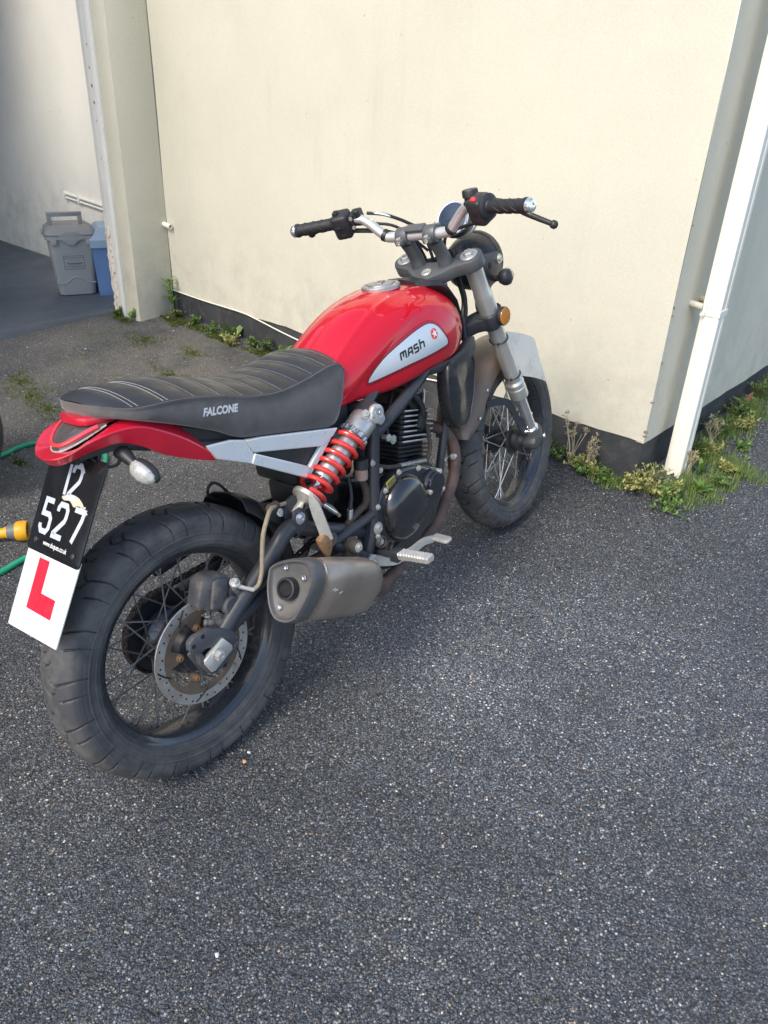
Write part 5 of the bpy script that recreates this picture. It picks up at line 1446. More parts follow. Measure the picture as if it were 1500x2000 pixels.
# ------------------------------------------------------------------ tail: red cowl, lid, light
TS = [((-0.132, 0.0, 0.806), (-0.170, 0.0, 0.803), (-0.158, 0.0, 0.786)),
      ((-0.126, -0.030, 0.808), (-0.163, -0.034, 0.805), (-0.152, -0.032, 0.789)),
      ((-0.110, -0.050, 0.815), (-0.145, -0.062, 0.813), (-0.131, -0.057, 0.799)),
      ((-0.088, -0.060, 0.826), (-0.113, -0.081, 0.826), (-0.103, -0.074, 0.806)),
      ((-0.050, -0.066, 0.838), (-0.063, -0.094, 0.832), (-0.060, -0.086, 0.806)),
      ((-0.010, -0.068, 0.843), (-0.020, -0.102, 0.825), (-0.020, -0.092, 0.785)),
      ((0.035, -0.070, 0.826), (0.018, -0.107, 0.804), (0.015, -0.096, 0.757)),
      ((0.070, -0.076, 0.795), (0.060, -0.109, 0.774), (0.055, -0.099, 0.734)),
      ((0.100, -0.086, 0.755), (0.096, -0.1095, 0.741), (0.092, -0.102, 0.716)),
      ((0.120, -0.094, 0.725), (0.119, -0.1095, 0.7155), (0.119, -0.104, 0.706))]
def tsmooth(j): return catmull([Vector(t[j]) for t in TS], 6)
tI, tE, tBt = tsmooth(0), tsmooth(1), tsmooth(2)
prof_rows = []
for a, e, b_ in zip(tI, tE, tBt):
    mid1 = a.lerp(e, 0.55) + Vector((0, 0, 0.002)); mid2 = e.lerp(b_, 0.5) + Vector((0, -0.001 if e.y < 0 else 0, 0))
    e1, e2 = e + (a - e).normalized() * 0.0022, e + (b_ - e).normalized() * 0.0022
    un = b_ + Vector((0.01 if b_.x < -0.1 else 0, -b_.y * 0.35, -0.001))
    prof_rows.append([a + Vector((0, 0, -0.012)), a, mid1, e1, e2, mid2, b_, un])
bm = nb()
allrows = [[Vector((p.x, -p.y, p.z)) for p in r] for r in prof_rows[::-1]] + prof_rows[1:]
k8 = 8; vs = [p for r in allrows for p in r]
addmesh(bm, vs, [(i * k8 + k, i * k8 + k + 1, (i + 1) * k8 + k + 1, (i + 1) * k8 + k) for i in range(len(allrows) - 1) for k in range(k8 - 1)])
tail = bp('tail_cowl', bm, M_red2, None, None, 24)
bm = nb()
lid = [(-0.100, 0.0), (-0.099, -0.030), (-0.092, -0.044), (-0.072, -0.052), (-0.03, -0.064), (0.03, -0.072), (0.03, 0.072), (-0.03, 0.064), (-0.072, 0.052), (-0.092, 0.044), (-0.099, 0.030)]
prism(bm, lid, Matrix.Translation((0, 0, 0.846)) @ Matrix.Rotation(R(3), 4, 'Y'), -0.008, 0.007, 0.003)
bp('tail_lid', bm, M_red2, tail, None, 30)
# lens between lid and cowl
bm = nb(); rings = []
for t in np.linspace(0, 1, 7):
    row = []
    for v in np.linspace(-1, 1, 21):
        up_ = Vector((-0.094 + 0.050 * abs(v) ** 3, 0.066 * v, 0.842))
        lo_ = Vector((-0.141 + 0.078 * abs(v) ** 2.2, 0.0640 * v, 0.805 + 0.033 * abs(v) ** 2.2))
        p = up_.lerp(lo_, t); p.x -= 0.010 * math.sin(math.pi * t); p.z += 0.002 * math.sin(math.pi * t)
        row.append(p)
    rings.append(row)
loft(bm, rings, closed=False)
lens = bp('tail_light', bm, M_taill, tail, None, 60)
for (t0, off, r_) in ((0.50, 0.0014, 0.0042),):
    bm = nb()
    pts = []
    for v in np.linspace(-0.9, 0.9, 31):
        up_ = Vector((-0.094 + 0.050 * abs(v) ** 3, 0.066 * v, 0.842)); lo_ = Vector((-0.141 + 0.078 * abs(v) ** 2.2, 0.0640 * v, 0.805 + 0.033 * abs(v) ** 2.2))
        t = 0.74 - 0.45 * abs(v) ** 3
        p = up_.lerp(lo_, t); p.x -= 0.010 * math.sin(math.pi * t) + off; p.z += 0.002 * math.sin(math.pi * t) + 0.001
        pts.append(p)
    tube(bm, pts, r_, 8)
    bp('light_strip', bm, M_tailr, lens)
bm = nb()
row = []
for v in np.linspace(-1, 1, 31):
    lo_ = Vector((-0.1425 + 0.078 * abs(v) ** 2.2, 0.0645 * v, 0.8065 + 0.033 * abs(v) ** 2.2)); row.append(lo_)
tube(bm, row, 0.0018, 6)
bp('lens_edge', bm, M_clear, lens)
# underseat tray
bm = nb()
rings = []
for x, w, zt, zb in ((-0.12, 0.04, 0.800, 0.786), (-0.05, 0.070, 0.835, 0.790), (0.05, 0.080, 0.80, 0.745), (0.15, 0.085, 0.755, 0.700), (0.28, 0.088, 0.72, 0.640), (0.42, 0.09, 0.69, 0.600), (0.52, 0.09, 0.69, 0.62)):
    rings.append([(x, -w, zt), (x, w, zt), (x, w, zb), (x, -w, zb)])
loft(bm, rings)
bp('underseat_tray', bm, M_plast, None, None, 30)
# silver side plates with their triangular window
for s in (1, -1):
    bm = nb()
    outer = [(0.100, 0.745), (0.1615, 0.7345), (0.176, 0.737), (0.200, 0.745), (0.232, 0.731), (0.455, 0.661), (0.436, 0.646), (0.393, 0.609), (0.352, 0.580), (0.318, 0.588), (0.200, 0.668), (0.114, 0.711)]
    outer = [(0.100, 0.744), (0.158, 0.7355), (0.192, 0.7235), (0.235, 0.7150), (0.455, 0.6575), (0.430, 0.640), (0.388, 0.606), (0.350, 0.5795), (0.335, 0.5800), (0.190, 0.6720), (0.116, 0.7105)]
    inner = [(0.208, 0.688), (0.392, 0.633), (0.355, 0.602)]
    # ring of quads between outer and window, built as three bars with bevelled faces
    bars = [
        ([(0.100, 0.744), (0.158, 0.7355), (0.192, 0.7235), (0.208, 0.690), (0.196, 0.6690), (0.116, 0.7105)], 0.104, 0.114),
        ([(0.192, 0.7235), (0.235, 0.7150), (0.455, 0.6575), (0.436, 0.6445), (0.395, 0.634), (0.208, 0.690)], 0.104, 0.118),
        ([(0.196, 0.6690), (0.208, 0.6885), (0.352, 0.6015), (0.335, 0.5800)], 0.104, 0.118),
        ([(0.436, 0.6445), (0.388, 0.606), (0.350, 0.5795), (0.335, 0.5800), (0.352, 0.6015), (0.395, 0.634)], 0.1042, 0.1155)]
    for pl, y0, y1 in bars: prism(bm, pl, XZ, s * y0, s * y1, 0.0025, 2)
    sp = bp('side_plate', bm, M_silver, None, None, 20)
    bm = nb(); prism(bm, [(0.200, 0.692), (0.400, 0.640), (0.360, 0.596), (0.215, 0.680)], XZ, s * 0.096, s * 0.1035)
    bp('window_backing', bm, M_plast, sp)
# rear indicators
for s in (1, -1):
    bm = nb()
    tube(bm, [(-0.050, -s * 0.060, 0.782), (-0.052, -s * 0.076, 0.778), (-0.052, -s * 0.100, 0.765)], [0.015, 0.014, 0.009], 12, 4)
    ind = bp('indicator', bm, M_plast)
    bm = nb()
    a, b_ = Vector((-0.052, -s * 0.100, 0.765)), Vector((-0.048, -s * 0.158, 0.744))
    dv = (b_ - a).normalized(); sx = Vector((1, 0, 0)); sx = (sx - dv * sx.dot(dv)).normalized(); sy = dv.cross(sx)
    def isec(t, w, h, o=0.0): 
        c = a.lerp(b_, t) + sx * o
        return [c + sx * (math.cos(g) * w) + sy * (math.sin(g) * h) for g in np.linspace(0, 2 * math.pi, 16, endpoint=False)]
    loft(bm, [isec(0.0, 0.009, 0.009), isec(0.2, 0.014, 0.019), isec(0.5, 0.016, 0.021), isec(0.8, 0.014, 0.017), isec(1.0, 0.008, 0.009), isec(1.06, 0.002, 0.002)])
    bp('indicator_shell', bm, M_plast, ind, None, 60)
    bm = nb()
    loft(bm, [isec(0.02, 0.007, 0.008, -0.006), isec(0.2, 0.012, 0.0185, -0.008), isec(0.5, 0.014, 0.0205, -0.009), isec(0.8, 0.012, 0.0165, -0.008), isec(0.98, 0.006, 0.008, -0.006), isec(1.02, 0.001, 0.001, -0.005)])
    bp('indicator_lens', bm, M_clear, ind, None, 60)
bm = nb(); tube(bm, [(-0.10, -0.045, 0.785), (-0.095, -0.072, 0.772), (-0.075, -0.080, 0.768), (-0.055, -0.070, 0.778)], 0.003, 8, 5)
bp('indicator_wire', bm, M_cable)

# ------------------------------------------------------------------ number plate and learner plate
PT = Vector((-0.107, 0, 0.769)); PA = (Vector((-0.291, 0, 0.499)) - PT).normalized()      # down the plate
PN = Vector((PA.z, 0, -PA.x)).normalized()
if PN.x > 0: PN = -PN
# local: a = towards the right edge of the plate as seen from behind (-y), b = up the plate, out = PN
MP = Matrix(((0, -PA.x, PN.x, PT.x), (-1, 0, 0, 0), (0, -PA.z, PN.z, PT.z), (0, 0, 0, 1)))
bm = nb(); prism(bm, [(a, b - 0.082) for a, b in rrect(0.190, 0.198, 0.010, 4)], MP, -0.0015, 0.0015, 0.0005)
npl = bp('number_plate', bm, M_plateB, None, None, 30, 'black number plate with worn white numerals')
bm = nb(); prism(bm, [(-0.093, -0.332), (0.0875, -0.328), (0.0915, -0.168), (-0.0935, -0.168)], MP, -0.0050, -0.0022, 0.0004)
lp = bp('learner_plate', bm, M_plateW, None, None, 30, 'white learner plate with a red letter')
def pm(bm, name, m, parent, z): return bp(name, bm, m, parent, MP @ Matrix.Translation((0, 0, z)), 60, None, False)
bm = nb()
Lp = [(-0.044, -0.189), (-0.007, -0.189), (-0.007, -0.2495), (0.0455, -0.2495), (0.0455, -0.2865), (-0.044, -0.2865)]
bm = flat_poly(Lp[::-1]); bmesh.ops.triangulate(bm, faces=bm.faces)
pm(bm, 'plate_letter', M_Lred, lp, -0.0016)
def digit(ch, x, y, w, h):
    D = {'1': [[(0.5, 1), (0.5, 0)]],
         '2': [[(0.02, 0.76), (0.02, 0.88), (0.18, 1), (0.80, 1), (0.98, 0.86), (0.98, 0.66), (0.90, 0.52), (0.04, 0.06), (0.04, 0.0), (1.0, 0.0)]],
         '5': [[(0.92, 1), (0.08, 1), (0.04, 0.56), (0.74, 0.56), (0.96, 0.44), (0.96, 0.14), (0.76, 0.0), (0.22, 0.0), (0.02, 0.14), (0.02, 0.22)]],
         '7': [[(0.0, 1), (0.98, 1), (0.90, 0.74), (0.40, 0.0)]]}[ch]
    return [[(x + a * w, y + b * h) for a, b in P_] for P_ in D]
bm = nb()
for ch, x in (('5', -0.069), ('2', -0.019), ('7', 0.036)): strokes(bm, digit(ch, x, -0.1405, 0.033, 0.060), 0.0105)
for ch, x in (('1', -0.024), ('2', -0.003)): strokes(bm, digit(ch, x, -0.062, 0.030 if ch == '2' else 0.018, 0.058), 0.0095)
pm(bm, 'plate_numeral', M_digit, npl, 0.0020)
me = text_mesh('www.duques.co.uk', 0.0135, 0, 0.0001, 0.95, 'CENTER'); me.name = 'plate_print'
me.transform(MP @ Matrix.Translation((0.002, -0.1635, 0.0020)) @ Matrix.Diagonal((0.86, 1, 1, 1)))
link('plate_print', me, M_white2, npl)
# remains of an older sticker
bm = nb()
old = catmull([Vector(p + (0,)) for p in [(-0.020, -0.066), (0.005, -0.060), (0.030, -0.058), (0.052, -0.066), (0.060, -0.074), (0.040, -0.0735), (0.028, -0.078), (0.010, -0.070), (-0.010, -0.072)]], 4, True)
bm = flat_poly([(p.x, p.y) for p in old]); bmesh.ops.triangulate(bm, faces=bm.faces)
strokes(bm, [[(0.044, -0.079), (0.058, -0.081), (0.070, -0.079), (0.076, -0.083)], [(0.050, -0.076), (0.066, -0.072)]], 0.0042)
strokes(bm, [[(-0.004, 0.004), (0.020, -0.002), (0.032, -0.014)], [(-0.022, 0.000), (-0.012, 0.010), (0.006, 0.010)]], 0.008)
pm(bm, 'sticker_residue', M_cream2, npl, 0.0017)
bm = nb()
for (a, b) in ((-0.012, 0.0035), (0.004, 0.0045)):
    lathe(bm, MP @ Vector((a, b, 0.001)), PN, [(0.0075, 0), (0.0075, 0.006), (0.006, 0.008), (0.003, 0.008), (0.003, 0.005)], 12)
for (a, b) in ((-0.070, -0.160), (0.066, -0.162)):
    lathe(bm, MP @ Vector((a, b, 0.001)), PN, [(0.0062, 0), (0.0062, 0.001), (0.004, 0.003), (0.0003, 0.0035)], 14)
bp('plate_bolt', bm, M_plast, npl)
bm = nb(); box(bm, (-0.100, 0, 0.790), (0.030, 0.05, 0.03), None, 0.004); prism(bm, rrect(0.10, 0.12, 0.01, 3), MP, -0.012, -0.0052, 0.001)
bp('plate_bracket', bm, M_plast)

# ------------------------------------------------------------------ fork, yokes, front mudguard (built in steering coordinates)
LE = 0.058      # fork legs ahead of the steering axis
for s in (-1, 1):
    y = 0.101 * s
    bm = nb()
    lathe(bm, (LE, y, 0.178), (0, 0, 1), [(0.0175, 0), (0.0285, 0.002), (0.0295, 0.006), (0.0295, 0.040), (0.0280, 0.043), (0.0280, 0.050), (0.0295, 0.053), (0.0295, 0.060), (0.0245, 0.068), (0.0240, 0.10), (0.0240, 0.265), (0.0255, 0.275), (0.0270, 0.290), (0.0270, 0.375), (0.0265, 0.385), (0.0240, 0.400), (0.0240, 0.455), (0.0245, 0.458), (0.0245, 0.500)], 36)
    leg = bp('fork_leg', bm, M_forkt, None, FORK, 25)
    bm = nb(); cyl(bm, (LE, y, 0.035), (LE, y, 0.185), 0.0175, n=28); bp('stanchion', bm, M_chrome, leg, FORK)
    bm = nb(); lathe(bm, (LE, y, 0.030), (0, 0, 1), [(0.0180, 0), (0.0235, 0.003), (0.0235, 0.012), (0.0180, 0.015)], 28); bp('dust_seal', bm, M_chrome, leg, FORK)
    bm = nb()
    prism(bm, [(0.020, -0.020), (0.040, -0.032), (0.070, -0.040), (0.084, -0.024), (0.086, 0.022), (0.078, 0.042), (0.038, 0.042), (0.030, 0.020), (0.012, 0.012), (0.008, -0.006)], FORK @ XZ, -y - 0.022, -y + 0.022, 0.006, 2)
    cyl(bm, FORK @ Vector((0.035, y + 0.024, 0)), FORK @ Vector((0.035, y - 0.024, 0)), 0.019, n=22)
    bp('fork_foot', bm, mat('cast_foot%d' % s, (0.075, 0.076, 0.080), 0.5, 0.2, dirt=0.3, dirtcol=(0.14, 0.12, 0.095)), leg, None, 30)
    bm = nb(); lathe(bm, (0.080, y - 0.014, -0.022), (0.5, -1, 0), [(0.0085, 0), (0.0085, 0.010), (0.0070, 0.012), (0.003, 0.012), (0.003, 0.007), (0.0003, 0.007)], 16); bp('pinch_bolt', bm, M_chrome, leg, FORK)
    if s < 0:
        bm = nb()
        for z in (0.405, 0.268):
            tube(bm, [(LE + 0.0265 * math.cos(a), y + 0.0265 * math.sin(a), z + 0.004 * math.sin(a)) for a in np.linspace(0, 2 * math.pi, 24, endpoint=False)], 0.0020, 6, 0, True)
            box(bm, (LE - 0.026, y - 0.010, z), (0.007, 0.006, 0.006), None, 0.001)
        bp('cable_tie', bm, M_cable, leg, FORK)
cyl_axle = nb(); cyl(cyl_axle, (0.035, -0.125, 0), (0.035, 0.125, 0), 0.008, n=14); bp('front_axle', cyl_axle, M_zinc, None, FORK)
# upper yoke
def yoke(e3a, e3b, rear, holes=True):
    pts = []
    for c, a0, a1 in (((LE, -0.101), 120, 300), ):
        pass
    out = []
    for a in np.linspace(R(-150), R(20), 9): out.append((LE + 0.036 * math.cos(a), -0.101 + 0.036 * math.sin(a)))
    out += [(0.062, -0.055), (0.040, -0.035), (0.040, 0.035), (0.062, 0.055)]
    for a in np.linspace(R(-20), R(150), 9): out.append((LE + 0.036 * math.cos(a), 0.101 + 0.036 * math.sin(a)))
    out += [(0.012, 0.075), (-0.012, 0.050)]
    for a in np.linspace(R(130), R(230), 7): out.append((-0.004 + rear * math.cos(a), rear * math.sin(a)))
    out += [(-0.012, -0.050), (0.012, -0.075)]
    b = nb(); prism(b, out, Matrix.Identity(4), e3a, e3b, 0.005, 2); return b
bm = yoke(0.652, 0.688, 0.036)
yk = bp('top_yoke', bm, M_yoke, None, FORK, 35)
bm = nb()
for s in (-1, 1):
    lathe(bm, (LE, 0.101 * s, 0.684), (0, 0, 1), [(0.0245, 0), (0.0245, 0.006), (0.0225, 0.0075), (0.015, 0.0075)], 28)
    lathe(bm, (LE, 0.101 * s, 0.690), (0, 0, 1), [(0.0145, 0), (0.0145, 0.008), (0.0125, 0.010), (0.006, 0.010), (0.0055, 0.006), (0.0003, 0.006)], 6)
bp('fork_cap', bm, M_alu, yk, FORK, 30)
bm = nb(); lathe(bm, (-0.008, 0.0, 0.686), (0, 0, 1), [(0.0150, 0), (0.0150, 0.004), (0.0125, 0.006), (0.0120, 0.003), (0.0003, 0.003)], 24); box(bm, (-0.008, 0, 0.691), (0.014, 0.0035, 0.006), Matrix.Rotation(0.6, 3, 'Z'), 0.001)
bp('ignition_lock', bm, M_zinc, yk, FORK)
bm = nb()
lathe(bm, (0.004, -0.020, 0.628), (0, 0, 1), [(0.014, 0), (0.018, 0.004), (0.018, 0.014), (0.014, 0.024)], 20)
bp('stem_nut', bm, M_zinc, yk, FORK)
for s in (-1, 1):
    bm = nb(); y = 0.043 * s
    tube(bm, [(0.030, y, 0.684), (0.030, y, 0.715), (0.024, y, 0.745), (0.020, y, 0.765)], [0.022, 0.0185, 0.0180, 0.0200], 16, 5)
    lathe(bm, (0.020, y - 0.017, 0.785), (0, 1, 0), [(0.022, 0), (0.0235, 0.003), (0.0235, 0.031), (0.022, 0.034)], 24)
    box(bm, (-0.006, y, 0.785), (0.018, 0.026, 0.016), None, 0.003); box(bm, (0.046, y, 0.787), (0.018, 0.026, 0.016), None, 0.003)
    ris = bp('bar_riser', bm, M_yoke, yk, FORK, 40)
bm = nb(); box(bm, (0.020, 0, 0.806), (0.030, 0.055, 0.008), None, 0.003)
bp('bar_clamp', bm, M_yoke, yk, FORK, 40)
bm = nb()
for y in (-0.043, 0.043):
    for e in (-0.008, 0.047): lathe(bm, (e, y, 0.793), (0, 0, 1), [(0.0065, 0), (0.0065, 0.004), (0.003, 0.0045), (0.003, 0.002), (0.0003, 0.002)], 12)
    lathe(bm, (-0.014, y, 0.786), (-1, 0, 0.2), [(0.0062, 0), (0.0062, 0.003), (0.003, 0.0035), (0.003, 0.001), (0.0003, 0.001)], 12)
bp('clamp_bolt', bm, M_zinc, yk, FORK)
bm = yoke(0.462, 0.502, 0.034)
prism(bm, rrect(0.075, 0.062, 0.024, 4), Matrix.Translation((LE, -0.101, 0)), 0.458, 0.506, 0.006)
prism(bm, rrect(0.075, 0.062, 0.024, 4), Matrix.Translation((LE, 0.101, 0)), 0.458, 0.506, 0.006)
lyk = bp('lower_yoke', bm, M_frame, None, FORK, 35)
for s in (-1, 1):
    bm = nb(); lathe(bm, (0.060, 0.136 * s, 0.484), (-0.12, s, 0), [(0.024, 0), (0.0265, 0.001), (0.0265, 0.008), (0.025, 0.010)], 30)
    rf = bp('reflector', bm, M_plast, lyk, FORK)
    bm = nb(); lathe(bm, Vector((0.060, 0.136 * s, 0.484)) + Vector((-0.12, s, 0)).normalized() * 0.0102, (-0.12, s, 0), [(0.0245, 0), (0.024, 0.0016), (0.012, 0.0026), (0.0003, 0.0028)], 30)
    me_ = bp('reflector_lens', bm, M_amber, lyk, FORK, 60)
# mudguard
def guard(r0, a0, a1, hw, skirt, n=26):
    rows = []
    for i in range(n):
        t = i / (n - 1); a = R(a0 + (a1 - a0) * t)
        e = min(1, min(t, 1 - t) / 0.16); e = math.sqrt(max(0.05, e))
        row = []
        for y, dr in ((-1.0, -skirt * e), (-1.0, -skirt * 0.45 * e), (-0.93, -0.008), (-0.72, 0.000), (-0.35, 0.006), (0, 0.008), (0.35, 0.006), (0.72, 0.0), (0.93, -0.008), (1.0, -skirt * 0.45 * e), (1.0, -skirt * e)):
            row.append(((r0 + dr) * math.cos(a) + 0.035, y * hw * (0.75 + 0.25 * e), (r0 + dr) * math.sin(a)))
        rows.append(row)
    b = nb(); m = 11
    top = [Vector(p) for r in rows for p in r]; N = len(top)
    ctr = Vector((0.035, 0, 0))
    bot = []
    for p in top:
        d = Vector((p.x - 0.035, 0, p.z)).normalized(); q_ = p - d * 0.0025; q_.y *= 0.96; bot.append(q_)
    fs = []
    for i in range(n - 1):
        for k in range(m - 1):
            a = i * m + k; fs += [(a, a + 1, a + m + 1, a + m), (N + a, N + a + m, N + a + m + 1, N + a + 1)]
    for k in range(m - 1): fs.append((k, N + k, N + k + 1, k + 1)); a = (n - 1) * m + k; fs.append((a, a + 1, N + a + 1, N + a))
    for i in range(n - 1): a = i * m; fs.append((a, a + m, N + a + m, N + a)); a += m - 1; fs.append((a, N + a, N + a + m, a + m))
    addmesh(b, top + bot, fs); return b
bm = guard(0.338, 42, 134, 0.070, 0.052)
mg = bp('mudguard', bm, M_fend, None, FORK, 45)
bm = nb()
for s in (-1, 1):
    pr_ = [(-1, -0.22), (1, -0.22), (1, 0.22), (-1, 0.22)]
    tube(bm, [(-0.070, 0.070 * s, 0.262), (-0.03, 0.080 * s, 0.235), (0.000, 0.088 * s, 0.206), (0.012, 0.090 * s, 0.17), (0.020, 0.092 * s, 0.10), (0.030, 0.094 * s, 0.045)], 0.011, smooth=4, prof=pr_)
    tube(bm, [(0.125, 0.074 * s, 0.270), (0.112, 0.080 * s, 0.20), (0.104, 0.086 * s, 0.14), (0.090, 0.092 * s, 0.065)], 0.010, smooth=4, prof=pr_)
bp('mudguard_stay', bm, M_frame, mg, FORK, 30)
bm = nb()
for (e, z) in ((0.031, 0.046), (0.091, 0.068)): lathe(bm, (e, -0.096, z), (0, -1, 0), [(0.0065, 0), (0.0055, 0.004), (0.0003, 0.0055)], 14)
for a in (105, 122): lathe(bm, (0.035 + 0.305 * math.cos(R(a)), -0.0705, 0.305 * math.sin(R(a))), (0, -1, 0), [(0.0060, 0), (0.0055, 0.003), (0.003, 0.0045), (0.0003, 0.0045)], 14)
bp('bolt', bm, M_chrome, mg, FORK)
# white plate tied to the right fork leg, seen from the back
bm = nb()
grid = []
pe = [(0.108, 0.412), (0.198, 0.286), (0.187, 0.119), (0.066, 0.282)]
nu, nv_ = 14, 10
for i in range(nu + 1):
    u_ = i / nu
    for k in range(nv_ + 1):
        v_ = k / nv_
        top = Vector((pe[0][0] + (pe[1][0] - pe[0][0]) * u_, pe[0][1] + (pe[1][1] - pe[0][1]) * u_))
        bot = Vector((pe[3][0] + (pe[2][0] - pe[3][0]) * u_, pe[3][1] + (pe[2][1] - pe[3][1]) * u_))
        p = top.lerp(bot, v_)
        grid.append((p.x - 0.030 * (1 - u_) ** 2, -0.120 - 0.006 * math.sin(u_ * 2.2) + 0.008 * (1 - u_) ** 3, p.y))
G = [Vector(g) for g in grid]; N = len(G); H_ = [g + Vector((0, -0.0018, 0)) for g in G]; w_ = nv_ + 1; fs = []
for i in range(nu):
    for k in range(nv_):
        a = i * w_ + k; fs += [(a, a + 1, a + w_ + 1, a + w_), (N + a, N + a + w_, N + a + w_ + 1, N + a + 1)]
for i in range(nu): a = i * w_; fs.append((a, a + w_, N + a + w_, N + a)); a += nv_; fs.append((a, N + a, N + a + w_, a + w_))
for k in range(nv_): fs.append((k, N + k, N + k + 1, k + 1)); a = nu * w_ + k; fs.append((a, a + 1, N + a + 1, N + a))
addmesh(bm, G + H_, fs)
def plate_back():
    m, nt, p, co = newmat('thin_white_plastic')
    c = ramp(nt, noise(nt, co, 14, 7, 0.7), [(0.30, (0.60, 0.55, 0.46)), (0.50, (0.84, 0.79, 0.69)), (0.8, (0.87, 0.83, 0.74))])
    nt.links.new(c, p.inputs['Base Color']); p.inputs['Roughness'].default_value = 0.45
    tr = nt.nodes.new('ShaderNodeBsdfTranslucent'); nt.links.new(c, tr.inputs['Color'])
    mx = nt.nodes.new('ShaderNodeMixShader'); mx.inputs[0].default_value = 0.12
    nt.links.new(p.outputs[0], mx.inputs[1]); nt.links.new(tr.outputs[0], mx.inputs[2]); nt.links.new(mx.outputs[0], nt.nodes['Material Output'].inputs['Surface'])
    return m
bp('fork_plate', bm, plate_back(), None, FORK, 40, 'back of a white plastic plate tied to the fork')

# ------------------------------------------------------------------ handlebar and controls
def barp(y):
    ay = abs(y)
    e = np.interp(ay, [0, 0.08, 0.105, 0.15, 0.18, 0.25, 0.37], [0.020, 0.020, 0.021, 0.028, 0.022, 0.002, -0.027])
    z = np.interp(ay, [0, 0.08, 0.105, 0.15, 0.18, 0.25, 0.37], [0.785, 0.785, 0.793, 0.834, 0.848, 0.852, 0.860])
    return Vector((e, y, z))
bm = nb(); tube(bm, [barp(y) for y in (-0.36, -0.25, -0.18, -0.15, -0.105, -0.08, 0, 0.08, 0.105, 0.15, 0.18, 0.25, 0.36)], [0.0111] * 3 + [0.0125, 0.0135, 0.0140, 0.0140, 0.0140, 0.0135, 0.0125] + [0.0111] * 3, 20, 6)
bar = bp('handlebar', bm, mat('silver_bar', (0.64, 0.635, 0.625), 0.34, 0.6, var=0.04), None, FORK, 40)
for s in (-1, 1):
    bm = nb()
    p0, p1 = barp(0.235 * s), barp(0.352 * s); d = (p1 - p0).normalized(); L_ = (p1 - p0).length
    lathe(bm, p0, d, [(0.013, 0), (0.0185, 0.001), (0.0190, 0.006), (0.0165, 0.010), (0.0160, 0.03), (0.0162, L_ - 0.010), (0.0185, L_ - 0.007), (0.0185, L_ - 0.001), (0.013, L_)], 28)
    gr = bp('grip', bm, M_grip, bar, FORK, 30)
    bm = nb()
    _, gx_, gy_ = frame(d)
    for j in range(3):
        for k in range(6):
            a = 2 * math.pi * k / 6
            pts = []
            for t in np.linspace(0, 1, 5):
                aa = a + 0.75 * t; c = p0 + d * (0.030 + j * 0.026 + 0.016 * t)
                pts.append(c + (gx_ * math.cos(aa) + gy_ * math.sin(aa)) * 0.0162)
            tube(bm, pts, 0.0013, 5)
    bp('grip_rib', bm, M_cable, gr, FORK)
    bm = nb(); lathe(bm, p1 + d * 0.0005, d, [(0.0165, 0), (0.0175, 0.003), (0.0165, 0.010), (0.0120, 0.0145), (0.0065, 0.0150), (0.0060, 0.012), (0.0003, 0.012)], 28)
    bp('bar_end', bm, M_chrome, gr, FORK, 25)
    bm = nb(); cy = barp(0.103 * s); dd_ = (barp(0.110 * s) - barp(0.096 * s)).normalized(); cyl(bm, cy - dd_ * 0.006, cy + dd_ * 0.006, 0.0165, n=18); bp('cable_band', bm, M_cable, bar, FORK)
    # switch housing
    bm = nb()
    c = barp(0.213 * s); dz = (barp(0.225 * s) - barp(0.20 * s)).normalized()
    ex = Vector((1, 0, 0)); ex = (ex - dz * ex.dot(dz)).normalized(); ez = dz.cross(ex) * (1 if dz.cross(ex).z > 0 else -1)
    MR = Matrix((ex, dz, ez)).transposed() if s > 0 else Matrix((ex, -dz, ez)).transposed()
    box(bm, c + ez * -0.005 - ex * 0.004, (0.052, 0.048, 0.066), MR, 0.009, 3)
    box(bm, c - ez * 0.022 - ex * 0.012, (0.032, 0.034, 0.018), MR, 0.004)
    if s < 0: lathe(bm, barp(0.226 * s), dz, [(0.018, 0), (0.030, 0.001), (0.0305, 0.012), (0.026, 0.016), (0.018, 0.017)], 28)
    swh = bp('switch_housing', bm, M_plast, bar, FORK, 35)
    bm = nb()
    if s > 0:
        box(bm, c + ez * 0.030 + dz * 0.010 - ex * 0.006, (0.020, 0.014, 0.012), MR, 0.003)
        box(bm, c - ex * 0.028 - ez * 0.003 + dz * 0.006, (0.008, 0.016, 0.010), MR, 0.002)
        box(bm, c - ex * 0.029 - ez * 0.026, (0.006, 0.014, 0.010), MR, 0.002)
    else:
        box(bm, c - ex * 0.028 - ez * 0.002 - dz * -0.004, (0.006, 0.016, 0.012), MR, 0.002)
        box(bm, c - ex * 0.028 - ez * 0.022 - dz * -0.004, (0.006, 0.016, 0.012), MR, 0.002)
    bp('button', bm, M_cable, swh if False else bar, FORK)
    if s < 0:
        bm = nb(); box(bm, c + ez * 0.024 - ex * 0.016 + dz * 0.004, (0.012, 0.014, 0.022), MR @ Matrix.Rotation(R(-25), 3, 'Y'), 0.003)
        bp('kill_switch', bm, M_redprint, bar, FORK)
    # lever with ball end
    bm = nb()
    q0 = barp(0.196 * s) + ex * 0.030 - ez * 0.004; q3 = Vector((0.066, 0.352 * s, 0.752))
    pts = [q0, q0 + (q3 - q0) * 0.25 + ex * 0.018 - ez * 0.006, q0 + (q3 - q0) * 0.6 + ex * 0.010 - ez * 0.006, q3]
    if s > 0: q3 = Vector((0.012, 0.334 * s, 0.826)); pts = [q0, q0 + (q3 - q0) * 0.25 + ex * 0.018, q0 + (q3 - q0) * 0.6 + ex * 0.010, q3]
    tube(bm, pts, [0.010, 0.0085, 0.0075, 0.0065], 12, 6)
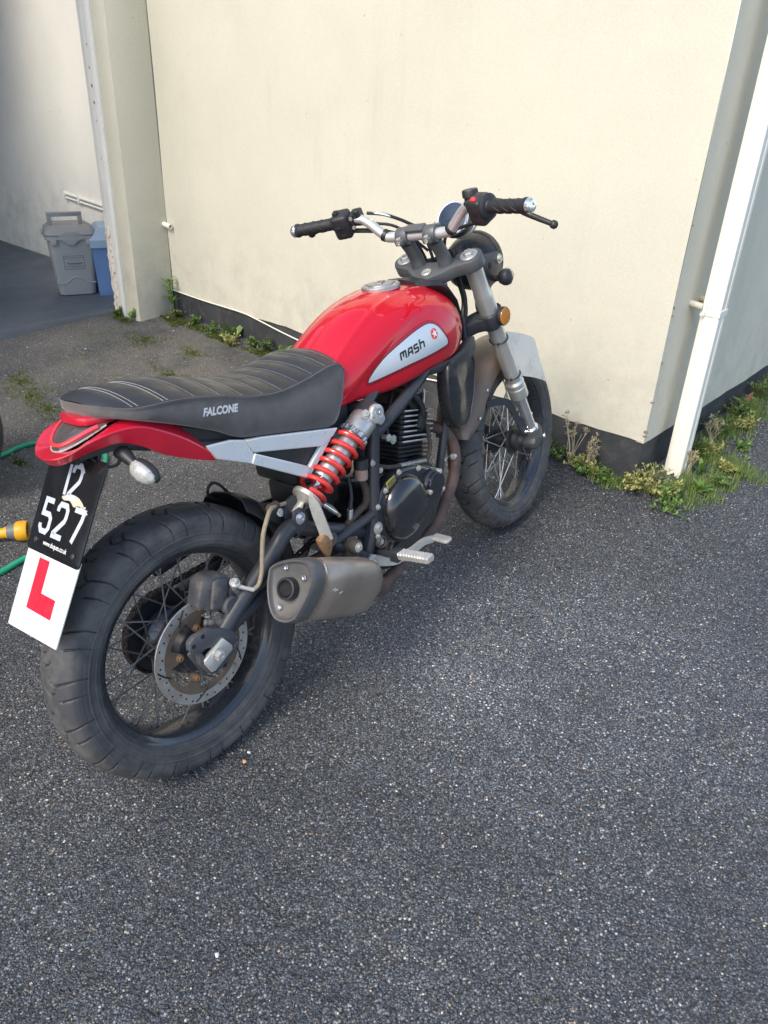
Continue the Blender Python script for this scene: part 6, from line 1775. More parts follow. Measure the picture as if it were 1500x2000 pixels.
    lathe(bm, q3, (q3 - pts[2]), [(0.004, -0.006), (0.0092, -0.002), (0.0105, 0.004), (0.0092, 0.010), (0.005, 0.0138), (0.0003, 0.0145)], 18)
    box(bm, barp(0.178 * s) + ex * 0.014, (0.046, 0.030, 0.030), MR, 0.006)
    bp('brake_lever' if s < 0 else 'clutch_lever', bm, M_plast, bar, FORK, 40)
    if s < 0:
        bm = nb(); o_ = Vector((0.036, 0.176 * s, 0.850))
        lathe(bm, o_, Vector((0.34, 0, 0.94)), [(0.014, -0.012), (0.0165, 0.0), (0.0165, 0.012), (0.0200, 0.013), (0.0200, 0.027), (0.0185, 0.030), (0.0003, 0.030)], 26)
        bp('fluid_reservoir', bm, M_plast, bar, FORK, 30)
    else:
        bm = nb(); o_ = barp(0.168 * s) + ez * 0.012; cyl(bm, o_, o_ + ez * 0.018, 0.009, n=14); box(bm, barp(0.186 * s), (0.034, 0.016, 0.034), MR, 0.005)
        bp('mirror_boss', bm, M_plast, bar, FORK)
        bm = nb()
        for k in (-1, 1): lathe(bm, barp(0.182 * s) - ex * 0.018 + ez * 0.013 * k, -ex, [(0.005, 0), (0.005, 0.003), (0.0025, 0.0032), (0.0025, 0.001), (0.0003, 0.001)], 12)
        bp('screw', bm, M_zinc, bar, FORK)
bm = nb()
tube(bm, [barp(0.16) + Vector((0.03, 0, 0.004)), Vector((0.065, 0.110, 0.826)), Vector((0.080, 0.060, 0.785)), Vector((0.085, 0.030, 0.745)), Vector((0.06, 0.02, 0.62))], 0.0045, 8, 6)
tube(bm, [barp(0.20) + Vector((0.0, 0, -0.030)), Vector((0.035, 0.14, 0.800)), Vector((0.050, 0.09, 0.775)), Vector((0.065, 0.05, 0.730)), Vector((0.05, 0.03, 0.60))], 0.0065, 8, 6)
tube(bm, [barp(0.19) + Vector((0.01, 0, -0.020)), Vector((0.045, 0.13, 0.815)), Vector((0.060, 0.08, 0.785)), Vector((0.075, 0.03, 0.70))], 0.0040, 8, 6)
tube(bm, [barp(-0.19) + Vector((0.025, 0, -0.030)), Vector((0.070, -0.150, 0.775)), Vector((0.085, -0.09, 0.755)), Vector((0.090, -0.03, 0.730)), Vector((0.07, 0.0, 0.63))], 0.0045, 8, 6)
tube(bm, [Vector((0.075, -0.04, 0.70)), Vector((0.055, -0.045, 0.62)), Vector((0.040, -0.050, 0.56)), Vector((0.0, -0.05, 0.52)), Vector((-0.05, -0.06, 0.46))], 0.0085, 10, 6)
tube(bm, [Vector((0.060, -0.055, 0.70)), Vector((0.040, -0.06, 0.62)), Vector((0.020, -0.060, 0.55)), Vector((-0.01, -0.05, 0.50))], 0.006, 10, 6)
tube(bm, [Vector((0.095, -0.072, 0.640)), Vector((0.080, -0.080, 0.590)), Vector((0.050, -0.075, 0.535)), Vector((0.050, -0.072, 0.505))], 0.0038, 8, 6)
bp('control_cable', bm, M_cable, bar, FORK)
bm = nb(); tube(bm, [barp(0.155) + Vector((0.032, 0, 0.004)), Vector((0.060, 0.120, 0.834)), Vector((0.073, 0.085, 0.808))], 0.0035, 10, 5)
bp('cable_elbow', bm, M_chrome, bar, FORK)
# instrument
gc = Vector((0.150, -0.030, 0.742)); gn = Vector((-0.62, -0.02, 0.78)).normalized()
bm = nb(); lathe(bm, gc - gn * 0.04, gn, [(0.020, 0), (0.040, 0.008), (0.0465, 0.022), (0.0475, 0.038)], 36)
gg = bp('instrument', bm, M_plast, None, FORK, 40)
bm = nb(); lathe(bm, gc - gn * 0.003, gn, [(0.0455, -0.004), (0.0470, 0.0), (0.0470, 0.008), (0.0455, 0.010), (0.0425, 0.0098), (0.0420, 0.007)], 44); bp('bezel', bm, M_chrome, gg, FORK)
bm = nb(); lathe(bm, gc, gn, [(0.0435, 0.005), (0.025, 0.0072), (0.0003, 0.008)], 36); bp('dial', bm, M_glass, gg, FORK, 60)
bm = nb(); lathe(bm, gc - gn * 0.030 + Vector((0.025, 0, -0.012)), gn, [(0.0465, 0), (0.0500, 0.004), (0.0500, 0.012), (0.046, 0.014)], 40); bp('bezel', bm, M_alu, gg, FORK)
# headlamp
hc = Vector((0.215, 0.0, 0.560)); hn = Vector((0.90, 0, -0.43)).normalized()
bm = nb(); lathe(bm, hc, hn, [(0.010, -0.085), (0.045, -0.078), (0.068, -0.052), (0.078, -0.020), (0.081, 0.010), (0.085, 0.012), (0.085, 0.026), (0.081, 0.030), (0.076, 0.030)], 48)
hl = bp('headlamp', bm, mat('headlamp_bowl', (0.018, 0.019, 0.023), 0.30, dirt=0.12, dirtcol=(0.06, 0.06, 0.06)), None, FORK, 40)
bm = nb(); lathe(bm, hc, hn, [(0.077, 0.028), (0.05, 0.042), (0.0003, 0.047)], 40); bp('headlamp_lens', bm, M_clear, hl, FORK, 60)
bm = nb()
for s in (-1, 1):
    prism(bm, [(0.085, 0.640), (0.100, 0.655), (0.215, 0.590), (0.225, 0.560), (0.195, 0.540), (0.085, 0.535)], XZ, -s * 0.090 - 0.002, -s * 0.090 + 0.002, 0.001)
br = bp('headlamp_bracket', bm, M_frame, hl, FORK)
bm = nb(); bolt(bm, (0.205, -0.0925, 0.572), (0, -1, 0), 0.009, 0.008); bp('bolt', bm, M_zinc, hl, FORK)
bm = nb(); cyl(bm, (0.150, -0.0930, 0.588), (0.150, -0.0918, 0.588), 0.010, n=16, bev=0); bp('bracket_hole', bm, M_hole, hl, FORK)
for s in (-1, 1):
    bm = nb(); cyl(bm, (0.150, 0.080 * s, 0.543), (0.150, 0.110 * s, 0.546), 0.0085, n=14)
    lathe(bm, (0.150, 0.106 * s, 0.546), (0.1, s, 0.02), [(0.008, 0), (0.016, 0.005), (0.0225, 0.016), (0.0235, 0.026), (0.021, 0.034), (0.012, 0.040), (0.0003, 0.041)], 26)
    ind = bp('indicator', bm, M_plast, None, FORK, 40)
    bm = nb(); lathe(bm, (0.154, 0.124 * s, 0.546), (1, 0.2 * s, 0), [(0.019, 0.0), (0.0215, 0.010), (0.018, 0.020), (0.008, 0.024), (0.0003, 0.025)], 22); bp('indicator_lens', bm, M_clear, ind, FORK, 60)

# ================================================================== SMALL THINGS
# ------------------------------------------------------------------ food waste bin in the garage
TD = Vector((0.399, 0.917, 0)); ND = Vector((0.917, -0.399, 0))         # along the bin's front, out of the front (u,v)
b0 = I0 + U * -0.713 + V * -0.336
tx = (U * TD.x + V * TD.y); nx_ = (U * ND.x + V * ND.y)
BINM = Matrix(((tx.x, nx_.x, 0, b0.x + tx.x * 0.1145), (tx.y, nx_.y, 0, b0.y + tx.y * 0.1145), (0, 0, 1, ZF), (0, 0, 0, 1)))   # local x along front, y outwards
M_bin = mat('grey_bin_plastic', (0.30, 0.31, 0.305), 0.50, var=0.10, vscale=6, dirt=0.10, dirtcol=(0.30, 0.29, 0.27), bump=0.15, bscale=300, bdist=0.0006)
M_binl = mat('grey_bin_lid', (0.26, 0.265, 0.26), 0.45, var=0.12, vscale=8, dirt=0.2, dirtcol=(0.28, 0.26, 0.23))
bin_ = empty('food_waste_bin', BINM); tag(bin_, 'grey food waste caddy standing on the garage floor', 'bin')
def rr3(w, d, r, z, cy): return [(a, b + cy, z) for a, b in rrect(w, d, r, 5)]
bm = nb()
loft(bm, [rr3(0.190, 0.180, 0.030, 0.0, -0.110), rr3(0.212, 0.200, 0.035, 0.006, -0.110), rr3(0.222, 0.208, 0.035, 0.05, -0.108), rr3(0.228, 0.214, 0.033, 0.105, -0.106), rr3(0.258, 0.240, 0.030, 0.330, -0.100), rr3(0.258, 0.240, 0.030, 0.338, -0.100)])
bin_body = part('bin_body', bm, M_bin, bin_, None, 50)
# raised wave across the front, rim, catches
def front_y(z): return 0.5 * np.interp(z, [0, 0.05, 0.105, 0.33], [0.20, 0.208, 0.214, 0.240]) + np.interp(z, [0, 0.05, 0.105, 0.33], [-0.110, -0.108, -0.106, -0.100])
bm = nb(); tube(bm, [(x, front_y(z) + 0.0005, z) for x, z in ((-0.112, 0.078), (-0.085, 0.076), (-0.058, 0.080), (-0.030, 0.104), (0.0, 0.114), (0.030, 0.104), (0.062, 0.082), (0.085, 0.076), (0.112, 0.078))], 0.0042, 8, 6)
part('bin_ridge', bm, M_bin, bin_)
bm = nb(); loft(bm, [rr3(0.262, 0.244, 0.032, 0.332, -0.100), rr3(0.288, 0.270, 0.036, 0.335, -0.100), rr3(0.290, 0.272, 0.036, 0.352, -0.100), rr3(0.268, 0.250, 0.034, 0.355, -0.100)])
prism(bm, [(-0.070, 0.0), (-0.045, -0.006), (-0.020, -0.030), (0.0, -0.036), (0.020, -0.030), (0.045, -0.006), (0.070, 0.0)], Matrix.Translation((0, 0.0335, 0.338)) @ Matrix(((1, 0, 0, 0), (0, 0, -1, 0), (0, 1, 0, 0), (0, 0, 0, 1))), -0.003, 0.006, 0.001)
for x in (-0.098, 0.098): box(bm, (x, 0.026, 0.322), (0.034, 0.018, 0.036), None, 0.004)
box(bm, (-0.149, -0.05, 0.372), (0.014, 0.03, 0.032), None, 0.003)
part('bin_rim', bm, M_bin, bin_, None, 35)
bm = nb()
loft(bm, [rr3(0.282, 0.262, 0.034, 0.3565, -0.102), rr3(0.286, 0.266, 0.034, 0.362, -0.102), rr3(0.272, 0.246, 0.040, 0.385, -0.108), rr3(0.215, 0.190, 0.040, 0.405, -0.120), rr3(0.205, 0.180, 0.036, 0.400, -0.120), rr3(0.10, 0.09, 0.03, 0.401, -0.120)])
prism(bm, [(-0.070, -0.002), (-0.050, 0.016), (-0.015, 0.028), (0.015, 0.028), (0.050, 0.016), (0.070, -0.002)], Matrix.Translation((0, 0.030, 0.354)) @ Matrix(((1, 0, 0, 0), (0, 0, -1, 0), (0, 1, 0, 0), (0, 0, 0, 1))), -0.003, 0.014, 0.002)
part('bin_lid', bm, M_binl, bin_, None, 40)
bm = nb()
for x in (-0.098, 0.074): prism(bm, [(-0.014, 0), (0.014, 0), (0.012, 0.075), (-0.012, 0.075)], Matrix.Translation((x, -0.10, 0.395)) @ XZ, -0.006, 0.006, 0.002)
box(bm, (-0.012, -0.10, 0.464), (0.198, 0.020, 0.016), None, 0.004); box(bm, (-0.012, -0.10, 0.452), (0.15, 0.016, 0.012), None, 0.003)
part('bin_handle', bm, M_binl, bin_, None, 35)
lab = nb(); f0 = Vector((0, front_y(0.2) + 0.0012, 0.2)); tilt = math.atan2(0.019, 0.225)
MLb = Matrix.Translation(f0) @ Matrix(((-1, 0, 0, 0), (0, 0, 1, 0), (0, 1, 0, 0), (0, 0, 0, 1))) @ Matrix.Rotation(-tilt * 1.0, 4, 'X')
MLb = Matrix.Translation(f0) @ Matrix.Rotation(-tilt, 4, 'X') @ Matrix(((1, 0, 0, 0), (0, 0, 1, 0), (0, 1, 0, 0), (0, 0, 0, 1)))
bm = nb()
strokes(bm, [[(-0.057, -0.039), (0.057, -0.039), (0.057, 0.039), (-0.057, 0.039), (-0.057, -0.039)], [(-0.057, 0.028), (0.057, 0.028)], [(-0.057, -0.023), (0.057, -0.023)]], 0.0018)
strokes(bm, [[(-0.028, 0.015), (0.033, 0.015)], [(-0.033, -0.014), (0.036, -0.014)], [(-0.045, -0.031), (0.045, -0.031)]], 0.0010)
me = text_mesh('FOOD WASTE', 0.0135, 0, 0.0004, 1.0, 'CENTER'); bmt = bmesh.new(); bmt.from_mesh(me); bmesh.ops.translate(bmt, vec=(0.002, -0.010, 0), verts=bmt.verts); merge(bm, bmt)
part('bin_label', bm, mat('bin_print', (0.030, 0.034, 0.038), 0.6), bin_, MLb, 60, None, False)
# ------------------------------------------------------------------ blue box beside it
c0 = I0 + U * -0.585 + V * -0.141
BBM = Matrix(((tx.x, nx_.x, 0, c0.x), (tx.y, nx_.y, 0, c0.y), (0, 0, 1, ZF), (0, 0, 0, 1)))
bb = empty('storage_box', BBM); tag(bb, 'blue plastic storage box half hidden behind the door frame', 'box')
M_blue = mat('blue_box_plastic', (0.12, 0.22, 0.43), 0.42, var=0.08, vscale=5, dirt=0.06, dirtcol=(0.20, 0.25, 0.35))
M_blue2 = mat('pale_blue_lid', (0.30, 0.40, 0.52), 0.42, var=0.08, vscale=5)
def rb(x0, x1, y0, y1, z): return [(x0 + 0.0 + a, y0 + b, z) for a, b in [(0, 0), (x1 - x0, 0), (x1 - x0, y1 - y0), (0, y1 - y0)]]
bm = nb(); loft(bm, [rb(0.006, 0.34, -0.29, -0.004, 0.0), rb(0.004, 0.342, -0.292, -0.002, 0.03), rb(0.0045, 0.3415, -0.2915, -0.0025, 0.032), rb(-0.006, 0.352, -0.302, 0.006, 0.285)])
part('box_body', bm, M_blue, bb, None, 20)
bm = nb(); loft(bm, [rb(-0.016, 0.362, -0.312, 0.016, 0.286), rb(-0.016, 0.362, -0.312, 0.016, 0.330), rb(0.05, 0.296, -0.25, -0.045, 0.395), rb(0.06, 0.286, -0.24, -0.055, 0.396)])
part('box_lid', bm, M_blue2, bb, None, 20)
# ------------------------------------------------------------------ garden hose and spray gun
def G3(x, y, h=0.0): return (x, y, gz(x, y) + h)
M_hoseg = mat('green_hose', (0.018, 0.36, 0.19), 0.35, var=0.2, vscale=9, dirt=0.15, dirtcol=(0.10, 0.16, 0.10))
hs = empty('garden_hose', Matrix.Translation(G3(-1.2, 2.5))); tag(hs, 'green garden hose looped on the asphalt behind the number plates', 'hose')
HM = hs.matrix_world.inverted()
bm = nb(); tube(bm, [G3(*p, 0.0095) for p in [(-2.3, 2.05), (-1.9, 2.42), (-1.62, 2.60), (-1.50, 2.718), (-1.468, 2.775), (-1.43, 2.818), (-1.385, 2.845)]], 0.0095, 12, 8)
part('hose_length', bm, M_hoseg, hs, HM)
bm = nb(); tube(bm, [G3(*p, 0.0095) for p in [(-1.36, 2.852), (-1.25, 2.858), (-1.16, 2.82), (-1.10, 2.745), (-1.075, 2.66), (-1.045, 2.50), (-1.035, 2.36), (-1.045, 2.22), (-1.085, 2.10), (-1.131, 2.040), (-1.175, 1.965), (-1.27, 1.85), (-1.5, 1.70), (-2.0, 1.60)]], 0.0095, 12, 8)
part('hose_length', bm, M_hoseg, hs, HM)
bm = nb()
a, b_ = Vector(G3(-1.405, 2.838, 0.013)), Vector(G3(-1.345, 2.853, 0.013))
lathe(bm, a, b_ - a, [(0.010, 0), (0.014, 0.004), (0.0155, 0.012), (0.0145, 0.022), (0.0165, 0.026), (0.0165, 0.040), (0.013, 0.046), (0.0175, 0.050), (0.0175, 0.060), (0.010, 0.064)], 20)
part('hose_connector', bm, mat('pale_green_connector', (0.12, 0.28, 0.18), 0.4, var=0.2), hs, HM)
NZ = Vector((-1.177, 2.168, 0.0)); NZ.z = gz(NZ.x, NZ.y) + 0.033
nd = Vector((0.97, 0.235, 0.0)).normalized()
NM = Mat(NZ, nd, Vector((-nd.y, nd.x, 0)))
gun = empty('spray_gun', NM); tag(gun, 'yellow and grey hose spray gun lying beside the number plate', 'spray gun')
M_yel = mat('yellow_plastic', (0.75, 0.36, 0.012), 0.40, var=0.08, vscale=20, dirt=0.12, dirtcol=(0.35, 0.22, 0.08))
M_gry = mat('grey_soft_plastic', (0.13, 0.135, 0.14), 0.55, var=0.1, dirt=0.15)
bm = nb(); lathe(bm, (0, 0, 0), (1, 0, 0), [(0.0265, -0.022), (0.0315, -0.018), (0.0330, -0.004), (0.0330, 0.012), (0.0310, 0.016), (0.0270, 0.016), (0.0262, 0.010)], 36); part('nozzle_ring', bm, M_yel, gun, None, 35)
bm = nb(); lathe(bm, (0, 0, 0), (1, 0, 0), [(0.0268, 0.006), (0.0262, 0.012), (0.018, 0.013), (0.0003, 0.011)], 30)
for k in range(6):
    a = k * math.pi / 3; lathe(bm, (0.011, 0.014 * math.cos(a), 0.014 * math.sin(a)), (1, 0, 0), [(0.0042, 0), (0.0042, 0.004), (0.003, 0.0045), (0.0003, 0.002)], 10)
part('spray_face', bm, M_gry, gun)
bm = nb(); lathe(bm, (0, 0, 0), (1, 0, 0), [(0.020, -0.047), (0.0225, -0.045), (0.0255, -0.034), (0.0275, -0.020)], 30); part('nozzle_collar', bm, M_gry, gun)
bm = nb()
loft(bm, [[(x, y * w, z * h + dz) for y, z in [(math.cos(t), math.sin(t)) for t in np.linspace(0, 2 * math.pi, 18, endpoint=False)]] for x, w, h, dz in ((-0.042, 0.0215, 0.0215, 0), (-0.060, 0.0165, 0.017, -0.004), (-0.12, 0.015, 0.017, -0.008), (-0.17, 0.016, 0.018, -0.012), (-0.22, 0.014, 0.015, -0.017), (-0.225, 0.010, 0.011, -0.018))])
part('gun_handle', bm, M_yel, gun, None, 50)
bm = nb(); tube(bm, [(-0.085, 0.016, 0.010), (-0.12, 0.026, 0.014), (-0.17, 0.028, 0.010)], 0.006, 8, 5); part('gun_trigger', bm, mat('red_trigger', (0.55, 0.03, 0.05), 0.4), gun)
# ------------------------------------------------------------------ tyre just inside the left edge
ty = Vector(G3(-1.613, 2.457))
bm = nb(); axis = Vector((0.25, 1, 0)).normalized(); cz = Vector((ty.x, ty.y, ty.z + 0.288))
lathe(bm, cz - axis * 0.09, axis, [(0.165, 0.0), (0.19, -0.004), (0.245, -0.004), (0.275, 0.012), (0.288, 0.035), (0.290, 0.09), (0.288, 0.145), (0.275, 0.168), (0.245, 0.184), (0.19, 0.184), (0.165, 0.18)], 64, closed=True)
lathe(bm, cz - axis * 0.07, axis, [(0.16, 0.0), (0.168, 0.0), (0.168, 0.13), (0.16, 0.13), (0.05, 0.03), (0.0004, 0.03)], 40)
tyo = part('tyre', bm, M_rubber, None, None, 40); tag(tyo, 'dark rubber tyre cut off by the left edge above the hose', 'tyre')

# ------------------------------------------------------------------ plants
def leafmat(name, c1, c2):
    m, nt, p, co = newmat(name)
    g = nt.nodes.new('ShaderNodeNewGeometry')
    c = ramp(nt, g.outputs['Random Per Island'], [(0.0, c1), (1.0, c2)])
    nt.links.new(c, p.inputs['Base Color']); p.inputs['Roughness'].default_value = 0.55
    p.inputs['Subsurface Weight'].default_value = 0.0
    tr = nt.nodes.new('ShaderNodeBsdfTranslucent'); nt.links.new(c, tr.inputs['Color'])
    mx = nt.nodes.new('ShaderNodeMixShader'); mx.inputs[0].default_value = 0.25
    out = nt.nodes['Material Output']
    nt.links.new(p.outputs[0], mx.inputs[1]); nt.links.new(tr.outputs[0], mx.inputs[2]); nt.links.new(mx.outputs[0], out.inputs['Surface'])
    return m
L_mid = leafmat('leaf_mid_green', (0.070, 0.135, 0.032), (0.21, 0.31, 0.085))
L_bright = leafmat('leaf_bright_green', (0.10, 0.20, 0.035), (0.20, 0.33, 0.08))
L_yel = leafmat('leaf_yellow_green', (0.20, 0.25, 0.065), (0.58, 0.52, 0.21))
L_dry = leafmat('leaf_straw', (0.32, 0.27, 0.16), (0.66, 0.58, 0.38))
L_grass = leafmat('grass_blade', (0.075, 0.145, 0.030), (0.26, 0.34, 0.085))
L_moss = leafmat('moss', (0.060, 0.110, 0.016), (0.19, 0.22, 0.04))
M_stem = mat('weed_stem', (0.20, 0.20, 0.09), 0.6, var=0.3, vscale=60)
M_stemd = mat('dry_stem', (0.52, 0.46, 0.32), 0.7, var=0.2, vscale=60)
class Fo:                                   # fast leaf collector
    def __init__(s): s.v, s.f = [], []
    def leaf(s, p, d, l, w, bend=0.3, roll=0.0, n=3):
        d = d.normalized(); side = d.cross(ZU)
        side = side.normalized() if side.length > 1e-4 else Vector((1, 0, 0))
        up = side.cross(d); side = side * math.cos(roll) + up * math.sin(roll); up = side.cross(d)
        i0 = len(s.v); q = p.copy(); dd = d.copy()
        for k in range(n + 1):
            t = k / n; ww = w * math.sin(math.pi * min(0.97, 0.12 + 0.88 * t)) if n > 1 else w * (1 - t)
            s.v += [tuple(q - side * ww * 0.5), tuple(q + up * ww * 0.0 - up * 0.12 * w), tuple(q + side * ww * 0.5)]
            q = q + dd * (l / n); dd = (dd - ZU * bend / n).normalized()
        for k in range(n):
            a = i0 + k * 3; s.f += [(a, a + 1, a + 4, a + 3), (a + 1, a + 2, a + 5, a + 4)]
    def blade(s, p, d, l, w, bend):
        d = d.normalized(); side = d.cross(ZU).normalized() if abs(d.z) < 0.99 else Vector((1, 0, 0))
        i0 = len(s.v); q = p.copy()
        for k in range(3):
            ww = w * (1 - k / 3.2); s.v += [tuple(q - side * ww / 2), tuple(q + side * ww / 2)]
            q = q + d * (l / 3); d = (d - ZU * bend / 3).normalized()
        s.v.append(tuple(q))
        s.f += [(i0, i0 + 1, i0 + 3, i0 + 2), (i0 + 2, i0 + 3, i0 + 5, i0 + 4), (i0 + 4, i0 + 5, i0 + 6)]
    def mesh(s, name): return np_mesh(name, s.v, s.f, True)
def rv(tilt): 
    a = random.uniform(0, 2 * math.pi); return Vector((math.cos(a) * math.sin(tilt), math.sin(a) * math.sin(tilt), math.cos(tilt)))
def gp(u, v, h=0.0):
    q = I0 + U * u + V * v; return Vector((q.x, q.y, gz(q.x, q.y) + h))
def plant(kind, u, v, size, label, group=None, cat='weed'):
    size *= 1.22
    base = gp(u, v, -0.003)
    root = empty(cat.replace(' ', '_'), Matrix.Translation(base)); tag(root, label, cat, group)
    F_ = Fo(); st = nb(); z0 = Vector((0, 0, 0))
    lm, sm = L_mid, M_stem
    if kind == 'dock':
        lm = L_mid
        for k in range(11):
            d = rv(random.uniform(0.25, 0.95)); l = size * random.uniform(0.6, 1.1); pt = z0 + d * l * 0.25
            tube(st, [z0, pt], 0.0012, 5); F_.leaf(pt, d, l * 0.85, l * 0.42, 0.5, random.uniform(-0.4, 0.4), 4)
    elif kind == 'bright':
        lm = L_bright
        for k in range(13):
            d = rv(random.uniform(0.2, 1.15)); l = size * random.uniform(0.55, 1.0); pt = z0 + d * l * 0.2 + ZU * random.uniform(0, size * 0.4)
            tube(st, [z0, pt], 0.001, 5); F_.leaf(pt, d, l * 0.8, l * 0.34, 0.6, random.uniform(-0.4, 0.4), 4)
    elif kind in ('bush', 'yellow', 'trail'):
        lm = L_yel if kind == 'yellow' else (L_bright if kind == 'trail' else L_mid)
        for k in range(int(20 if kind != 'trail' else 12)):
            d = rv(random.uniform(0.15, 0.9 if kind != 'trail' else 1.35)); l = size * random.uniform(0.5, 1.0)
            pts = [z0 + d * l * t + Vector((random.uniform(-1, 1), random.uniform(-1, 1), 0)) * 0.08 * l - ZU * 0.25 * l * t * t for t in (0, 0.33, 0.66, 1)]
            pts[0] = z0; 
            for p in pts: p.z = max(p.z, 0.004)
            tube(st, pts, 0.0009, 4)
            for j in range(14):
                t = random.uniform(0.15, 1.0); kk = min(2, int(t * 3)); p = pts[kk].lerp(pts[kk + 1], t * 3 - kk)
                F_.leaf(p, rv(random.uniform(0.3, 1.5)), random.uniform(0.010, 0.020), random.uniform(0.006, 0.011), 0.4, random.uniform(-0.6, 0.6), 2)
    elif kind == 'seed':
        lm, sm = L_dry, M_stemd
        for k in range(9):
            d = rv(random.uniform(0.05, 0.42)); l = size * random.uniform(0.55, 1.0)
            pts = [z0, z0 + d * l * 0.5 + rv(1.5) * 0.008, z0 + d * l]
            tube(st, pts, 0.0010, 5)
            for j in range(3):
                d2 = (d + rv(1.2) * 0.55).normalized(); e = pts[2] + d2 * random.uniform(0.01, 0.028) - d * random.uniform(0, 0.02)
                tube(st, [pts[2] - d * 0.012, e], 0.0007, 4)
                for i in range(11): F_.leaf(e, rv(random.uniform(0.2, 1.6)), random.uniform(0.008, 0.017), 0.0034, 0.2, 0, 2)
    elif kind == 'upright':
        lm = L_bright
        pts = [z0, Vector((0.004, 0.002, size * 0.5)), Vector((-0.004, 0.0, size))]
        tube(st, pts, 0.0016, 6)
        for j in range(24):
            t = random.uniform(0.25, 1.0); p = pts[0].lerp(pts[2], t)
            F_.leaf(p, rv(random.uniform(0.5, 1.3)), size * random.uniform(0.14, 0.30), size * random.uniform(0.07, 0.13), 0.5, 0, 3)
    part('stem', st, sm, root)
    lo = link('foliage', F_.mesh('foliage'), lm, root); lo['kind'] = 'stuff'
    return root
PL = [
 ('bush', -0.17, -0.27, 0.06, 'small weed tuft at the foot of the white door frame'),
 ('bright', -0.05, -0.265, 0.055, 'leafy green weed at the foot of the cream jamb'),
 ('upright', 0.045, -0.045, 0.17, 'tall thin weed growing in the inner wall corner'),
 ('bush', 0.10, -0.05, 0.07, 'low green weed on the moss beside the inner corner'),
 ('trail', 0.26, -0.05, 0.06, 'pale feathery weed along the plinth near the corner'),
 ('dock', 0.60, -0.055, 0.085, 'broad leaved dock plant against the dark plinth'),
 ('yellow', 0.68, -0.13, 0.085, 'withered yellowish weed in front of the dock plant'),
 ('bush', 0.88, -0.05, 0.08, 'dark green weed on the plinth near the tank'),
 ('bright', 0.99, -0.045, 0.065, 'young bright plant beside the rear of the fuel tank'),
 ('dock', 2.50, -0.04, 0.10, 'round leaved weed just behind the front tyre'),
 ('bush', 2.60, -0.04, 0.075, 'low green weed between front tyre and dry stalks'),
 ('seed', 2.655, -0.035, 0.165, 'dry stalks with pale star shaped seed heads'),
 ('yellow', 2.70, -0.05, 0.075, 'yellowing clover like weed under the dry stalks'),
 ('yellow', 2.76, -0.055, 0.06, 'small yellow flecked weed right of the dry stalks'),
 ('bush', 2.80, -0.06, 0.065, 'dense green weed left of the house corner'),
 ('trail', 2.84, -0.06, 0.075, 'small leafed trailing weed at the house corner'),
 ('yellow', 2.985, -0.035, 0.135, 'tall pale weed in front of the downpipe foot'),
 ('trail', 3.05, -0.045, 0.10, 'sprawling green weed below the downpipe'),
 ('trail', 3.10, -0.10, 0.085, 'straggling pale weed nearest to the camera at the corner'),
 ('bright', 3.12, 0.10, 0.055, 'bright green rosette right of the downpipe foot'),
 ('bright', 3.06, 0.24, 0.050, 'second leafy rosette behind the downpipe'),
 ('seed', 3.03, 0.20, 0.075, 'short dry grass heads behind the downpipe'),
 ('bush', 3.00, 0.36, 0.09, 'grey green weed clump against the side plinth'),
 ('yellow', 3.04, 0.42, 0.085, 'rusty yellow dried weed along the side wall'),
 ('bush', 2.98, 0.62, 0.12, 'bushy green weed in the middle of the side wall'),
 ('yellow', 3.13, 0.32, 0.06, 'small orange dried sprig lying on the asphalt'),
 ('bush', 2.98, 0.86, 0.12, 'spiky green weed beside the reddish dead leaf'),
 ('seed', 2.99, 0.52, 0.10, 'straw coloured dry stems in the middle of the side wall'),
 ('trail', 3.10, 0.55, 0.08, 'flat creeping weed out on the asphalt beside the side wall'),
 ('yellow', 3.05, 0.75, 0.08, 'fading yellow weed in front of the bushy side wall weed'),
 ('bush', 2.555, -0.03, 0.065, 'leafy weed filling the gap behind the front tyre'),
 ('trail', 2.73, -0.075, 0.06, 'pale creeping weed spreading in front of the dry stalks'),
 ('seed', 2.735, -0.035, 0.11, 'shorter dry seed heads right of the tall dry stalks'),
 ('yellow', 2.93, -0.06, 0.085, 'cream flecked weed leaning on the very corner of the plinth'),
 ('yellow', 3.06, -0.01, 0.075, 'pale leafed weed touching the front of the downpipe foot'),
 ('bush', 3.16, 0.20, 0.055, 'small green tuft out on the asphalt right of the downpipe'),
 ('bush', 2.96, -0.005, 0.07, 'small dark weed tucked into the house corner'),
 ('trail', 0.44, -0.06, 0.075, 'creeping weed between the corner moss and the dock plant'),
 ('bush', 0.78, -0.06, 0.07, 'low weed between the dock plant and the fuel tank'),
 ('bush', 2.97, 1.12, 0.14, 'large green weed at the right edge by the wall'),
]
for k in PL: plant(*k)
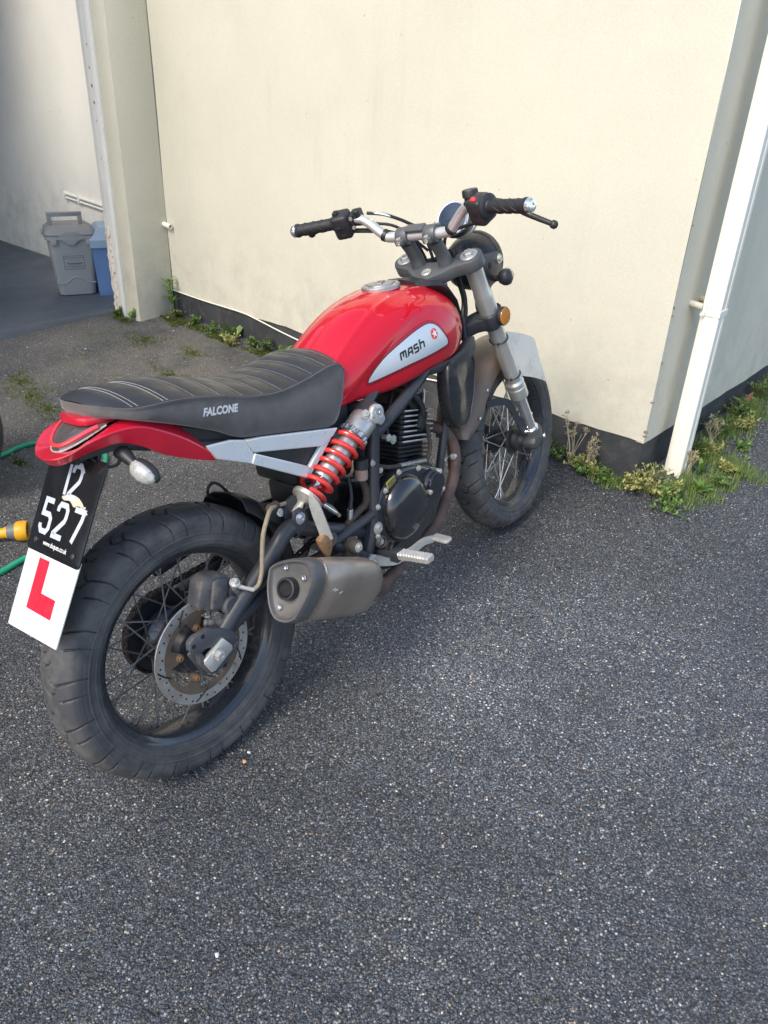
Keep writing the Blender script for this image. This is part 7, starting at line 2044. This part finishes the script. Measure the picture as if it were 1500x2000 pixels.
# moss and grass: uncountable, one object for each patch
def moss(name, spots, label, cat, m, blades=False, dens=1.0):
    F_ = Fo()
    for (u, v, ru, rv_) in spots:
        for k in range(int(900 * dens * max(0.25, (ru * rv_) / 0.01) ** 0.9)):
            a, r = random.uniform(0, 2 * math.pi), random.random() ** (0.62 if dens > 1.5 else 0.8) * (1.0 if dens > 1.5 else 1.5)
            wob = 0.75 + 0.35 * math.sin(3 * a + u * 40) + 0.2 * math.sin(7 * a + v * 30)
            p = gp(u + ru * r * wob * math.cos(a), v + rv_ * r * wob * math.sin(a), 0.0)
            if blades: F_.blade(p, rv(random.uniform(0.05, 0.8)), random.uniform(0.015, 0.05), random.uniform(0.0015, 0.003), random.uniform(0.2, 1.2))
            else: F_.leaf(p, rv(random.uniform(0.3, 1.4)), random.uniform(0.004, 0.011) * (1.6 if dens > 1.5 else 1.0), random.uniform(0.003, 0.006), 0.3, 0, 1)
    o = link(name, F_.mesh(name), m); tag(o, label, cat, kind='stuff'); return o
moss('moss', [(0.12, -0.09, 0.16, 0.06), (0.35, -0.07, 0.16, 0.045), (0.55, -0.09, 0.12, 0.05), (0.88, -0.09, 0.12, 0.05), (-0.10, -0.29, 0.10, 0.03)], 'strip of moss at the foot of the front wall', 'moss', L_moss, dens=2.2)
def uvp(x, y):
    q = Vector((x, y, 0)) - I0; return q.dot(U), q.dot(V)
spots = [(*uvp(-1.322, 4.047), 0.10, 0.08), (*uvp(-1.022, 3.874), 0.09, 0.05), (*uvp(-1.064, 3.577), 0.12, 0.05), (*uvp(-1.738, 3.467), 0.12, 0.07), (*uvp(-1.486, 3.165), 0.10, 0.07), (*uvp(-1.20, 2.70), 0.09, 0.05), (*uvp(-1.41, 2.68), 0.05, 0.03), (*uvp(-1.62, 3.30), 0.12, 0.06), (*uvp(-1.25, 3.45), 0.07, 0.05)]
moss('moss', spots, 'scattered moss patches on the asphalt left of the seat', 'moss', L_moss, dens=1.0)
moss('grass', [(2.83, -0.07, 0.08, 0.03), (3.06, 0.02, 0.07, 0.06), (3.10, 0.14, 0.10, 0.09)], 'short grass growing around the downpipe foot', 'grass', L_grass, True, 1.5)
moss('grass', [(3.0, 0.40, 0.08, 0.12), (2.99, 0.66, 0.07, 0.14), (2.99, 0.92, 0.09, 0.16), (2.98, 1.3, 0.08, 0.22), (3.15, 0.35, 0.12, 0.10)], 'grass and weeds fringing the side wall', 'grass', L_grass, True, 1.3)
# fallen leaves and pebbles one can point at
def dead_leaf(x, y, l, m, label, h=0.006, tilt=1.2):
    F_ = Fo(); F_.leaf(Vector((0, 0, 0)), rv(tilt), l, l * 0.55, 0.9, 0.5, 5)
    me = F_.mesh('dead_leaf'); o = link('dead_leaf', me, m); o.location = G3(x, y, h); tag(o, label, 'leaf'); return o
q = gp(0.075, -0.10); dead_leaf(q.x, q.y, 0.035, leafmat('tan_leaf', (0.40, 0.27, 0.15), (0.50, 0.36, 0.22)), 'curled tan leaf on the moss by the inner corner')
q = gp(2.955, 0.99); dead_leaf(q.x, q.y, 0.06, leafmat('red_leaf', (0.36, 0.16, 0.09), (0.42, 0.20, 0.12)), 'reddish dead leaf standing against the side plinth', 0.02, 0.5)
def stone_mesh(s):
    b = bmesh.new(); bmesh.ops.create_icosphere(b, subdivisions=1, radius=s)
    for v in b.verts: v.co *= random.uniform(0.7, 1.2); v.co.z *= 0.6
    return mesh_from(b, 'pebble', 20)
for (x, y, s, c, lb) in ((-0.270, 0.844, 0.0055, (0.72, 0.70, 0.65), 'white pebble on the asphalt nearest to the camera'), (-0.297, 1.286, 0.0060, (0.62, 0.33, 0.18), 'orange pebble right of the rear tyre'), (-0.292, 1.312, 0.0050, (0.70, 0.69, 0.66), 'white chip beside the orange pebble')):
    o = link('pebble', stone_mesh(s), mat('pebble_' + lb.split()[0] + str(int(s * 1e4)), c, 0.7)); o.location = G3(x, y, s * 0.35); tag(o, lb, 'pebble')
# loose grit: uncountable
base = []
for k in range(6):
    b = bmesh.new(); bmesh.ops.create_icosphere(b, subdivisions=1, radius=1.0)
    for v in b.verts: v.co *= random.uniform(0.65, 1.25)
    b.verts.index_update(); base.append(([v.co.copy() for v in b.verts], [[v.index for v in f.verts] for f in b.faces])); b.free()
gv, gf = [], []
for k in range(5200):
    t = random.random(); y = 0.35 + 4.2 * t ** 1.25; x = random.uniform(-0.62, 0.55) * (y * 1.02 + 0.25)
    q = Vector((x, y, 0)); uu, vv = uvp(x, y)
    if (vv > -0.02 and uu < 2.93) or uu < -0.25: continue
    s = random.uniform(0.0010, 0.0024) * (1.7 if random.random() < 0.06 else 1.0) * (0.75 + 0.16 * y)
    vs, fs = random.choice(base); rm = Matrix.Rotation(random.uniform(0, 6.3), 3, 'Z'); o0 = len(gv); c = Vector(G3(x, y, s * 0.25))
    gv += [tuple(c + (rm @ Vector((p.x, p.y, p.z * 0.6))) * s) for p in vs]; gf += [tuple(i + o0 for i in f) for f in fs]
m, nt, p, co = newmat('grit')
g = nt.nodes.new('ShaderNodeNewGeometry')
nt.links.new(ramp(nt, g.outputs['Random Per Island'], [(0.0, (0.06, 0.06, 0.065)), (0.45, (0.16, 0.16, 0.16)), (0.75, (0.34, 0.33, 0.31)), (0.92, (0.60, 0.58, 0.54)), (1.0, (0.50, 0.36, 0.24))]), p.inputs['Base Color']); p.inputs['Roughness'].default_value = 0.6
o = link('grit', np_mesh('grit', gv, gf, False), m); tag(o, 'loose pale grit scattered over the asphalt', 'grit', kind='stuff')
